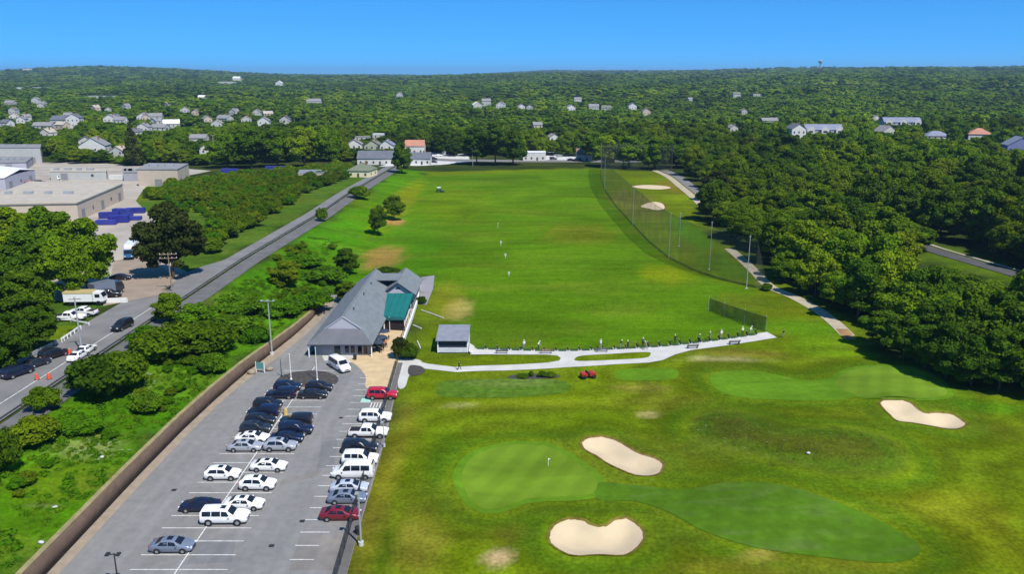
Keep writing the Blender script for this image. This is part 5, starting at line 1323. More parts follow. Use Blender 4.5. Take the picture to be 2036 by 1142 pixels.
def broad_blobs(seed, w, h, lift=0.28, n=16):
    g = np.random.default_rng(seed); out = []
    R0 = w / 2; zc = h * (lift + (1 - lift) * 0.5); zr = h * (1 - lift) / 2
    out.append((0, 0, zc, R0 * 0.66, zr / R0 * 0.95))
    for i in range(n):
        a = 2 * math.pi * (i * 0.618 + g.random() * .3); e = g.uniform(-0.75, 1.0)
        rad = math.sqrt(max(0.05, 1 - abs(e) ** 2.2)) * R0 * g.uniform(0.50, 0.86); r = R0 * (g.uniform(0.15, 0.30) if n > 30 else g.uniform(0.20, 0.42))
        out.append((rad * math.cos(a), rad * math.sin(a), zc + e * (zr - r * 0.7), r, g.uniform(.75, .95)))
    return out
def cone_blobs(seed, w, h, n=20):
    g = np.random.default_rng(seed); out = []
    for i in range(n):
        f = i / (n - 1); z = h * (0.1 + 0.86 * f); R0 = w / 2 * (1 - f) ** 0.85 + 0.12
        a = i * 2.4 + g.random(); r = max(0.25, R0 * 0.62)
        out.append((R0 * .45 * math.cos(a), R0 * .45 * math.sin(a), z, r, .8))
    return out
def trunk_mesh(name, seed, h, r, w):
    g = np.random.default_rng(seed); b = MB()
    top = (g.uniform(-.2, .2), g.uniform(-.2, .2), h * .62)
    b.tube((0, 0, -.3), top, r, r * .45, 8)
    for k in range(5):
        a = k * 1.26 + g.uniform(-.3, .3); z0 = h * g.uniform(.25, .45); z1 = h * g.uniform(.55, .78); q = w * g.uniform(.22, .34)
        f = z0 / (h * .62)
        b.tube((top[0] * f, top[1] * f, z0), (q * math.cos(a), q * math.sin(a), z1), r * .4, r * .14, 6)
    return b.mesh(name, 60)
# prototypes (unit: metres at scale 1)
PROTO = []
for i in range(7):
    w_, h_ = [(9.5, 11.5), (8.5, 12.5), (10.5, 11), (8, 10), (9, 13), (11, 12.5), (7.5, 11)][i]
    PROTO.append(('broad', crown_mesh('crown', 100 + i, broad_blobs(i, w_, h_, [.04, .10, .03, .02, .12, .06, .05][i], 40), 8500, 0.23), trunk_mesh('trunk', i, h_, .22, w_), w_, h_))
CON = [('conifer', crown_mesh('crown', 200 + i, cone_blobs(i, 5.5, 13), 1500, 0.40, .7), trunk_mesh('trunk', 50 + i, 12, .2, 1.5), 5.5, 13) for i in range(2)]
SHRUB = [('shrub', crown_mesh('foliage', 300 + i, broad_blobs(40 + i, 4.2, 3.2, 0.0, 30), 2600, 0.14), trunk_mesh('stem', 70 + i, 2.6, .08, 3.0), 4.2, 3.2) for i in range(4)]
LOW = [crown_mesh('crown', 400 + i, broad_blobs(60 + i, 9.5, 11, .02, 13), 230, 0.62, .97, .88) for i in range(4)]
for me_ in LOW: me_.polygons.foreach_set('use_smooth', np.ones(len(me_.polygons), bool))
LOWCON = [crown_mesh('crown', 420, cone_blobs(9, 6, 13, 9), 160, .8, .85)]

def place_tree(pr, x, y, s, label, group, m, name='tree', cat='tree', rz=None, sz=None, z=None):
    z = float(height(np.array([x]), np.array([y]))[0]) if z is None else z
    t = thing(name, label, cat, (x, y, z), rng.uniform(0, 6.28) if rz is None else rz, group)
    t.scale = (s, s, sz or s)
    link('crown' if pr[0] != 'shrub' else 'foliage', pr[1], m, t)
    link('trunk' if pr[0] != 'shrub' else 'stem', pr[2], M['bark'], t)
    return t
def tree_at(px, py, wpx, hpx, label, group, m='leaf', pr=None, name='tree', cat='tree'):
    """px, py: foot of the tree in the photo; wpx, hpx: crown width and total height in photo pixels"""
    x, y, z = P(px, py); k = (py - HORIZON) * math.cos(PITCH) / (CAM_Z - z)
    pr = pr or PROTO[rng.integers(len(PROTO))]
    s = wpx / k / pr[3]; sz = hpx / k / 0.97 / pr[4]
    return place_tree(pr, x, y, s, label, group, M[m], name, cat, sz=sz, z=z)

TREE_XY = []
# large trees on the left, by hand
LT = 'big trees beside the left street'
for k_, (px, py, w_, h_, m, lb) in enumerate([
  (20, 545, 120, 125, 'leaf', 'broad green tree at the left edge below the tan warehouse'), (100, 548, 120, 130, 'leaf', 'broad green tree in the back row below the tan warehouse'), (175, 575, 110, 135, 'leaf', 'broad green tree nearest the blue containers'),
  (55, 600, 120, 130, 'leafdark', 'dark green tree in the middle of the left trees'), (135, 600, 110, 125, 'leaf', 'green tree overhanging the yard entrance'), (-10, 620, 120, 140, 'leafdark', 'dark green tree cut by the left edge, middle row'),
  (60, 668, 115, 130, 'leafdark', 'dark tree beside the white pickups'), (0, 690, 120, 140, 'leafdark', 'dark tree at the left edge above the guard rail'), (75, 700, 80, 90, 'leafdark', 'small dark tree shading the street by the guard rail'), (25, 735, 90, 110, 'leafdark', 'dark tree at the left edge shading the guard rail'),
  (345, 552, 125, 140, 'leafbrown', 'bronze dark tree standing alone by the tan drive')]):
    tree_at(px, py, w_, h_, lb, LT, m); TREE_XY.append(P(px, py)[:2])
# round street tree and trees on the range side
tree_at(799, 345, 42, 58, 'round dark tree at the far street corner between the shops', None, 'leafdark', PROTO[3])
for k_, (px, py, w_, h_, m, lb) in enumerate([
  (752, 468, 42, 58, 'leafdark', 'dark little tree on the slope above the dirt patch'), (784, 438, 42, 48, 'leafdark', 'dark little tree beside the orange dirt scar'), (690, 545, 52, 50, 'leafdark', 'dark tree behind the clubhouse roof'),
  (570, 566, 70, 46, 'leaf', 'spreading green tree on the slope above the tall lamp'), (337, 640, 62, 56, 'leaf', 'green tree on the street edge opposite the black SUV'), (690, 600, 50, 40, 'leaf', 'green shrubby tree at the corner of the clubhouse')]):
    tree_at(px, py, w_, h_, lb, 'small trees on the left slope', m)
FT = 'trees along the far street'
for px, py, w_, h_, m, lb in [(948, 328, 60, 72, 'leafdark', 'dark tree at the left of the clump behind the far street'), (985, 329, 66, 84, 'leafdark', 'tall dark tree in the middle of the far street clump'), (1020, 328, 56, 66, 'leafdark', 'dark tree at the right of the far street clump'), (1205, 332, 60, 58, 'leaf', 'green tree behind the corner of the tall netting'),
  (1250, 335, 62, 62, 'leaf', 'green tree behind the middle of the far end netting'), (1300, 337, 60, 60, 'leaf', 'green tree behind the right of the far end netting'), (1345, 334, 60, 56, 'leafdark', 'dark tree where the back road enters the wood'), (655, 332, 66, 74, 'leaf', 'green tree left of the small cream house'), (605, 332, 70, 76, 'leaf', 'green tree behind the pale blue-panelled shed'),
  (552, 332, 74, 72, 'leafdark', 'dark tree behind the half hidden blue container'), (500, 334, 76, 76, 'leafdark', 'dark tree behind the pale container'), (452, 334, 70, 66, 'leaf', 'green tree behind the single blue container'), (1178, 322, 46, 58, 'leafdark', 'dark tree just behind the brown-roofed house'), (1132, 300, 50, 36, 'leaf', 'green tree at the top of the pale driveway'), (880, 300, 60, 46, 'leafdark', 'dark tree behind the far forecourt'), (850, 298, 40, 40, 'leafdark', 'dark tree right of the salmon-roofed house')]:
    tree_at(px, py, w_, h_, lb, FT, m)
tree_at(267, 330, 36, 92, 'tall bronze conifer above the tan box building', None, 'leafbrown', CON[0], 'conifer')
tree_at(495, 318, 34, 70, 'dark conifer beyond the scrub', None, 'leafdark', CON[1], 'conifer')
RT = 'dark trees at the edge of the right wood'
for k_, (px, py, w_, h_, m, lb) in enumerate([(1752, 690, 90, 70, 'leafdark', 'dark edge tree nearest the end of the cart path'), (1795, 716, 95, 90, 'leafdark', 'dark edge tree above the far right green'), (1838, 734, 95, 85, 'leafdark', 'dark edge tree right above the far right green'), (1880, 752, 100, 110, 'leafdark', 'tall dark edge tree above the bent bunker'),
  (1930, 768, 105, 100, 'leafdark', 'dark edge tree right of the bent bunker'), (1985, 776, 110, 120, 'leafdark', 'tall dark edge tree second from the right border'), (2040, 784, 115, 120, 'leafdark', 'dark edge tree cut by the right border'), (1860, 700, 110, 110, 'leafdark', 'dark tree behind the first edge trees above the green'),
  (1930, 715, 115, 120, 'leafdark', 'dark tree in the second row above the bent bunker'), (2000, 725, 120, 125, 'leafdark', 'dark tree in the second row by the right border'), (1620, 590, 80, 90, 'leaf', 'green tree at the inner bend of the cart path'), (1705, 636, 100, 118, 'leafdark', 'round dark tree over the lower cart path'), (1560, 562, 60, 60, 'leaf', 'green tree at the upper bend of the cart path'), (1655, 606, 70, 66, 'leaf', 'green tree in the middle of the cart path edge'),
  (1418, 440, 70, 80, 'leafdark', 'dark tree at the left corner of the right wood'), (1425, 400, 60, 60, 'leafbrown', 'bronze tree beside the back road')]):
    tree_at(px, py, w_, h_, lb, RT, m); TREE_XY.append(P(px, py)[:2])
def bare_tree_mesh(name, seed, h):
    g = np.random.default_rng(seed); b = MB()
    def br(p, d, L, r, lv):
        q = p + d * L; b.tube(p, q, r, r * .6, 5, False)
        if lv == 0: return
        for k in range(3 if lv > 1 else 4):
            nd = (d + Vector(g.normal(size=3)) * .55); nd.z = abs(nd.z) * .8 + .15; br(p + d * L * g.uniform(.55, 1.0), nd.normalized(), L * g.uniform(.55, .75), r * .5, lv - 1)
    br(Vector((0, 0, -.2)), Vector((0, 0, 1)), h * .34, .28, 4)
    return b.mesh(name)
x, y, z = P(1822, 452); t = thing('bare_tree', 'bare grey-brown tree with no leaves in the right wood', 'tree', (x, y, z)); link('branches', bare_tree_mesh('branches', 3, 15), M['dead'], t); TREE_XY.append((x, y))
x, y, z = P(1790, 440); t = thing('bare_tree', 'smaller bare tree just left of the big bare one', 'tree', (x, y, z)); link('branches', bare_tree_mesh('branches', 8, 12), M['dead'], t); TREE_XY.append((x, y))
# shrubs and bushes
SG2 = 'shrubs on the left slope'
SHRUBS = [(420, 700, 110, 58, 'leaf', 'wide bush left of the tall lamp'), (330, 715, 110, 66, 'leaf', 'big bush in the middle of the left slope'), (250, 770, 100, 70, 'leaf', 'dark bush beside the street barrels'), (195, 790, 110, 80, 'leafdark', 'big dark bush over the gravel strip'),
  (90, 815, 60, 44, 'leaf', 'small bush on the gravel strip'), (75, 880, 90, 50, 'leaf', 'dark bush at the lower end of the gravel strip'), (10, 940, 70, 90, 'leafdark', 'dark bush at the left edge of the slope'), (460, 660, 90, 30, 'weed', 'bush below the grey gravel strip'), (390, 640, 80, 34, 'weed', 'bush against the gravel strip above the big bush'),
  (620, 610, 90, 30, 'weed', 'bush right of the tall lamp'), (560, 625, 90, 26, 'weed', 'bright bush behind the tall lamp'), (480, 620, 90, 26, 'weed', 'bright low bush along the gravel strip'), (650, 560, 80, 28, 'weed', 'bush left of the clubhouse roof'), (610, 530, 70, 22, 'weed', 'bright bush high on the slope'),
  (290, 820, 60, 40, 'weed', 'bright low bush beside the retaining wall'), (420, 740, 60, 36, 'weed', 'bright low bush above the wall bend'), (510, 680, 60, 26, 'weed', 'bush right behind the wall below the lamp'), (770, 548, 50, 16, 'leafdark', 'low planting in the notch of the clubhouse roof'), (715, 395, 40, 24, 'leaf', 'bush where the street meets the range grass'),
  (640, 440, 24, 26, 'leaf', 'small bush on the gravel strip up the street'), (160, 860, 80, 26, 'weed', 'bush in the pale weeds of the slope'), (300, 690, 70, 40, 'weed', 'bush between the street and the big bush'), (380, 690, 80, 44, 'leaf', 'dark bush in the thick of the left slope')]
for px, py, w_, h_, m, lb in SHRUBS:
    tree_at(px, py, w_, h_, lb, SG2, m, SHRUB[rng.integers(4)], 'shrub', 'shrub')
for px, py, w_, h_, m, lb in [(796, 712, 36, 40, 'leafbrown', 'round bronze shrub at the patio corner'), (816, 716, 34, 32, 'leafdark', 'round dark shrub at the start of the path'), (838, 604, 20, 14, 'leafdark', 'low shrub at the deck end behind the clubhouse'),
                              (1078, 750, 20, 11, 'leafdark', 'dark plant in the middle of the narrow bed'), (1040, 751, 26, 7, 'leafdark', 'low dark plant at the left of the narrow bed'), (1056, 750, 10, 12, 'leafdark', 'small dark plant left of the middle of the narrow bed'), (1094, 750, 24, 9, 'leafdark', 'low dark plant at the right of the narrow bed'),
                              (1525, 578, 22, 14, 'leafdark', 'small bush where netting meets the cart path')]:
    tree_at(px, py, w_, h_, lb, None, m, SHRUB[rng.integers(4)], 'shrub', 'shrub')

# scrub strip between street and yard: individual bushes along it
scrub_poly = PP([(285, 392), (330, 375), (480, 352), (560, 348), (690, 332), (705, 350), (620, 388), (560, 425), (480, 478), (430, 512), (395, 500), (405, 440), (330, 410)])
lo, hi = scrub_poly.min(0), scrub_poly.max(0); sc = []
g_ = np.random.default_rng(5)
for yv in np.arange(lo[1], hi[1], 5.2):
    for xv in np.arange(lo[0], hi[0], 4.6):
        q = (xv + g_.uniform(-1.8, 1.8), yv + g_.uniform(-2, 2))
        if poly_sd(scrub_poly, np.array([q[0]]), np.array([q[1]]))[0] < -1 and q[0] < dark_x(q[1]) - 6.5: sc.append(q)
sc.sort(key=lambda q: q[1])
near_sc = sc[:70]
rows_ = {}
for i, q in enumerate(near_sc):
    open_side = float(np.interp(q[1], [200, 300, 430], [1.0, 0.75, 0.7]))
    far_left = q[0] < float(dark_x(q[1])) - 26
    s = g_.uniform(.8, 1.5) * (0.6 if far_left else 1.15)
    place_tree(SHRUB[g_.integers(4)], q[0], q[1], s, 'bush in the scrub beyond the street, ' + ordinal(i + 1) + ' counting up the street', 'bushes in the scrub beyond the street', M['weed' if far_left and g_.random() < .7 else ['leaf', 'leafyellow', 'weed', 'leaf'][g_.integers(4)]], 'shrub', 'shrub')
SCRUB_REST = sc[70:]

# --- woodland: candidate spots on a jittered grid, outside the open ground
open_px = [(-900, 1400), (-900, 330), (100, 330), (290, 338), (400, 336), (690, 326), (770, 320), (1040, 320), (1190, 322), (1325, 326), (1350, 340), (1402, 380), (1392, 430), (1428, 478), (1512, 522), (1572, 570), (1640, 600), (1718, 642), (1750, 690), (1845, 722), (1925, 764), (2036, 780), (2500, 830), (2500, 1400)]
open_poly = []
for a, b in open_px:
    x, y = ray(a, b, 0.0) if b > 200 else (0, 0); open_poly.append((x, y))
open_poly = np.array(open_poly)
def line_dist(line, x, y):
    d = np.full(x.shape, 1e9)
    for i in range(len(line) - 1):
        a, b = line[i], line[i + 1]; e = b - a; t = np.clip(((x - a[0]) * e[0] + (y - a[1]) * e[1]) / (e @ e + 1e-9), 0, 1)
        d = np.minimum(d, np.hypot(x - a[0] - t * e[0], y - a[1] - t * e[1]))
    return d
house_arr = np.array(HOUSES)
hx, hy = house_arr[:, 0], house_arr[:, 1]
hz = height(hx, hy)
hpx0, hbase = project(hx - house_arr[:, 3] * .52, hy, hz + 0.5); hpx1, htop = project(hx + house_arr[:, 3] * .52, hy, hz + house_arr[:, 4])
def also_open(pts_px, half_w, up, down):
    """stretches of road that low growth must leave open to the air"""
    global hx, hy, hpx0, hpx1, htop, hbase, house_arr
    for a, b in pts_px:
        x_, y_, z_ = P(a, b)
        hx = np.append(hx, x_); hy = np.append(hy, y_); hpx0 = np.append(hpx0, a - half_w); hpx1 = np.append(hpx1, a + half_w)
        htop = np.append(htop, b - up); hbase = np.append(hbase, b + down); house_arr = np.vstack([house_arr, [x_, y_, 0.5, 3, 1]])
also_open([(1858, 500), (1880, 506), (1905, 514), (1930, 521), (1960, 530), (1990, 539), (2020, 548)], 8, 1, 10)
also_open([(1850, 515), (1865, 520), (1840, 520)], 8, 4, 8)
also_open([(1350, 352), (1365, 364), (1380, 375), (1392, 386)], 5, 6, 8)
def candidates(y0, y1, step, seed, lat=0.70):
    g = np.random.default_rng(seed); out = []
    ys = np.arange(y0, y1, step)
    for y in ys:
        n = int((2 * lat * y + 60) / step)
        x = (np.arange(n) + .5) / n * (2 * lat * y + 60) - lat * y - 30
        out.append(np.column_stack([x + g.uniform(-.45, .45, n) * step, y + g.uniform(-.45, .45, n) * step]))
    return np.concatenate(out)
def clear(c, hgt, radius, frac=0.52):
    """drop spots on open ground, roads or houses; return allowed height factor where a tree would hide a house"""
    x, y = c[:, 0], c[:, 1]
    ok = poly_sd(open_poly, x, y) > 1.5
    ok &= line_dist(wood_road, x, y) > 5.5
    ok &= line_dist(cart, x, y) > 3.5
    ok &= line_dist(back_path, x, y) > 5
    ok &= ~((y > 484) & (y < 528) & (np.abs(x) < 75))
    for i in range(len(hx)): ok &= np.hypot(x - hx[i], y - hy[i]) > house_arr[i, 2] + 2
    c = c[ok]; hgt = hgt[ok]; x, y = c[:, 0], c[:, 1]; z = height(x, y)
    scale = np.ones(len(c)); drop = np.zeros(len(c), bool)
    for it in range(5):
        pxc, ptop = project(x, y, z + hgt * scale); pxr = project(x + radius, y, z)[0] - pxc
        bad = np.zeros(len(c), bool)
        for i in range(len(hx)):
            lim = htop[i] + frac * (hbase[i] - htop[i])
            bad |= (y < hy[i]) & (pxc + pxr > hpx0[i]) & (pxc - pxr < hpx1[i]) & (ptop < lim) & (project(x, y, z)[1] > htop[i])
        scale = np.where(bad, scale * 0.72, scale)
    drop = bad
    return c[~drop], (hgt * scale)[~drop]
g_ = np.random.default_rng(11)
c1 = candidates(125, 640, 8.4, 12)
h1 = 8.0 + 9.0 * g_.random(len(c1)) ** 1.6
keep = g_.random(len(c1)) < 0.97
c1, h1 = clear(c1[keep], h1[keep], 5.5)
# gaps: grass around the road bend in the right wood
gap = PP([(1845, 500), (1930, 525), (2060, 560), (2060, 585), (1900, 545), (1830, 545), (1800, 520)])
k_ = poly_sd(gap, c1[:, 0], c1[:, 1]) > 0; c1, h1 = c1[k_], h1[k_]
for q in TREE_XY:
    k_ = np.hypot(c1[:, 0] - q[0], c1[:, 1] - q[1]) > 5.0; c1, h1 = c1[k_], h1[k_]
inview = np.abs(c1[:, 0]) < 0.665 * c1[:, 1] + 8
order = np.argsort(np.where(inview, c1[:, 1] + 0.25 * np.abs(c1[:, 0]), 1e6))
NEAR = order[:215]; REST = order[215:]
WG = 'trees of the right wood'
near = c1[NEAR]; nh = h1[NEAR]
pxs = np.array([project(a, b, 6.0) for a, b in near])
# dark conifer-like clump and lighter trees follow the photo
side = np.where(near[:, 0] > 0, 'right', 'left')
rk = np.argsort(np.argsort(pxs[:, 1] * -1))
for i in range(len(near)):
    x, y = near[i]; px, py = pxs[i]
    pr = PROTO[g_.integers(7)]
    u = g_.random()
    if py > 560: mm = 'leafdark' if u < .75 else 'leaf'
    elif px > 1300 and py > 300: mm = 'leafyellow' if u < .27 else ('leafdark' if u < .42 else 'leaf')
    else: mm = 'leafdark' if u < .3 else ('leafyellow' if u < .45 else 'leaf')
    tone = {'leafdark': 'dark green', 'leafyellow': 'bright yellow green', 'leaf': 'mid green'}[mm]
    size = 'tall' if nh[i] > 12.2 else 'low' if nh[i] < 9.2 else 'rounded'
    where = 'right wood' if x > 0 else 'left wood'
    edge = line_dist(cart, np.array([x]), np.array([y]))[0] < 16
    road = line_dist(wood_road, np.array([x]), np.array([y]))[0] < 12
    beside = 'by the cart path' if edge else 'by the wood road' if road else 'inside the wood'
    lb = '%s %s tree %s, %s tree up the %s' % (size, tone, beside, ordinal(int(rk[i]) + 1), where)
    s = nh[i] / pr[4]; sx = max(s, 10.5 / pr[3] * g_.uniform(.85, 1.3)) if s > .55 else s * 1.5
    place_tree(pr, x, y, sx, lb, WG if x > 0 else 'trees beyond the yard', M[mm], 'tree', 'tree', sz=s)

# --- one stuff object per belt of woodland, instanced from the same crowns
proto_col = bpy.data.collections.new('crown_prototypes')
def proto_objects(meshes, m, tag_):
    cc = bpy.data.collections.new('crowns_' + tag_); out = []
    for i, me in enumerate(meshes):
        me2 = me.copy(); me2.materials.clear(); me2.materials.append(m)
        o_ = bpy.data.objects.new('%s_%s_%02d' % ('crown_source', tag_, i), me2); cc.objects.link(o_)
    return cc
def scatter(name, label, pts, scl, sclz, coll, seed):
    g = np.random.default_rng(seed); n = len(pts)
    z = height(pts[:, 0], pts[:, 1])
    me = bpy.data.meshes.new(name); me.vertices.add(n)
    me.vertices.foreach_set('co', np.column_stack([pts, z]).astype(np.float32).ravel())
    a = me.attributes.new('sc', 'FLOAT_VECTOR', 'POINT'); a.data.foreach_set('vector', np.column_stack([scl, scl, sclz]).astype(np.float32).ravel())
    a = me.attributes.new('rot', 'FLOAT', 'POINT'); a.data.foreach_set('value', g.uniform(0, 6.28, n).astype(np.float32))
    a = me.attributes.new('pick', 'INT', 'POINT'); a.data.foreach_set('value', g.integers(0, 1000, n).astype(np.int32))
    o_ = bpy.data.objects.new(name, me); col.objects.link(o_); tag(o_, label, kind='stuff')
    ng = bpy.data.node_groups.new(name, 'GeometryNodeTree')
    ng.interface.new_socket('Geometry', in_out='INPUT', socket_type='NodeSocketGeometry')
    ng.interface.new_socket('Geometry', in_out='OUTPUT', socket_type='NodeSocketGeometry')
    N, L = ng.nodes, ng.links
    gi, go = N.new('NodeGroupInput'), N.new('NodeGroupOutput')
    ci = N.new('GeometryNodeCollectionInfo'); ci.inputs['Collection'].default_value = coll
    ci.inputs['Separate Children'].default_value = True; ci.inputs['Reset Children'].default_value = True
    ip = N.new('GeometryNodeInstanceOnPoints'); ip.inputs['Pick Instance'].default_value = True
    def attr(nm, ty):
        x_ = N.new('GeometryNodeInputNamedAttribute'); x_.data_type = ty; x_.inputs['Name'].default_value = nm; return x_.outputs['Attribute']
    cx3 = N.new('ShaderNodeCombineXYZ'); L.new(attr('rot', 'FLOAT'), cx3.inputs['Z'])
    L.new(gi.outputs[0], ip.inputs['Points']); L.new(ci.outputs[0], ip.inputs['Instance']); L.new(attr('pick', 'INT'), ip.inputs['Instance Index'])
    L.new(cx3.outputs[0], ip.inputs['Rotation']); L.new(attr('sc', 'FLOAT_VECTOR'), ip.inputs['Scale'])
    L.new(ip.outputs[0], go.inputs[0])
    md = o_.modifiers.new('scatter', 'NODES'); md.node_group = ng
    return o_
col_mix = bpy.data.collections.new('crowns_mix')
def add_proto(coll, me, m, nm):
    me2 = me.copy(); me2.materials.clear(); me2.materials.append(m); o_ = bpy.data.objects.new(nm, me2); coll.objects.link(o_)
mats_cycle = ['leaf', 'leafdark', 'leaf', 'leafyellow', 'leafdark', 'leafyellow', 'leaf']
for i in range(7): add_proto(col_mix, PROTO[i][1], M[mats_cycle[i]], 'crown_source_a%02d' % i)
add_proto(col_mix, CON[0][1], M['leafdark'], 'crown_source_a08')
rest = c1[REST]; rh = h1[REST]
sx = np.maximum(rh / 11.5, 1.12 * g_.uniform(.85, 1.25, len(rh)))
scatter('woodland', 'green wood filling the valley behind the nearer trees', rest, sx, rh / 11.5, col_mix, 21)
if len(SCRUB_REST):
    col_sh = bpy.data.collections.new('crowns_shrub')
    for i in range(4): add_proto(col_sh, SHRUB[i][1], M[['leaf', 'weed', 'leafyellow', 'leaf'][i]], 'crown_source_s%02d' % i)
    q = np.array(SCRUB_REST); sq = g_.uniform(.8, 1.5, len(q))
    scatter('far_scrub', 'scrub bushes further up the left street', q, sq, sq, col_sh, 31)
col_low = bpy.data.collections.new('crowns_low')
for i in range(4): add_proto(col_low, LOW[i], M[['leaf', 'leafdark', 'leaf', 'leaf'][i]], 'crown_source_b%02d' % i)
add_proto(col_low, LOWCON[0], M['leafdark'], 'crown_source_b05')
def patchy(c, k):
    return np.sin(c[:, 0] * k + 1.3 * np.sin(c[:, 1] * k * .7)) * np.sin(c[:, 1] * k * 1.3 + 2)
c2 = candidates(640, 1300, 13.0, 13); h2 = g_.uniform(8, 14, len(c2)) + 3.5 * patchy(c2, .018); c2, h2 = clear(c2, h2, 6.5)
scatter('town_woodland', 'trees between the houses of the far town', c2, np.maximum(h2 / 11, 1.4) * g_.uniform(.85, 1.55, len(h2)), h2 / 11, col_low, 22)
c3 = candidates(1300, 3000, 27, 14); h3 = g_.uniform(9, 17, len(c3)) + 6 * patchy(c3, .009); c3, h3 = clear(c3, h3, 9.0)
scatter('distant_forest', 'unbroken forest on the far plain', c3, np.maximum(h3 / 11, 2.3) * g_.uniform(.85, 1.8, len(h3)), h3 / 11, col_low, 23)
c4 = candidates(3000, 11500, 62, 15, 0.72); h4 = g_.uniform(12, 22, len(c4)) + 4 * patchy(c4, .0035); c4, h4 = clear(c4, h4, 30.0, 0.35)
scatter('ridge_forest', 'forest covering the ridges on the horizon', c4, 5.4 * g_.uniform(.85, 1.5, len(c4)), h4 / 11, col_low, 24)

# weeds and tall grass on the slope and in the rough: uncountable, one object each
def tuft_mesh(name, seed, n, rad, hgt, wid):
    g = np.random.default_rng(seed); c = g.normal(size=(n, 2)) * rad * .5; a = g.uniform(0, 6.28, n); le = g.uniform(.2, .7, n) * hgt
    hh = hgt * g.uniform(.5, 1.1, n)
    d = np.column_stack([np.cos(a), np.sin(a)]); p = np.column_stack([-d[:, 1], d[:, 0]])
    b0 = np.column_stack([c - p * wid, np.zeros(n)]); b1 = np.column_stack([c + p * wid, np.zeros(n)]); tp = np.column_stack([c + d * le[:, None], hh])
    v = np.concatenate([b0, b1, tp]); f = np.stack([np.arange(n), np.arange(n) + n, np.arange(n) + 2 * n], 1)
    return np_mesh(name, v, f)
col_weed = bpy.data.collections.new('weeds')
for i in range(3): add_proto(col_weed, crown_mesh('weed', 500 + i, [(0, 0, .12, .55, .6), (.4, .2, .1, .4, .6), (-.35, .3, .1, .45, .7)], 90, .16, .6), M['weed'], 'weed_source_%02d' % i)
add_proto(col_weed, tuft_mesh('tuft', 5, 60, .8, .8, .05), M['weed'], 'weed_source_09')
pts = []
for (poly_, n_) in ((left_zone, 5200),):
    lo, hi = poly_.min(0), poly_.max(0); q = g_.uniform(lo, hi, (n_ * 3, 2))
    k_ = (poly_sd(poly_, q[:, 0], q[:, 1]) < -1.0) & (q[:, 1] > 50) & (q[:, 1] < 240) & ((q[:, 0] < -52) | (q[:, 1] < 194))
    k_ &= ~((q[:, 0] > -44.5) & (q[:, 1] < 192)) & (q[:, 0] < wall_x(q[:, 1]) - 1.4) | (k_ & (q[:, 1] > 196))
    k_ &= (np.sin(q[:, 0] * .25 + 1) * np.sin(q[:, 1] * .17) + g_.normal(0, .5, len(q))) > -0.35
    k_ &= g_.random(len(q)) < np.interp(q[:, 1], [50, 85, 110], [.55, .8, 1.0])
    pts.append(q[k_][:n_])
pts = np.concatenate(pts); sq = g_.uniform(.35, 1.1, len(pts))
scatter('slope_weeds', 'bright weeds covering the bank between street and car park', pts, sq, sq * g_.uniform(.45, .9, len(sq)), col_weed, 41)
q = g_.uniform(left_zone.min(0), left_zone.max(0), (2600, 2))
k_ = (poly_sd(left_zone, q[:, 0], q[:, 1]) < -1.5) & (q[:, 1] > 58) & (q[:, 1] < 230) & ((q[:, 0] < wall_x(q[:, 1]) - 3.0) | (q[:, 1] > 215)) & (q[:, 0] < -42)
k_ &= (np.sin(q[:, 0] * .21 + 2) * np.sin(q[:, 1] * .09 + 1) + g_.normal(0, .45, len(q))) > np.interp(q[:, 1], [60, 100, 110, 260], [.70, .50, .22, .5])
q = q[k_]; sq = g_.uniform(.22, .62, len(q))
col_un = bpy.data.collections.new('undergrowth')
for i in range(4): add_proto(col_un, SHRUB[i][1], M[['weed', 'weed', 'leafyellow', 'leaf'][i]], 'undergrowth_source_%02d' % i)
scatter('slope_undergrowth', 'low bright bushes growing together on the left bank', q, sq, sq * .85, col_un, 43)
M['fescue'] = foliage_mat('fescue_grass', (0.12, 0.155, 0.012), (0.16, 0.18, 0.014), (0.22, 0.19, 0.05), .4)
col_tuft = bpy.data.collections.new('tufts')
for i in range(3): add_proto(col_tuft, tuft_mesh('tuft', 20 + i, 40, .8, .28, .03), M['fescue'], 'tuft_source_%02d' % i)
fpoly = smooth_poly(PP([(1370, 850), (1390, 822), (1440, 815), (1510, 830), (1560, 848), (1690, 853), (1760, 868), (1798, 905), (1802, 935), (1740, 946), (1650, 940), (1540, 920), (1430, 890), (1385, 868)]), 3)
pts = []
for poly_, n_, mn in ((fpoly, 420, -.3),):
    n_ = n_ // 2; lo, hi = poly_.min(0), poly_.max(0); q = g_.uniform(lo, hi, (n_ * 4, 2)); k_ = poly_sd(poly_, q[:, 0], q[:, 1]) + np.abs(g_.normal(0, 3.0, len(q))) + 2 * np.sin(q[:, 0] * .5) * np.sin(q[:, 1] * .6) < mn
    pts.append(q[k_][:n_])
pts = np.concatenate(pts); sq = g_.uniform(.6, 1.3, len(pts))
scatter('rough_grass', 'long fescue tufts in the golf course rough', pts, sq, sq * .8, col_tuft, 42)

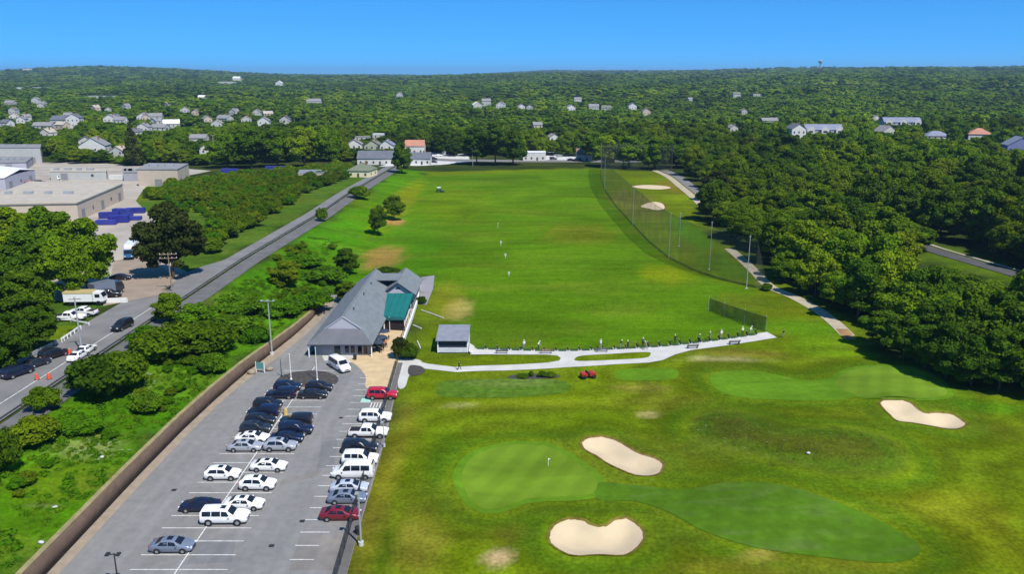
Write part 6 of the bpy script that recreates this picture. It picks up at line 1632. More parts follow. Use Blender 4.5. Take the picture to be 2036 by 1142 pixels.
M['flower'] = mat('pale_flower', (0.36, 0.42, 0.26), .9)
col_fl = bpy.data.collections.new('flowers'); add_proto(col_fl, crown_mesh('flowers', 77, [(0, 0, .25, .35, .5)], 26, .10, .3), M['flower'], 'flower_source_00'); add_proto(col_fl, crown_mesh('plants', 78, [(0, 0, .2, .45, .6)], 60, .13, .5), M['leaf'], 'flower_source_01')
q = g_.uniform(fpoly.min(0), fpoly.max(0), (1400, 2)); cxm = fpoly.mean(0)
k_ = (poly_sd(fpoly, q[:, 0], q[:, 1]) < -.8) & (g_.random(len(q)) < np.interp(q[:, 0], [fpoly[:, 0].min(), cxm[0], fpoly[:, 0].max()], [1, .35, .05]))
q = q[k_][::5]; sq = g_.uniform(.15, .4, len(q)); scatter('wildflowers', 'pale wildflowers speckling the fescue mound', q, sq, sq, col_fl, 44)
q2 = []
for a, b in ((185, 885), (165, 905), (215, 895), (300, 762), (278, 778), (305, 755), (1180, 1115)):
    c = P(a, b); q2.append(np.array(c[:2]) + g_.normal(0, 1.6, (26, 2)))
q2 = np.concatenate(q2); sq = g_.uniform(.25, .6, len(q2)); scatter('bank_wildflowers', 'white flowering weeds on the left bank', q2[:156], sq[:156], sq[:156], col_fl, 45)

# ------------------------------------------------------------------ netting, fences, rails
def net_fence(name, label, line, tops, poles, m, pole_r, dark_band=0.0, pm=None, cat='netting'):
    """poles with netting hung between them along a ground line; tops = height at each line point"""
    line = np.asarray(line, float); z = height(line[:, 0], line[:, 1]); o = (line[0][0], line[0][1], z[0])
    t = thing(name, label, cat, o)
    n = len(line)
    for i in range(n - 1):
        a, b = line[i], line[i + 1]
        MB(o).extr([(a[0], a[1], z[i] + 0.05), (b[0], b[1], z[i + 1] + 0.05), (b[0], b[1], z[i + 1] + tops[i + 1]), (a[0], a[1], z[i] + tops[i])], (0.0, 0.012, 0)).build('net_panel', m, t)
        c = MB(o).tube((a[0], a[1], z[i] + tops[i]), (b[0], b[1], z[i + 1] + tops[i + 1]), 0.03, n=5); c.build('top_cable', M['darkmetal'], t)
        if dark_band: MB(o).extr([(a[0], a[1] - .03, z[i]), (b[0], b[1] - .03, z[i + 1]), (b[0], b[1] - .03, z[i + 1] + dark_band), (a[0], a[1] - .03, z[i] + dark_band)], (0, .012, 0)).build('foot_band', NETBAND, t)  # darker, denser band along the foot of the net
    for i in poles:
        MB(o).tube((line[i][0], line[i][1] + .15, z[i] - .2), (line[i][0], line[i][1] + .15, z[i] + tops[i] + .5), pole_r, pole_r * .7, 8).build('pole', pm or M['galv'], t, 60)
    return t
NETBAND = net_mat('net_foot_band', (0.05, 0.065, 0.03), 0.32, 0.8)
NET = net_mat('range_net', (0.06, 0.07, 0.05), 0.20, 0.25)
NETS = net_mat('tee_net', (0.03, 0.035, 0.02), 0.42, 0.5)
nl = PP([(1195, 337), (1194, 352), (1202, 378), (1225, 412), (1258, 448), (1290, 482), (1330, 515), (1380, 540), (1430, 557), (1500, 573), (1520, 574)])
net_fence('range_netting', 'tall grey range netting curving down the right side of the range', nl, [13.5, 13.5, 13.5, 13.5, 13.5, 13, 13, 12.5, 12.5, 12, 3], [0, 2, 4, 6], NET, .10, .7)
nl2 = PP([(1196, 336), (1240, 337), (1290, 338), (1335, 341)])
net_fence('range_netting', 'tall dark netting across the far right end of the range', nl2, [14, 14, 14, 14], [0, 1, 2, 3], net_mat('end_net', (0.05, 0.06, 0.045), 0.2, 0.2), .22, 0, mat('dark_pole', (0.05, 0.05, 0.045), .8))
tl = PP([(1409, 618), (1440, 630), (1480, 645), (1522, 661)])
net_fence('tee_netting', 'low dark netting screen behind the right end of the tee line', tl, [2.9, 2.9, 3.0, 3.2], [0, 1, 2, 3], NETS, .07)
for px, py, ty, lb in [(1410, 536, 442, 'white steel pole on the netting line nearest the range'), (1484, 574, 470, 'white steel pole where the netting meets the cart path'), (1350, 490, 424, 'thin pale pole between the netting and the wood')]:
    x, y, z = P(px, py); k = (py - HORIZON) * math.cos(PITCH) / (CAM_Z - z); h_ = (py - ty) / k / .97
    t = thing('net_pole', lb, 'pole', (x, y, z), group='pale net poles'); MB().tube((0, 0, -.3), (0, 0, h_), .12, .08, 8).build('shaft', M['galv'], t, 60); MB().tube((0, 0, 0), (0, 0, .12), .35, .35, 8).build('footing', M['concrete'], t); MB().box((0, 0, h_ - .3), (.5, .08, .1)).build('bracket', M['galv'], t)

# chain link fence along the car park's right edge
fy = np.arange(58, 141, 3.0); fx = np.interp(fy, [57, 140], [-17.7, -21.0])
FN = thing('chain_link_fence', 'dark chain link fence between car park and golf course', 'fence', (fx[0], fy[0], 0.05)); o = FN.location
FM = net_mat('chain_link', (0.05, 0.05, 0.055), 0.42, 2.0)
for i in range(len(fy) - 1):
    MB(o).extr([(fx[i], fy[i], .1), (fx[i + 1], fy[i + 1], .1), (fx[i + 1], fy[i + 1], 1.5), (fx[i], fy[i], 1.5)], (.01, 0, 0)).build('mesh_panel', FM, FN)
    MB(o).tube((fx[i], fy[i], 1.52), (fx[i + 1], fy[i + 1], 1.52), .03, n=5).build('top_rail', M['darkmetal'], FN)
for i in range(len(fy)): MB(o).tube((fx[i], fy[i], 0), (fx[i], fy[i], 1.58), .045, n=6).build('post', M['darkmetal'], FN)
# dark kerb planting strip beyond the fence
ribbon('kerb', np.column_stack([fx + .5, fy]), .9, 0.09, M['ballast'], label='dark gravel strip along the fence')

def guard_rail(name, label, line, m, h=.75, step=4.0, boards=1, cat='guard rail', base=0.07):
    line = np.asarray(line, float); z = height(line[:, 0], line[:, 1]) + base; o = (line[0][0], line[0][1], z[0]); t = thing(name, label, cat, o)
    for b in range(boards):
        zz = h - b * .38
        for i in range(len(line) - 1):
            a, c = line[i], line[i + 1]
            d = c - a; L = np.hypot(*d); q = np.array([-d[1], d[0]]) / L * .04
            MB(o).extr([(a[0] + q[0], a[1] + q[1], z[i] + zz - .3), (c[0] + q[0], c[1] + q[1], z[i + 1] + zz - .3), (c[0] + q[0], c[1] + q[1], z[i + 1] + zz), (a[0] + q[0], a[1] + q[1], z[i] + zz)], (-2 * q[0], -2 * q[1], 0)).build('rail', m, t)
    for i in range(len(line)):
        MB(o).box((line[i][0] + .14, line[i][1], z[i] + h / 2), (.14, .14, h)).build('post', m, t)
    return t
sy2 = np.arange(30, 470, 6.0)
guard_rail('guard_rail', 'long dark guard rail between the street and gravel strip', np.column_stack([dark_x(sy2) - .1, sy2]), mat('weathered_steel', (0.075, 0.085, 0.085), .7), .7)
gl = smooth_line(PP([(-40, 775), (10, 742), (60, 712), (118, 684)]), 4)
guard_rail('guard_rail', 'pale guard rail under the big left trees', gl, M['galv'], .8, boards=2)
gl = smooth_line(PP([(122, 682), (140, 670), (160, 656)]), 3)
guard_rail('guard_rail', 'short white rail beside the small lawn at the yard entrance', gl, M['white'], .8, boards=1)
gl = PP([(200, 604), (225, 603), (252, 602)])
guard_rail('barrier_wall', 'white barrier wall right of the cream-roofed truck', gl, M['white'], 1.0, boards=3, cat='barrier')
gl = PP([(108, 640), (140, 641), (176, 648)])
guard_rail('barrier_wall', 'low white barrier in front of the white pickups', gl, M['white'], .6, boards=1, cat='barrier')
sheet('lawn', PP([(108, 650), (165, 648), (125, 678), (95, 690)]), 0.11, M['island'], 3.0, label='small lawn behind the short white rail')

# ------------------------------------------------------------------ poles and lamps
def foot_and_height(px, py, ty, z=None):
    x, y, zz = P(px, py); k = (py - HORIZON) * math.cos(PITCH) / (CAM_Z - zz)
    return x, y, zz, (py - ty) / k / .97
def light_pole(label, px, py, ty, heads, r=.11, m=None, arm=1.0, group='light poles'):
    x, y, z, h_ = foot_and_height(px, py, ty); m = m or M['galv']
    t = thing('light_pole', label, 'lamp post', (x, y, z + .05), 0, group)
    MB().tube((0, 0, 0), (0, 0, .5), r * 2.4, r * 2.4, 10).build('base', M['concrete'], t, 60)
    MB().tube((0, 0, .5), (0, 0, h_), r, r * .65, 10).build('shaft', m, t, 60)
    MB().box((0, 0, h_ - .1), (arm * 2, .08, .08)).build('cross_arm', m, t)
    for k in range(heads):
        xx = -arm + 2 * arm * k / max(1, heads - 1)
        hd = MB().box((xx, -.22, h_ + .06), (.36, .55, .16)).build('lamp_head', m, t)
        MB().box((xx, -.26, h_ - .035), (.26, .36, .02)).build('lens', M['lamp'], hd)
    return t
light_pole('tall floodlight pole behind the bend of the retaining wall', 541, 706, 598, 3, .17, arm=1.1)
light_pole('pale lamp pole at the near end of the fence row', 718, 1086, 974, 1, .13, arm=.15)
light_pole('dark twin-headed lamp pole cut by the bottom edge', 236, 1168, 1096, 2, .09, M['darkmetal'], .55)
light_pole('slim pale lamp pole in the fence row beside the white pickup', 764, 890, 838, 1, .07, arm=.12)
def flagpole(label, px, py, ty, m):
    x, y, z, h_ = foot_and_height(px, py, ty); t = thing('flagpole', label, 'flagpole', (x, y, z + .08), group='poles at the mulch bed')
    MB().tube((0, 0, 0), (0, 0, h_), .085, .05, 8).build('shaft', m, t, 60); MB().tube((0, 0, 0), (0, 0, .25), .2, .16, 10).build('base', m, t); MB().lathe([(.001, h_ - .02), (.1, h_ + .08), (.001, h_ + .18)], 10).build('finial', m, t, 60)
flagpole('right white flagpole in the mulch bed', 631, 758, 692, M['white'])
flagpole('left white flagpole in the mulch bed', 579, 756, 705, M['white'])
flagpole('thin dark pole at the left edge of the mulch bed', 560, 750, 716, M['darkmetal'])
def utility_pole(label, px, py, ty, arms=2, wide=1.3):
    x, y, z, h_ = foot_and_height(px, py, ty); t = thing('utility_pole', label, 'utility pole', (x, y, z), R(10), 'utility poles')
    MB().tube((0, 0, -.3), (0, 0, h_), .16, .11, 8).build('shaft', M['galv'] if arms == 1 else M['wood'], t, 60)
    for k in range(arms):
        b = MB().box((0, 0, h_ - .4 - k * .9), (wide * 2, .12, .14)).build('cross_arm', M['wood'], t)
        for xx in (-wide * .9, -wide * .4, wide * .4, wide * .9): MB().tube((xx, 0, h_ - .33 - k * .9), (xx, 0, h_ - .08 - k * .9), .06, .04, 6).build('insulator', M['white'], b)
utility_pole('wooden utility pole beside the bronze tree', 342, 580, 503, 2, 1.9)
utility_pole('pale utility pole at the small lawn', 163, 700, 590, 1, 1.0)
for k_, (px, py, ty, lb) in enumerate([(427, 318, 270, 'far utility pole among the left trees'), (600, 322, 292, 'far utility pole above the scrub'), (940, 330, 296, 'far utility pole by the dark street trees')]):
    utility_pole(lb, px, py, ty, 1, 1.2)
# sign, boxes and small fittings round the car park head
x, y, z = P(518, 742); t = thing('notice_board', 'small teal notice board on posts by the wall', 'sign', (x, y, .06), R(-12))
MB().bx(-.75, .75, -.05, .05, .7, 1.9).build('panel', mat('sign_teal', (0.10, 0.27, 0.25), .6), t)
for s in (-1, 1): MB().bx(s * .8 - .06, s * .8 + .06, -.06, .06, 0, 2.0).build('post', M['white'], t)
for px, py, lb in [(500, 744, 'tan rock left of the teal notice board'), (536, 738, 'tan rock right of the teal notice board')]:
    x, y, z = P(px, py); g2_ = np.random.default_rng(px); v_ = ICO_V * (.55 + .3 * g2_.random((len(ICO_V), 1))) * np.array([1.2, .9, .7]); t = link('boulder', np_mesh('boulder', v_ + np.array([0, 0, .3]), ICO_F), M['tankerb']); t.location = (x, y, .06); tag(t, lb, 'rock', 'rocks by the notice board')
x, y = ray(568, 826, 0)[0], ray(568, 826, 0)[1]
t = thing('post_base', 'yellow painted lamp base between the dark cars', 'bollard', (x, y, .06)); MB().tube((0, 0, 0), (0, 0, 1.1), .34, .3, 12).build('footing', mat('yellow_paint', (0.60, 0.42, 0.12), .7), t, 60); MB().tube((0, 0, 1.1), (0, 0, 1.25), .22, .2, 10).build('cap', M['galv'], t)
for px, py, lb in [(712, 1064, 'dark bin at the foot of the pale lamp pole'), (706, 716, 'dark bin beside the white delivery van')]:
    x, y = ray(px, py, 0); t = thing('litter_bin', lb, 'bin', (x, y, .06), group='litter bins'); MB().tube((0, 0, 0), (0, 0, .85), .3, .34, 12).build('drum', M['darkmetal'], t, 60); MB().lathe([(.36, .85), (.3, .98), (.1, 1.05), (.001, 1.05)], 12).build('lid', M['black'], t, 60)
# cafe tables with dark parasols at the clubhouse corner
for k_, (px, py, lb) in enumerate([(728, 700, 'dark parasol table at the clubhouse corner'), (738, 690, 'dark parasol table nearer the patio'), (744, 678, 'dark parasol table under the eave by the patio')]):
    x, y = ray(px, py, 0); x = max(x, -25.4); t = thing('cafe_table', lb, 'table', (x, y, .065), group='tables by the clubhouse corner')
    MB().lathe([(.001, .72), (.5, .72), (.5, .76), (.001, .76)], 14).build('top', M['darkmetal'], t); MB().tube((0, 0, 0), (0, 0, 2.3), .03, n=6).build('pole', M['darkmetal'], t)
    MB().lathe([(1.3, 1.9), (.7, 2.2), (.001, 2.4)], 8).build('parasol', M['trimdark'], t); MB().tube((0, 0, 0), (0, 0, .08), .3, .3, 12).build('foot', M['black'], t)
    for a in range(4):
        ch = MB(); ca, sa = math.cos(a * 1.57 + .6) * .85, math.sin(a * 1.57 + .6) * .85
        ch.box((ca, sa, .45), (.42, .42, .05), a * 1.57 + .6).box((ca * 1.25, sa * 1.25, .7), (.05, .42, .45), a * 1.57 + .6)
        for dx in (-.17, .17):
            for dy in (-.17, .17): ch.box((ca + dx, sa + dy, .22), (.04, .04, .44))
        q = tag(ch.build('cafe_chair', M['darkmetal']), ['dark chair on the street side of the ', 'dark chair on the far side of the ', 'dark chair on the inner side of the ', 'dark chair on the near side of the '][a] + lb.replace('dark ', ''), 'chair', 'chairs by the clubhouse corner'); q.location = (x, y, .065)
# white edging logs on the grass left of the shed
for k_, (a, b, lb) in enumerate([((838, 618), (882, 634), 'long white timber on the grass behind the shed'), ((822, 648), (838, 655), 'short white timber beside the deck wall'), ((830, 680), (836, 694), 'white timber leaning on the grass by the deck')]):
    p, q = P(*a), P(*b); t = tag(MB().tube((p[0], p[1], p[2] + .15), (q[0], q[1], q[2] + .15), .13, n=8).build('timber_edging', M['concrete']), lb, 'timber', 'white timbers on the grass')
# red mower-like utility vehicle
x, y, z = P(1169, 752); t = thing('utility_cart', 'red utility cart parked on the grass below the tee line', 'utility cart', (x, y, z + .04), R(15))
MB().extr([(.2, -.6, .45), (1.3, -.6, .45), (1.35, -.6, .85), (.9, -.6, 1.05), (.2, -.6, .95)], (0, 1.2, 0)).build('hood', M['redpaint'], t)
MB().bx(-1.3, -.3, -.65, .65, .5, 1.0).build('cargo_bed', M['redpaint'], t); MB().bx(-.28, .15, -.5, .5, .55, .85).build('seat', M['black'], t); MB().bx(-.32, -.2, -.5, .5, .85, 1.3).build('backrest', M['black'], t)
for s in (-1, 1):
    MB().tube((.25, s * .55, .9), (-.1, s * .55, 1.95), .035, n=6).build('roll_bar', M['darkmetal'], t)
    for xx in (-.9, .9): MB().lathe([(.12, -.13), (.34, -.13), (.38, -.09), (.38, .09), (.34, .13), (.12, .13)], 14, c=(xx, s * .65, .38), axis='y').build('wheel', M['black'], t, 50)
MB().tube((.15, 0, .9), (-.02, 0, 1.15), .03, n=6).build('steering_column', M['black'], t)
# range picker with white roof far up the range
x, y, z = P(873, 382); t = thing('ball_picker', 'dark green ball picker with pale cover up the range', 'ball picker', (x, y, z + .05), R(8))
MB().bx(-1.2, 1.0, -.8, .8, .5, 1.2).build('body', mat('machine_green', (0.02, 0.09, 0.03), .5), t); MB().bx(-1.0, .8, -.9, .9, 2.0, 2.12).build('canopy', M['white'], t)
for s in (-1, 1):
    for xx in (-.9, .7): MB().tube((xx, s * .75, 1.2), (xx, s * .75, 2.0), .04, n=6).build('canopy_post', M['darkmetal'], t); MB().lathe([(.12, -.12), (.34, -.12), (.38, 0), (.34, .12), (.12, .12)], 12, c=(xx, s * .8, .38), axis='y').build('wheel', M['black'], t, 50)
MB().bx(1.2, 2.2, -1.6, 1.6, .1, .6).build('picker_drum', M['darkmetal'], t)
# orange barrels on the street
for k_, (px, py, lb) in enumerate([(143, 718, 'orange barrel nearest the white street car'), (150, 708, 'orange barrel behind the one beside the white car'), (139, 706, 'orange barrel at the far side of the trio'), (74, 756, 'left orange barrel on the street line'), (98, 755, 'right orange barrel on the street line')]):
    x, y, z = P(px, py); t = thing('traffic_barrel', lb, 'traffic barrel', (x, y, z + .09), group='orange barrels on the street'); t.scale = (.85, .85, .85)
    MB().tube((0, 0, .05), (0, 0, 1.05), .34, .27, 14).build('drum', M['orange'], t, 60); MB().tube((0, 0, 0), (0, 0, .06), .45, .45, 12).build('rubber_base', M['black'], t)
    for zz in (.35, .7): MB().tube((0, 0, zz), (0, 0, zz + .15), .325 - zz * .06, .315 - zz * .06, 14, False).build('white_band', M['reflect'], t)

# ------------------------------------------------------------------ tee line: mats, benches, bags, golfers
tee_top = smooth_line(PP([(945, 694), (1120, 698), (1290, 691), (1400, 680), (1520, 663)]), 10)
seg = np.hypot(*np.diff(tee_top, axis=0).T); cum = np.concatenate([[0], np.cumsum(seg)])
def tee_at(s, back=0.0):
    x = np.interp(s, cum, tee_top[:, 0]); y = np.interp(s, cum, tee_top[:, 1]); x2 = np.interp(s + .5, cum, tee_top[:, 0]); y2 = np.interp(s + .5, cum, tee_top[:, 1])
    d = np.array([x2 - x, y2 - y]); d /= np.hypot(*d) + 1e-9; nrm = np.array([-d[1], d[0]])
    return x - nrm[0] * back, y - nrm[1] * back, math.atan2(d[1], d[0])
matg = mat('tee_mat_green', (0.03, 0.075, 0.02), .95, scale=4)
NB = 26; spacing = (cum[-1] - 2.0) / NB
def nth(n): return ordinal(n)
for k in range(NB):
    x, y, a = tee_at(1.0 + k * spacing, -0.2); z = float(height(np.array([x]), np.array([y]))[0])
    q = tag(MB().box((0, 0, 0), (1.5, 1.3, .04)).build('tee_mat', matg), 'green hitting mat, %s along the tee line from the shed' % nth(k + 1), 'mat', 'hitting mats along the tee line'); q.location = (x, y, z + .085); q.rotation_euler = (0, 0, a)
    x, y, a = tee_at(1.0 + (k + .5) * spacing, 0.1); z = float(height(np.array([x]), np.array([y]))[0])
    big = k > 12
    t = thing('golf_bag_stand', 'dark golf bag stand, %s along the tee line from the shed' % nth(k + 1), 'golf bag', (x, y, z + .065), a + R(25), 'golf bag stands along the tee line')
    sc_ = 1.0 if big else .75; t.scale = (sc_, sc_, sc_)
    MB().tube((0, 0, .05), (-.32, .12, 1.0), .17, .15, 8).build('bag', mat('bag_dark', (0.015, 0.025, 0.018), .7), t, 60)
    MB().tube((.02, .1, 0), (-.25, .1, .8), .025, n=5).build('leg', M['darkmetal'], t); MB().tube((.3, -.25, 0), (-.25, .1, .8), .025, n=5).build('leg', M['darkmetal'], t)
    for q in range(3): MB().tube((-.3 + .05 * q, .12, .95), (-.42 + .08 * q, .15 + .05 * q, 1.25), .02, n=5).build('club', M['galv'], t)
for k_, (px, py, lb) in enumerate([(998, 704, 'bench nearest the shed on the tee line'), (1086, 704, 'second bench from the shed, at the first path junction'), (1197, 701, 'bench beside the grass island on the tee line'), (1377, 694, 'fourth bench from the shed, past the junction'), (1460, 686, 'bench nearest the right end of the tee line')]):
    x, y, z = P(px, py); a = 0.0 if px < 1300 else R(9); t = thing('bench', lb, 'bench', (x, y + .2, z + .065), a, 'benches along the tee line')
    for q in range(3): MB().bx(-1.2, 1.2, -.25 + .17 * q, -.11 + .17 * q, .43, .47).build('seat_slat', M['wood'] if px == 1086 else mat('grey_slat', (0.12, 0.13, 0.13), .8), t)
    for q in range(2): MB().bx(-1.2, 1.2, -.32, -.28, .58 + .18 * q, .70 + .18 * q).build('back_slat', M['wood'] if px == 1086 else MATS['grey_slat'], t)
    for s in (-1, 1):
        MB().bx(s * .95 - .03, s * .95 + .03, -.3, .22, 0, .43).build('leg', M['darkmetal'], t); MB().bx(s * .95 - .03, s * .95 + .03, -.36, -.32, 0.3, .92).build('back_post', M['darkmetal'], t)

# people: one continuous skin-modifier body per pose, evaluated once and shared
def body_mesh(name, joints, edges, radii):
    me = bpy.data.meshes.new(name); me.from_pydata(joints, edges, [])
    o_ = bpy.data.objects.new(name, me); col.objects.link(o_)
    sk = o_.modifiers.new('skin', 'SKIN'); 
    for i, r_ in enumerate(radii):
        me.skin_vertices[0].data[i].radius = (r_, r_ * (.8 if i in (0, 1, 2) else 1.0))
    me.skin_vertices[0].data[0].use_root = True
    sk.use_smooth_shade = True
    ss = o_.modifiers.new('sub', 'SUBSURF'); ss.levels = 1; ss.render_levels = 1
    dg = bpy.context.evaluated_depsgraph_get(); ev = o_.evaluated_get(dg)
    out = bpy.data.meshes.new_from_object(ev); out.name = name
    bpy.data.objects.remove(o_); bpy.data.meshes.remove(me)
    return out
#            0 pelvis, 1 chest, 2 shoulders, 3 neck, 4 head, 5-8 legs L (hip, knee, ankle, toe), 9-12 legs R, 13-16 arm L (shoulder, elbow, wrist, hand), 17-20 arm R
EDG = [(0, 1), (1, 2), (2, 3), (3, 4), (0, 5), (5, 6), (6, 7), (7, 8), (0, 9), (9, 10), (10, 11), (11, 12), (2, 13), (13, 14), (14, 15), (15, 16), (2, 17), (17, 18), (18, 19), (19, 20), (4, 21)]
RAD = [.155, .15, .12, .06, .095, .10, .075, .048, .045, .10, .075, .048, .045, .065, .048, .036, .04, .065, .048, .036, .04, .085]
POSES = {
 'stand': [(0, 0, .95), (0, 0, 1.2), (0, 0, 1.42), (0, .01, 1.54), (0, .02, 1.66), (-.11, 0, .88), (-.12, .02, .48), (-.13, 0, .08), (-.13, .15, .04), (.11, 0, .88), (.12, .02, .48), (.13, 0, .08), (.13, .15, .04), (-.20, 0, 1.42), (-.25, -.02, 1.13), (-.24, .08, .88), (-.23, .12, .80), (.20, 0, 1.42), (.25, -.02, 1.13), (.24, .08, .88), (.23, .12, .80), (0, .03, 1.76)],
 'address': [(0, -.08, .92), (0, .05, 1.15), (0, .18, 1.33), (0, .25, 1.43), (0, .31, 1.53), (-.12, -.06, .85), (-.16, .06, .47), (-.17, -.02, .08), (-.17, .13, .04), (.12, -.06, .85), (.16, .06, .47), (.17, -.02, .08), (.17, .13, .04), (-.19, .2, 1.32), (-.17, .3, 1.06), (-.04, .4, .86), (-.01, .42, .79), (.19, .2, 1.32), (.17, .3, 1.06), (.05, .4, .84), (.01, .42, .77), (0, .36, 1.62)],
 'finish': [(0, 0, .95), (.02, .02, 1.2), (.02, .04, 1.42), (.03, .06, 1.54), (.05, .09, 1.66), (-.11, 0, .88), (-.13, .03, .48), (-.15, 0, .08), (-.1, .14, .04), (.11, 0, .88), (.05, .1, .5), (.1, -.06, .12), (.06, .05, .04), (-.17, .1, 1.42), (-.30, .22, 1.50), (-.2, .05, 1.66), (-.15, -.02, 1.70), (.20, .06, 1.42), (.14, .26, 1.5), (-.05, .12, 1.64), (-.13, .03, 1.68), (.07, .11, 1.76)],
 'walk': [(0, 0, .94), (0, .02, 1.2), (0, .04, 1.42), (0, .06, 1.54), (0, .09, 1.66), (-.1, .02, .87), (-.1, .22, .5), (-.1, .30, .1), (-.1, .45, .07), (.1, -.02, .87), (.1, -.08, .48), (.1, -.36, .14), (.1, -.24, .05), (-.2, .03, 1.42), (-.24, -.1, 1.14), (-.23, -.12, .9), (-.22, -.1, .82), (.2, .05, 1.42), (.24, .1, 1.14), (.23, .26, .96), (.22, .3, .9), (0, .11, 1.76)],
}
BODY = {}
def person_mats(pose, shirt, trousers):
    key = (pose,)
    if key not in BODY: BODY[key] = body_mesh('body_' + pose, POSES[pose], EDG, RAD)
    me = BODY[key].copy()
    for m_ in (M['skin'], shirt, trousers, M['black']): me.materials.append(m_)
    arr = np.zeros(len(me.polygons), np.int32)
    zs = 1.42 if pose != 'address' else 1.36
    for i, p in enumerate(me.polygons):
        c = p.center
        if c.z < .09: arr[i] = 3
        elif c.z < .95 and abs(c.x) < .225 and not (pose == 'address' and c.y > .22): arr[i] = 2
        elif c.z < zs + .06 and not (abs(c.x) > .21 and c.z < 1.18): arr[i] = 1
    me.polygons.foreach_set('material_index', arr)
    return me
CLOTH = {'white': (0.78, 0.78, 0.76), 'navy': (0.02, 0.03, 0.08), 'black': (0.02, 0.02, 0.022), 'khaki': (0.40, 0.33, 0.22), 'grey': (0.25, 0.26, 0.27), 'red': (0.40, 0.03, 0.03), 'green': (0.05, 0.16, 0.08), 'orange': (0.55, 0.22, 0.06)}
def cm_(c): return mat('cloth_' + c, CLOTH[c], .9, scale=3)
def person(pose, shirt, trousers, label, x, y, z, rz, cap='white', club=True, group='golfers on the tee line'):
    t = thing('person', label, 'person', (x, y, z), rz, group)
    link('body', person_mats(pose, cm_(shirt), cm_(trousers)), None, t)
    hx_, hy_, hz_ = POSES[pose][4]
    MB().lathe([(.105, 0.02), (.10, .08), (.06, .135), (.001, .15)], 10, c=(hx_, hy_ + .01, hz_ + .03)).box((hx_, hy_ + .13, hz_ + .055), (.15, .12, .02)).build('cap', cm_(cap), t, 50)
    f = MB()
    for s in (-1, 1): f.box((hx_ + s * .035, hy_ + .092, hz_ + .0), (.022, .02, .016))
    f.build('eyes', M['black'], t); MB().extr([(hx_ - .015, hy_ + .09, hz_ - .04), (hx_ + .015, hy_ + .09, hz_ - .04), (hx_, hy_ + .085, hz_ + .0)], (0, .03, 0)).build('nose', M['skin'], t)
    if club:
        w_ = POSES[pose][16]; R_ = Matrix.Rotation(rz, 3, 'Z')
        e_ = {'address': (0, .95, .06), 'finish': (.35, -.55, 1.25), 'stand': (w_[0] - .05, .3, .04), 'walk': (w_[0], .35, .1)}[pose]
        c = MB().tube(w_, e_, .018, .014, 6); c.box(e_, (.1, .06, .06)); o_ = c.build('golf_club', M['galv']); tag(o_, 'golf club held by the ' + label.split(',')[0], 'golf club', 'golf clubs in use'); o_.location = (x, y, z); o_.rotation_euler = (0, 0, rz)
    return t
PEOPLE = [('stand', 'white', 'grey', 'golfer in white standing tall nearest the shed', 1042, 694, 0.2), ('address', 'white', 'black', 'golfer in white bent over near the second bench', 1070, 695, -1.4), ('finish', 'white', 'khaki', 'golfer in white finishing a swing behind the grass island', 1194, 693, -.3),
          ('address', 'black', 'grey', 'golfer in black bent over behind the grass island', 1233, 693, -1.5), ('stand', 'black', 'black', 'golfer in black standing right of another in black', 1248, 695, .6), ('finish', 'navy', 'black', 'golfer in navy finishing a swing before the junction', 1278, 690, -.2), ('walk', 'grey', 'grey', 'person in grey walking at the path junction', 1284, 697, 1.2),
          ('stand', 'black', 'navy', 'golfer in black standing upright past the junction', 1342, 683, 0.0), ('address', 'green', 'black', 'golfer in green bent over along the right half', 1388, 681, -1.4), ('stand', 'white', 'khaki', 'golfer in white in the middle of the right half', 1434, 673, .3), ('finish', 'green', 'khaki', 'golfer in pale green left of the white golfer', 1411, 677, -.2),
          ('stand', 'white', 'black', 'golfer in white second from the right end', 1476, 667, .1), ('address', 'white', 'grey', 'golfer in white at the right end of the tee line', 1491, 665, -1.3)]
for pose, sh, tr, lb, px, py, rz in PEOPLE:
    x, y, z = P(px, py); person(pose, sh, tr, lb, x, y, z + .065, rz)
for pose, sh, tr, lb, px, py, rz in [('walk', 'orange', 'black', 'person in orange walking across the tan patio', 768, 692, .4), ('walk', 'black', 'black', 'person in dark clothes walking on the path left of the shed', 913, 737, -1.5), ('stand', 'black', 'grey', 'dark figure standing on grass past the tee line', 1557, 672, .5)]:
    x, y, z = P(px, py); person(pose, sh, tr, lb, x, y, z + .07, rz, 'black', False, None)

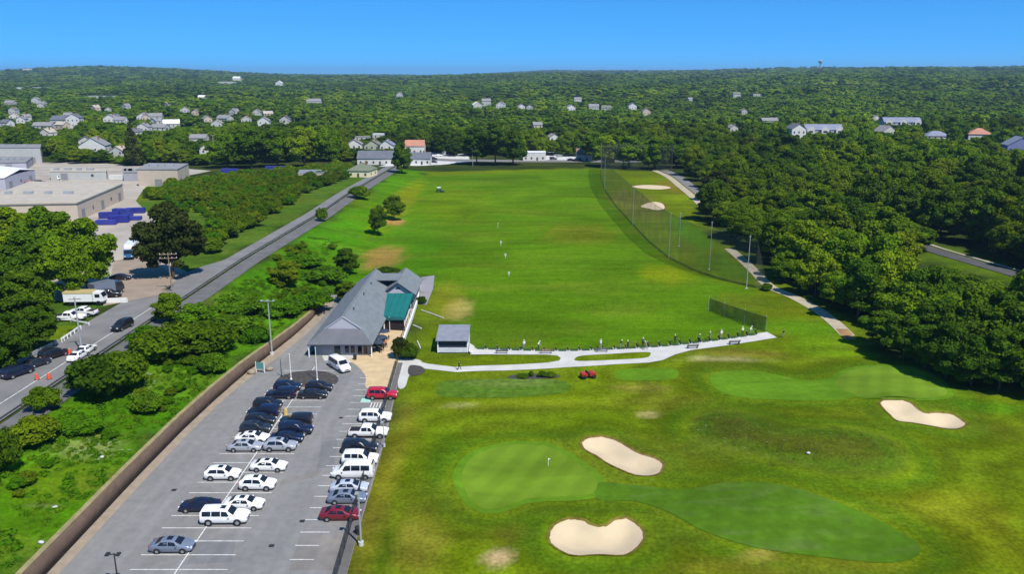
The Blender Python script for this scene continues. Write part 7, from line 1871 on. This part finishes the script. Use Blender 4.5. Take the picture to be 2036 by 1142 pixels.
# flags and yardage markers on the range and greens
for k_, (px, py, ty, c, lb) in enumerate([(990, 455, 444, 'white', 'white target flag far up the range'), (996, 490, 480, 'white', 'low white yardage marker up the range'), (1005, 515, 505, 'white', 'white yardage marker in the middle of the range'), (1012, 551, 541, 'white', 'white yardage marker nearest the tee line'), (1090, 928, 912, 'white', 'thin flagstick on the big green')]):
    x, y, z, h_ = foot_and_height(px, py, ty); t = thing('flagstick', lb, 'flag', (x, y, z + .08), group='flags and markers on the turf')
    MB().tube((0, 0, 0), (0, 0, h_), .035, .03, 6).build('stick', M['white'], t)
    if k_ in (0, 4): MB().extr([(0, 0, h_), (.34, 0, h_ - .12), (0, 0, h_ - .26)], (0, .015, 0)).build('flag', cm_('white'), t)
    else: MB().bx(-.25, .25, -.04, .04, h_ * .5, h_).build('board', M['concrete'], t)
# pale boulders on the slope and in the fescue
for k_, (px, py, lb) in enumerate([(110, 1012, 'white boulder low on the left slope'), (203, 912, 'white boulder in the pale weeds of the slope'), (1607, 904, 'white boulder in the fescue mound'), (82, 1082, 'pale boulder near the lower end of the wall')]):
    x, y, z = P(px, py); g2_ = np.random.default_rng(px); t = link('boulder', np_mesh('boulder', ICO_V * (.22 + .18 * g2_.random((len(ICO_V), 1))) * np.array([1.2, .9, .6]) + np.array([0, 0, .15]), ICO_F), M['concrete']); t.location = (x, y, z + .05); tag(t, lb, 'rock', 'pale boulders')

# ------------------------------------------------------------------ haze: one closed box of thin pale air round everything
hz_m = bpy.data.materials.new('thin_haze'); hz_m.use_nodes = True
nt = hz_m.node_tree; nt.nodes.remove(nt.nodes['Principled BSDF'])
pv = nt.nodes.new('ShaderNodeVolumePrincipled'); pv.inputs['Color'].default_value = (0.45, 0.70, 1.0, 1); pv.inputs['Density'].default_value = 8.5e-5; pv.inputs['Anisotropy'].default_value = 0.2
nt.links.new(pv.outputs['Volume'], nt.nodes['Material Output'].inputs['Volume'])
haze = MB().bx(-13500, 13500, -400, 14500, -6, 170).build('haze', hz_m); tag(haze, 'thin blue summer haze over the valley', kind='stuff')
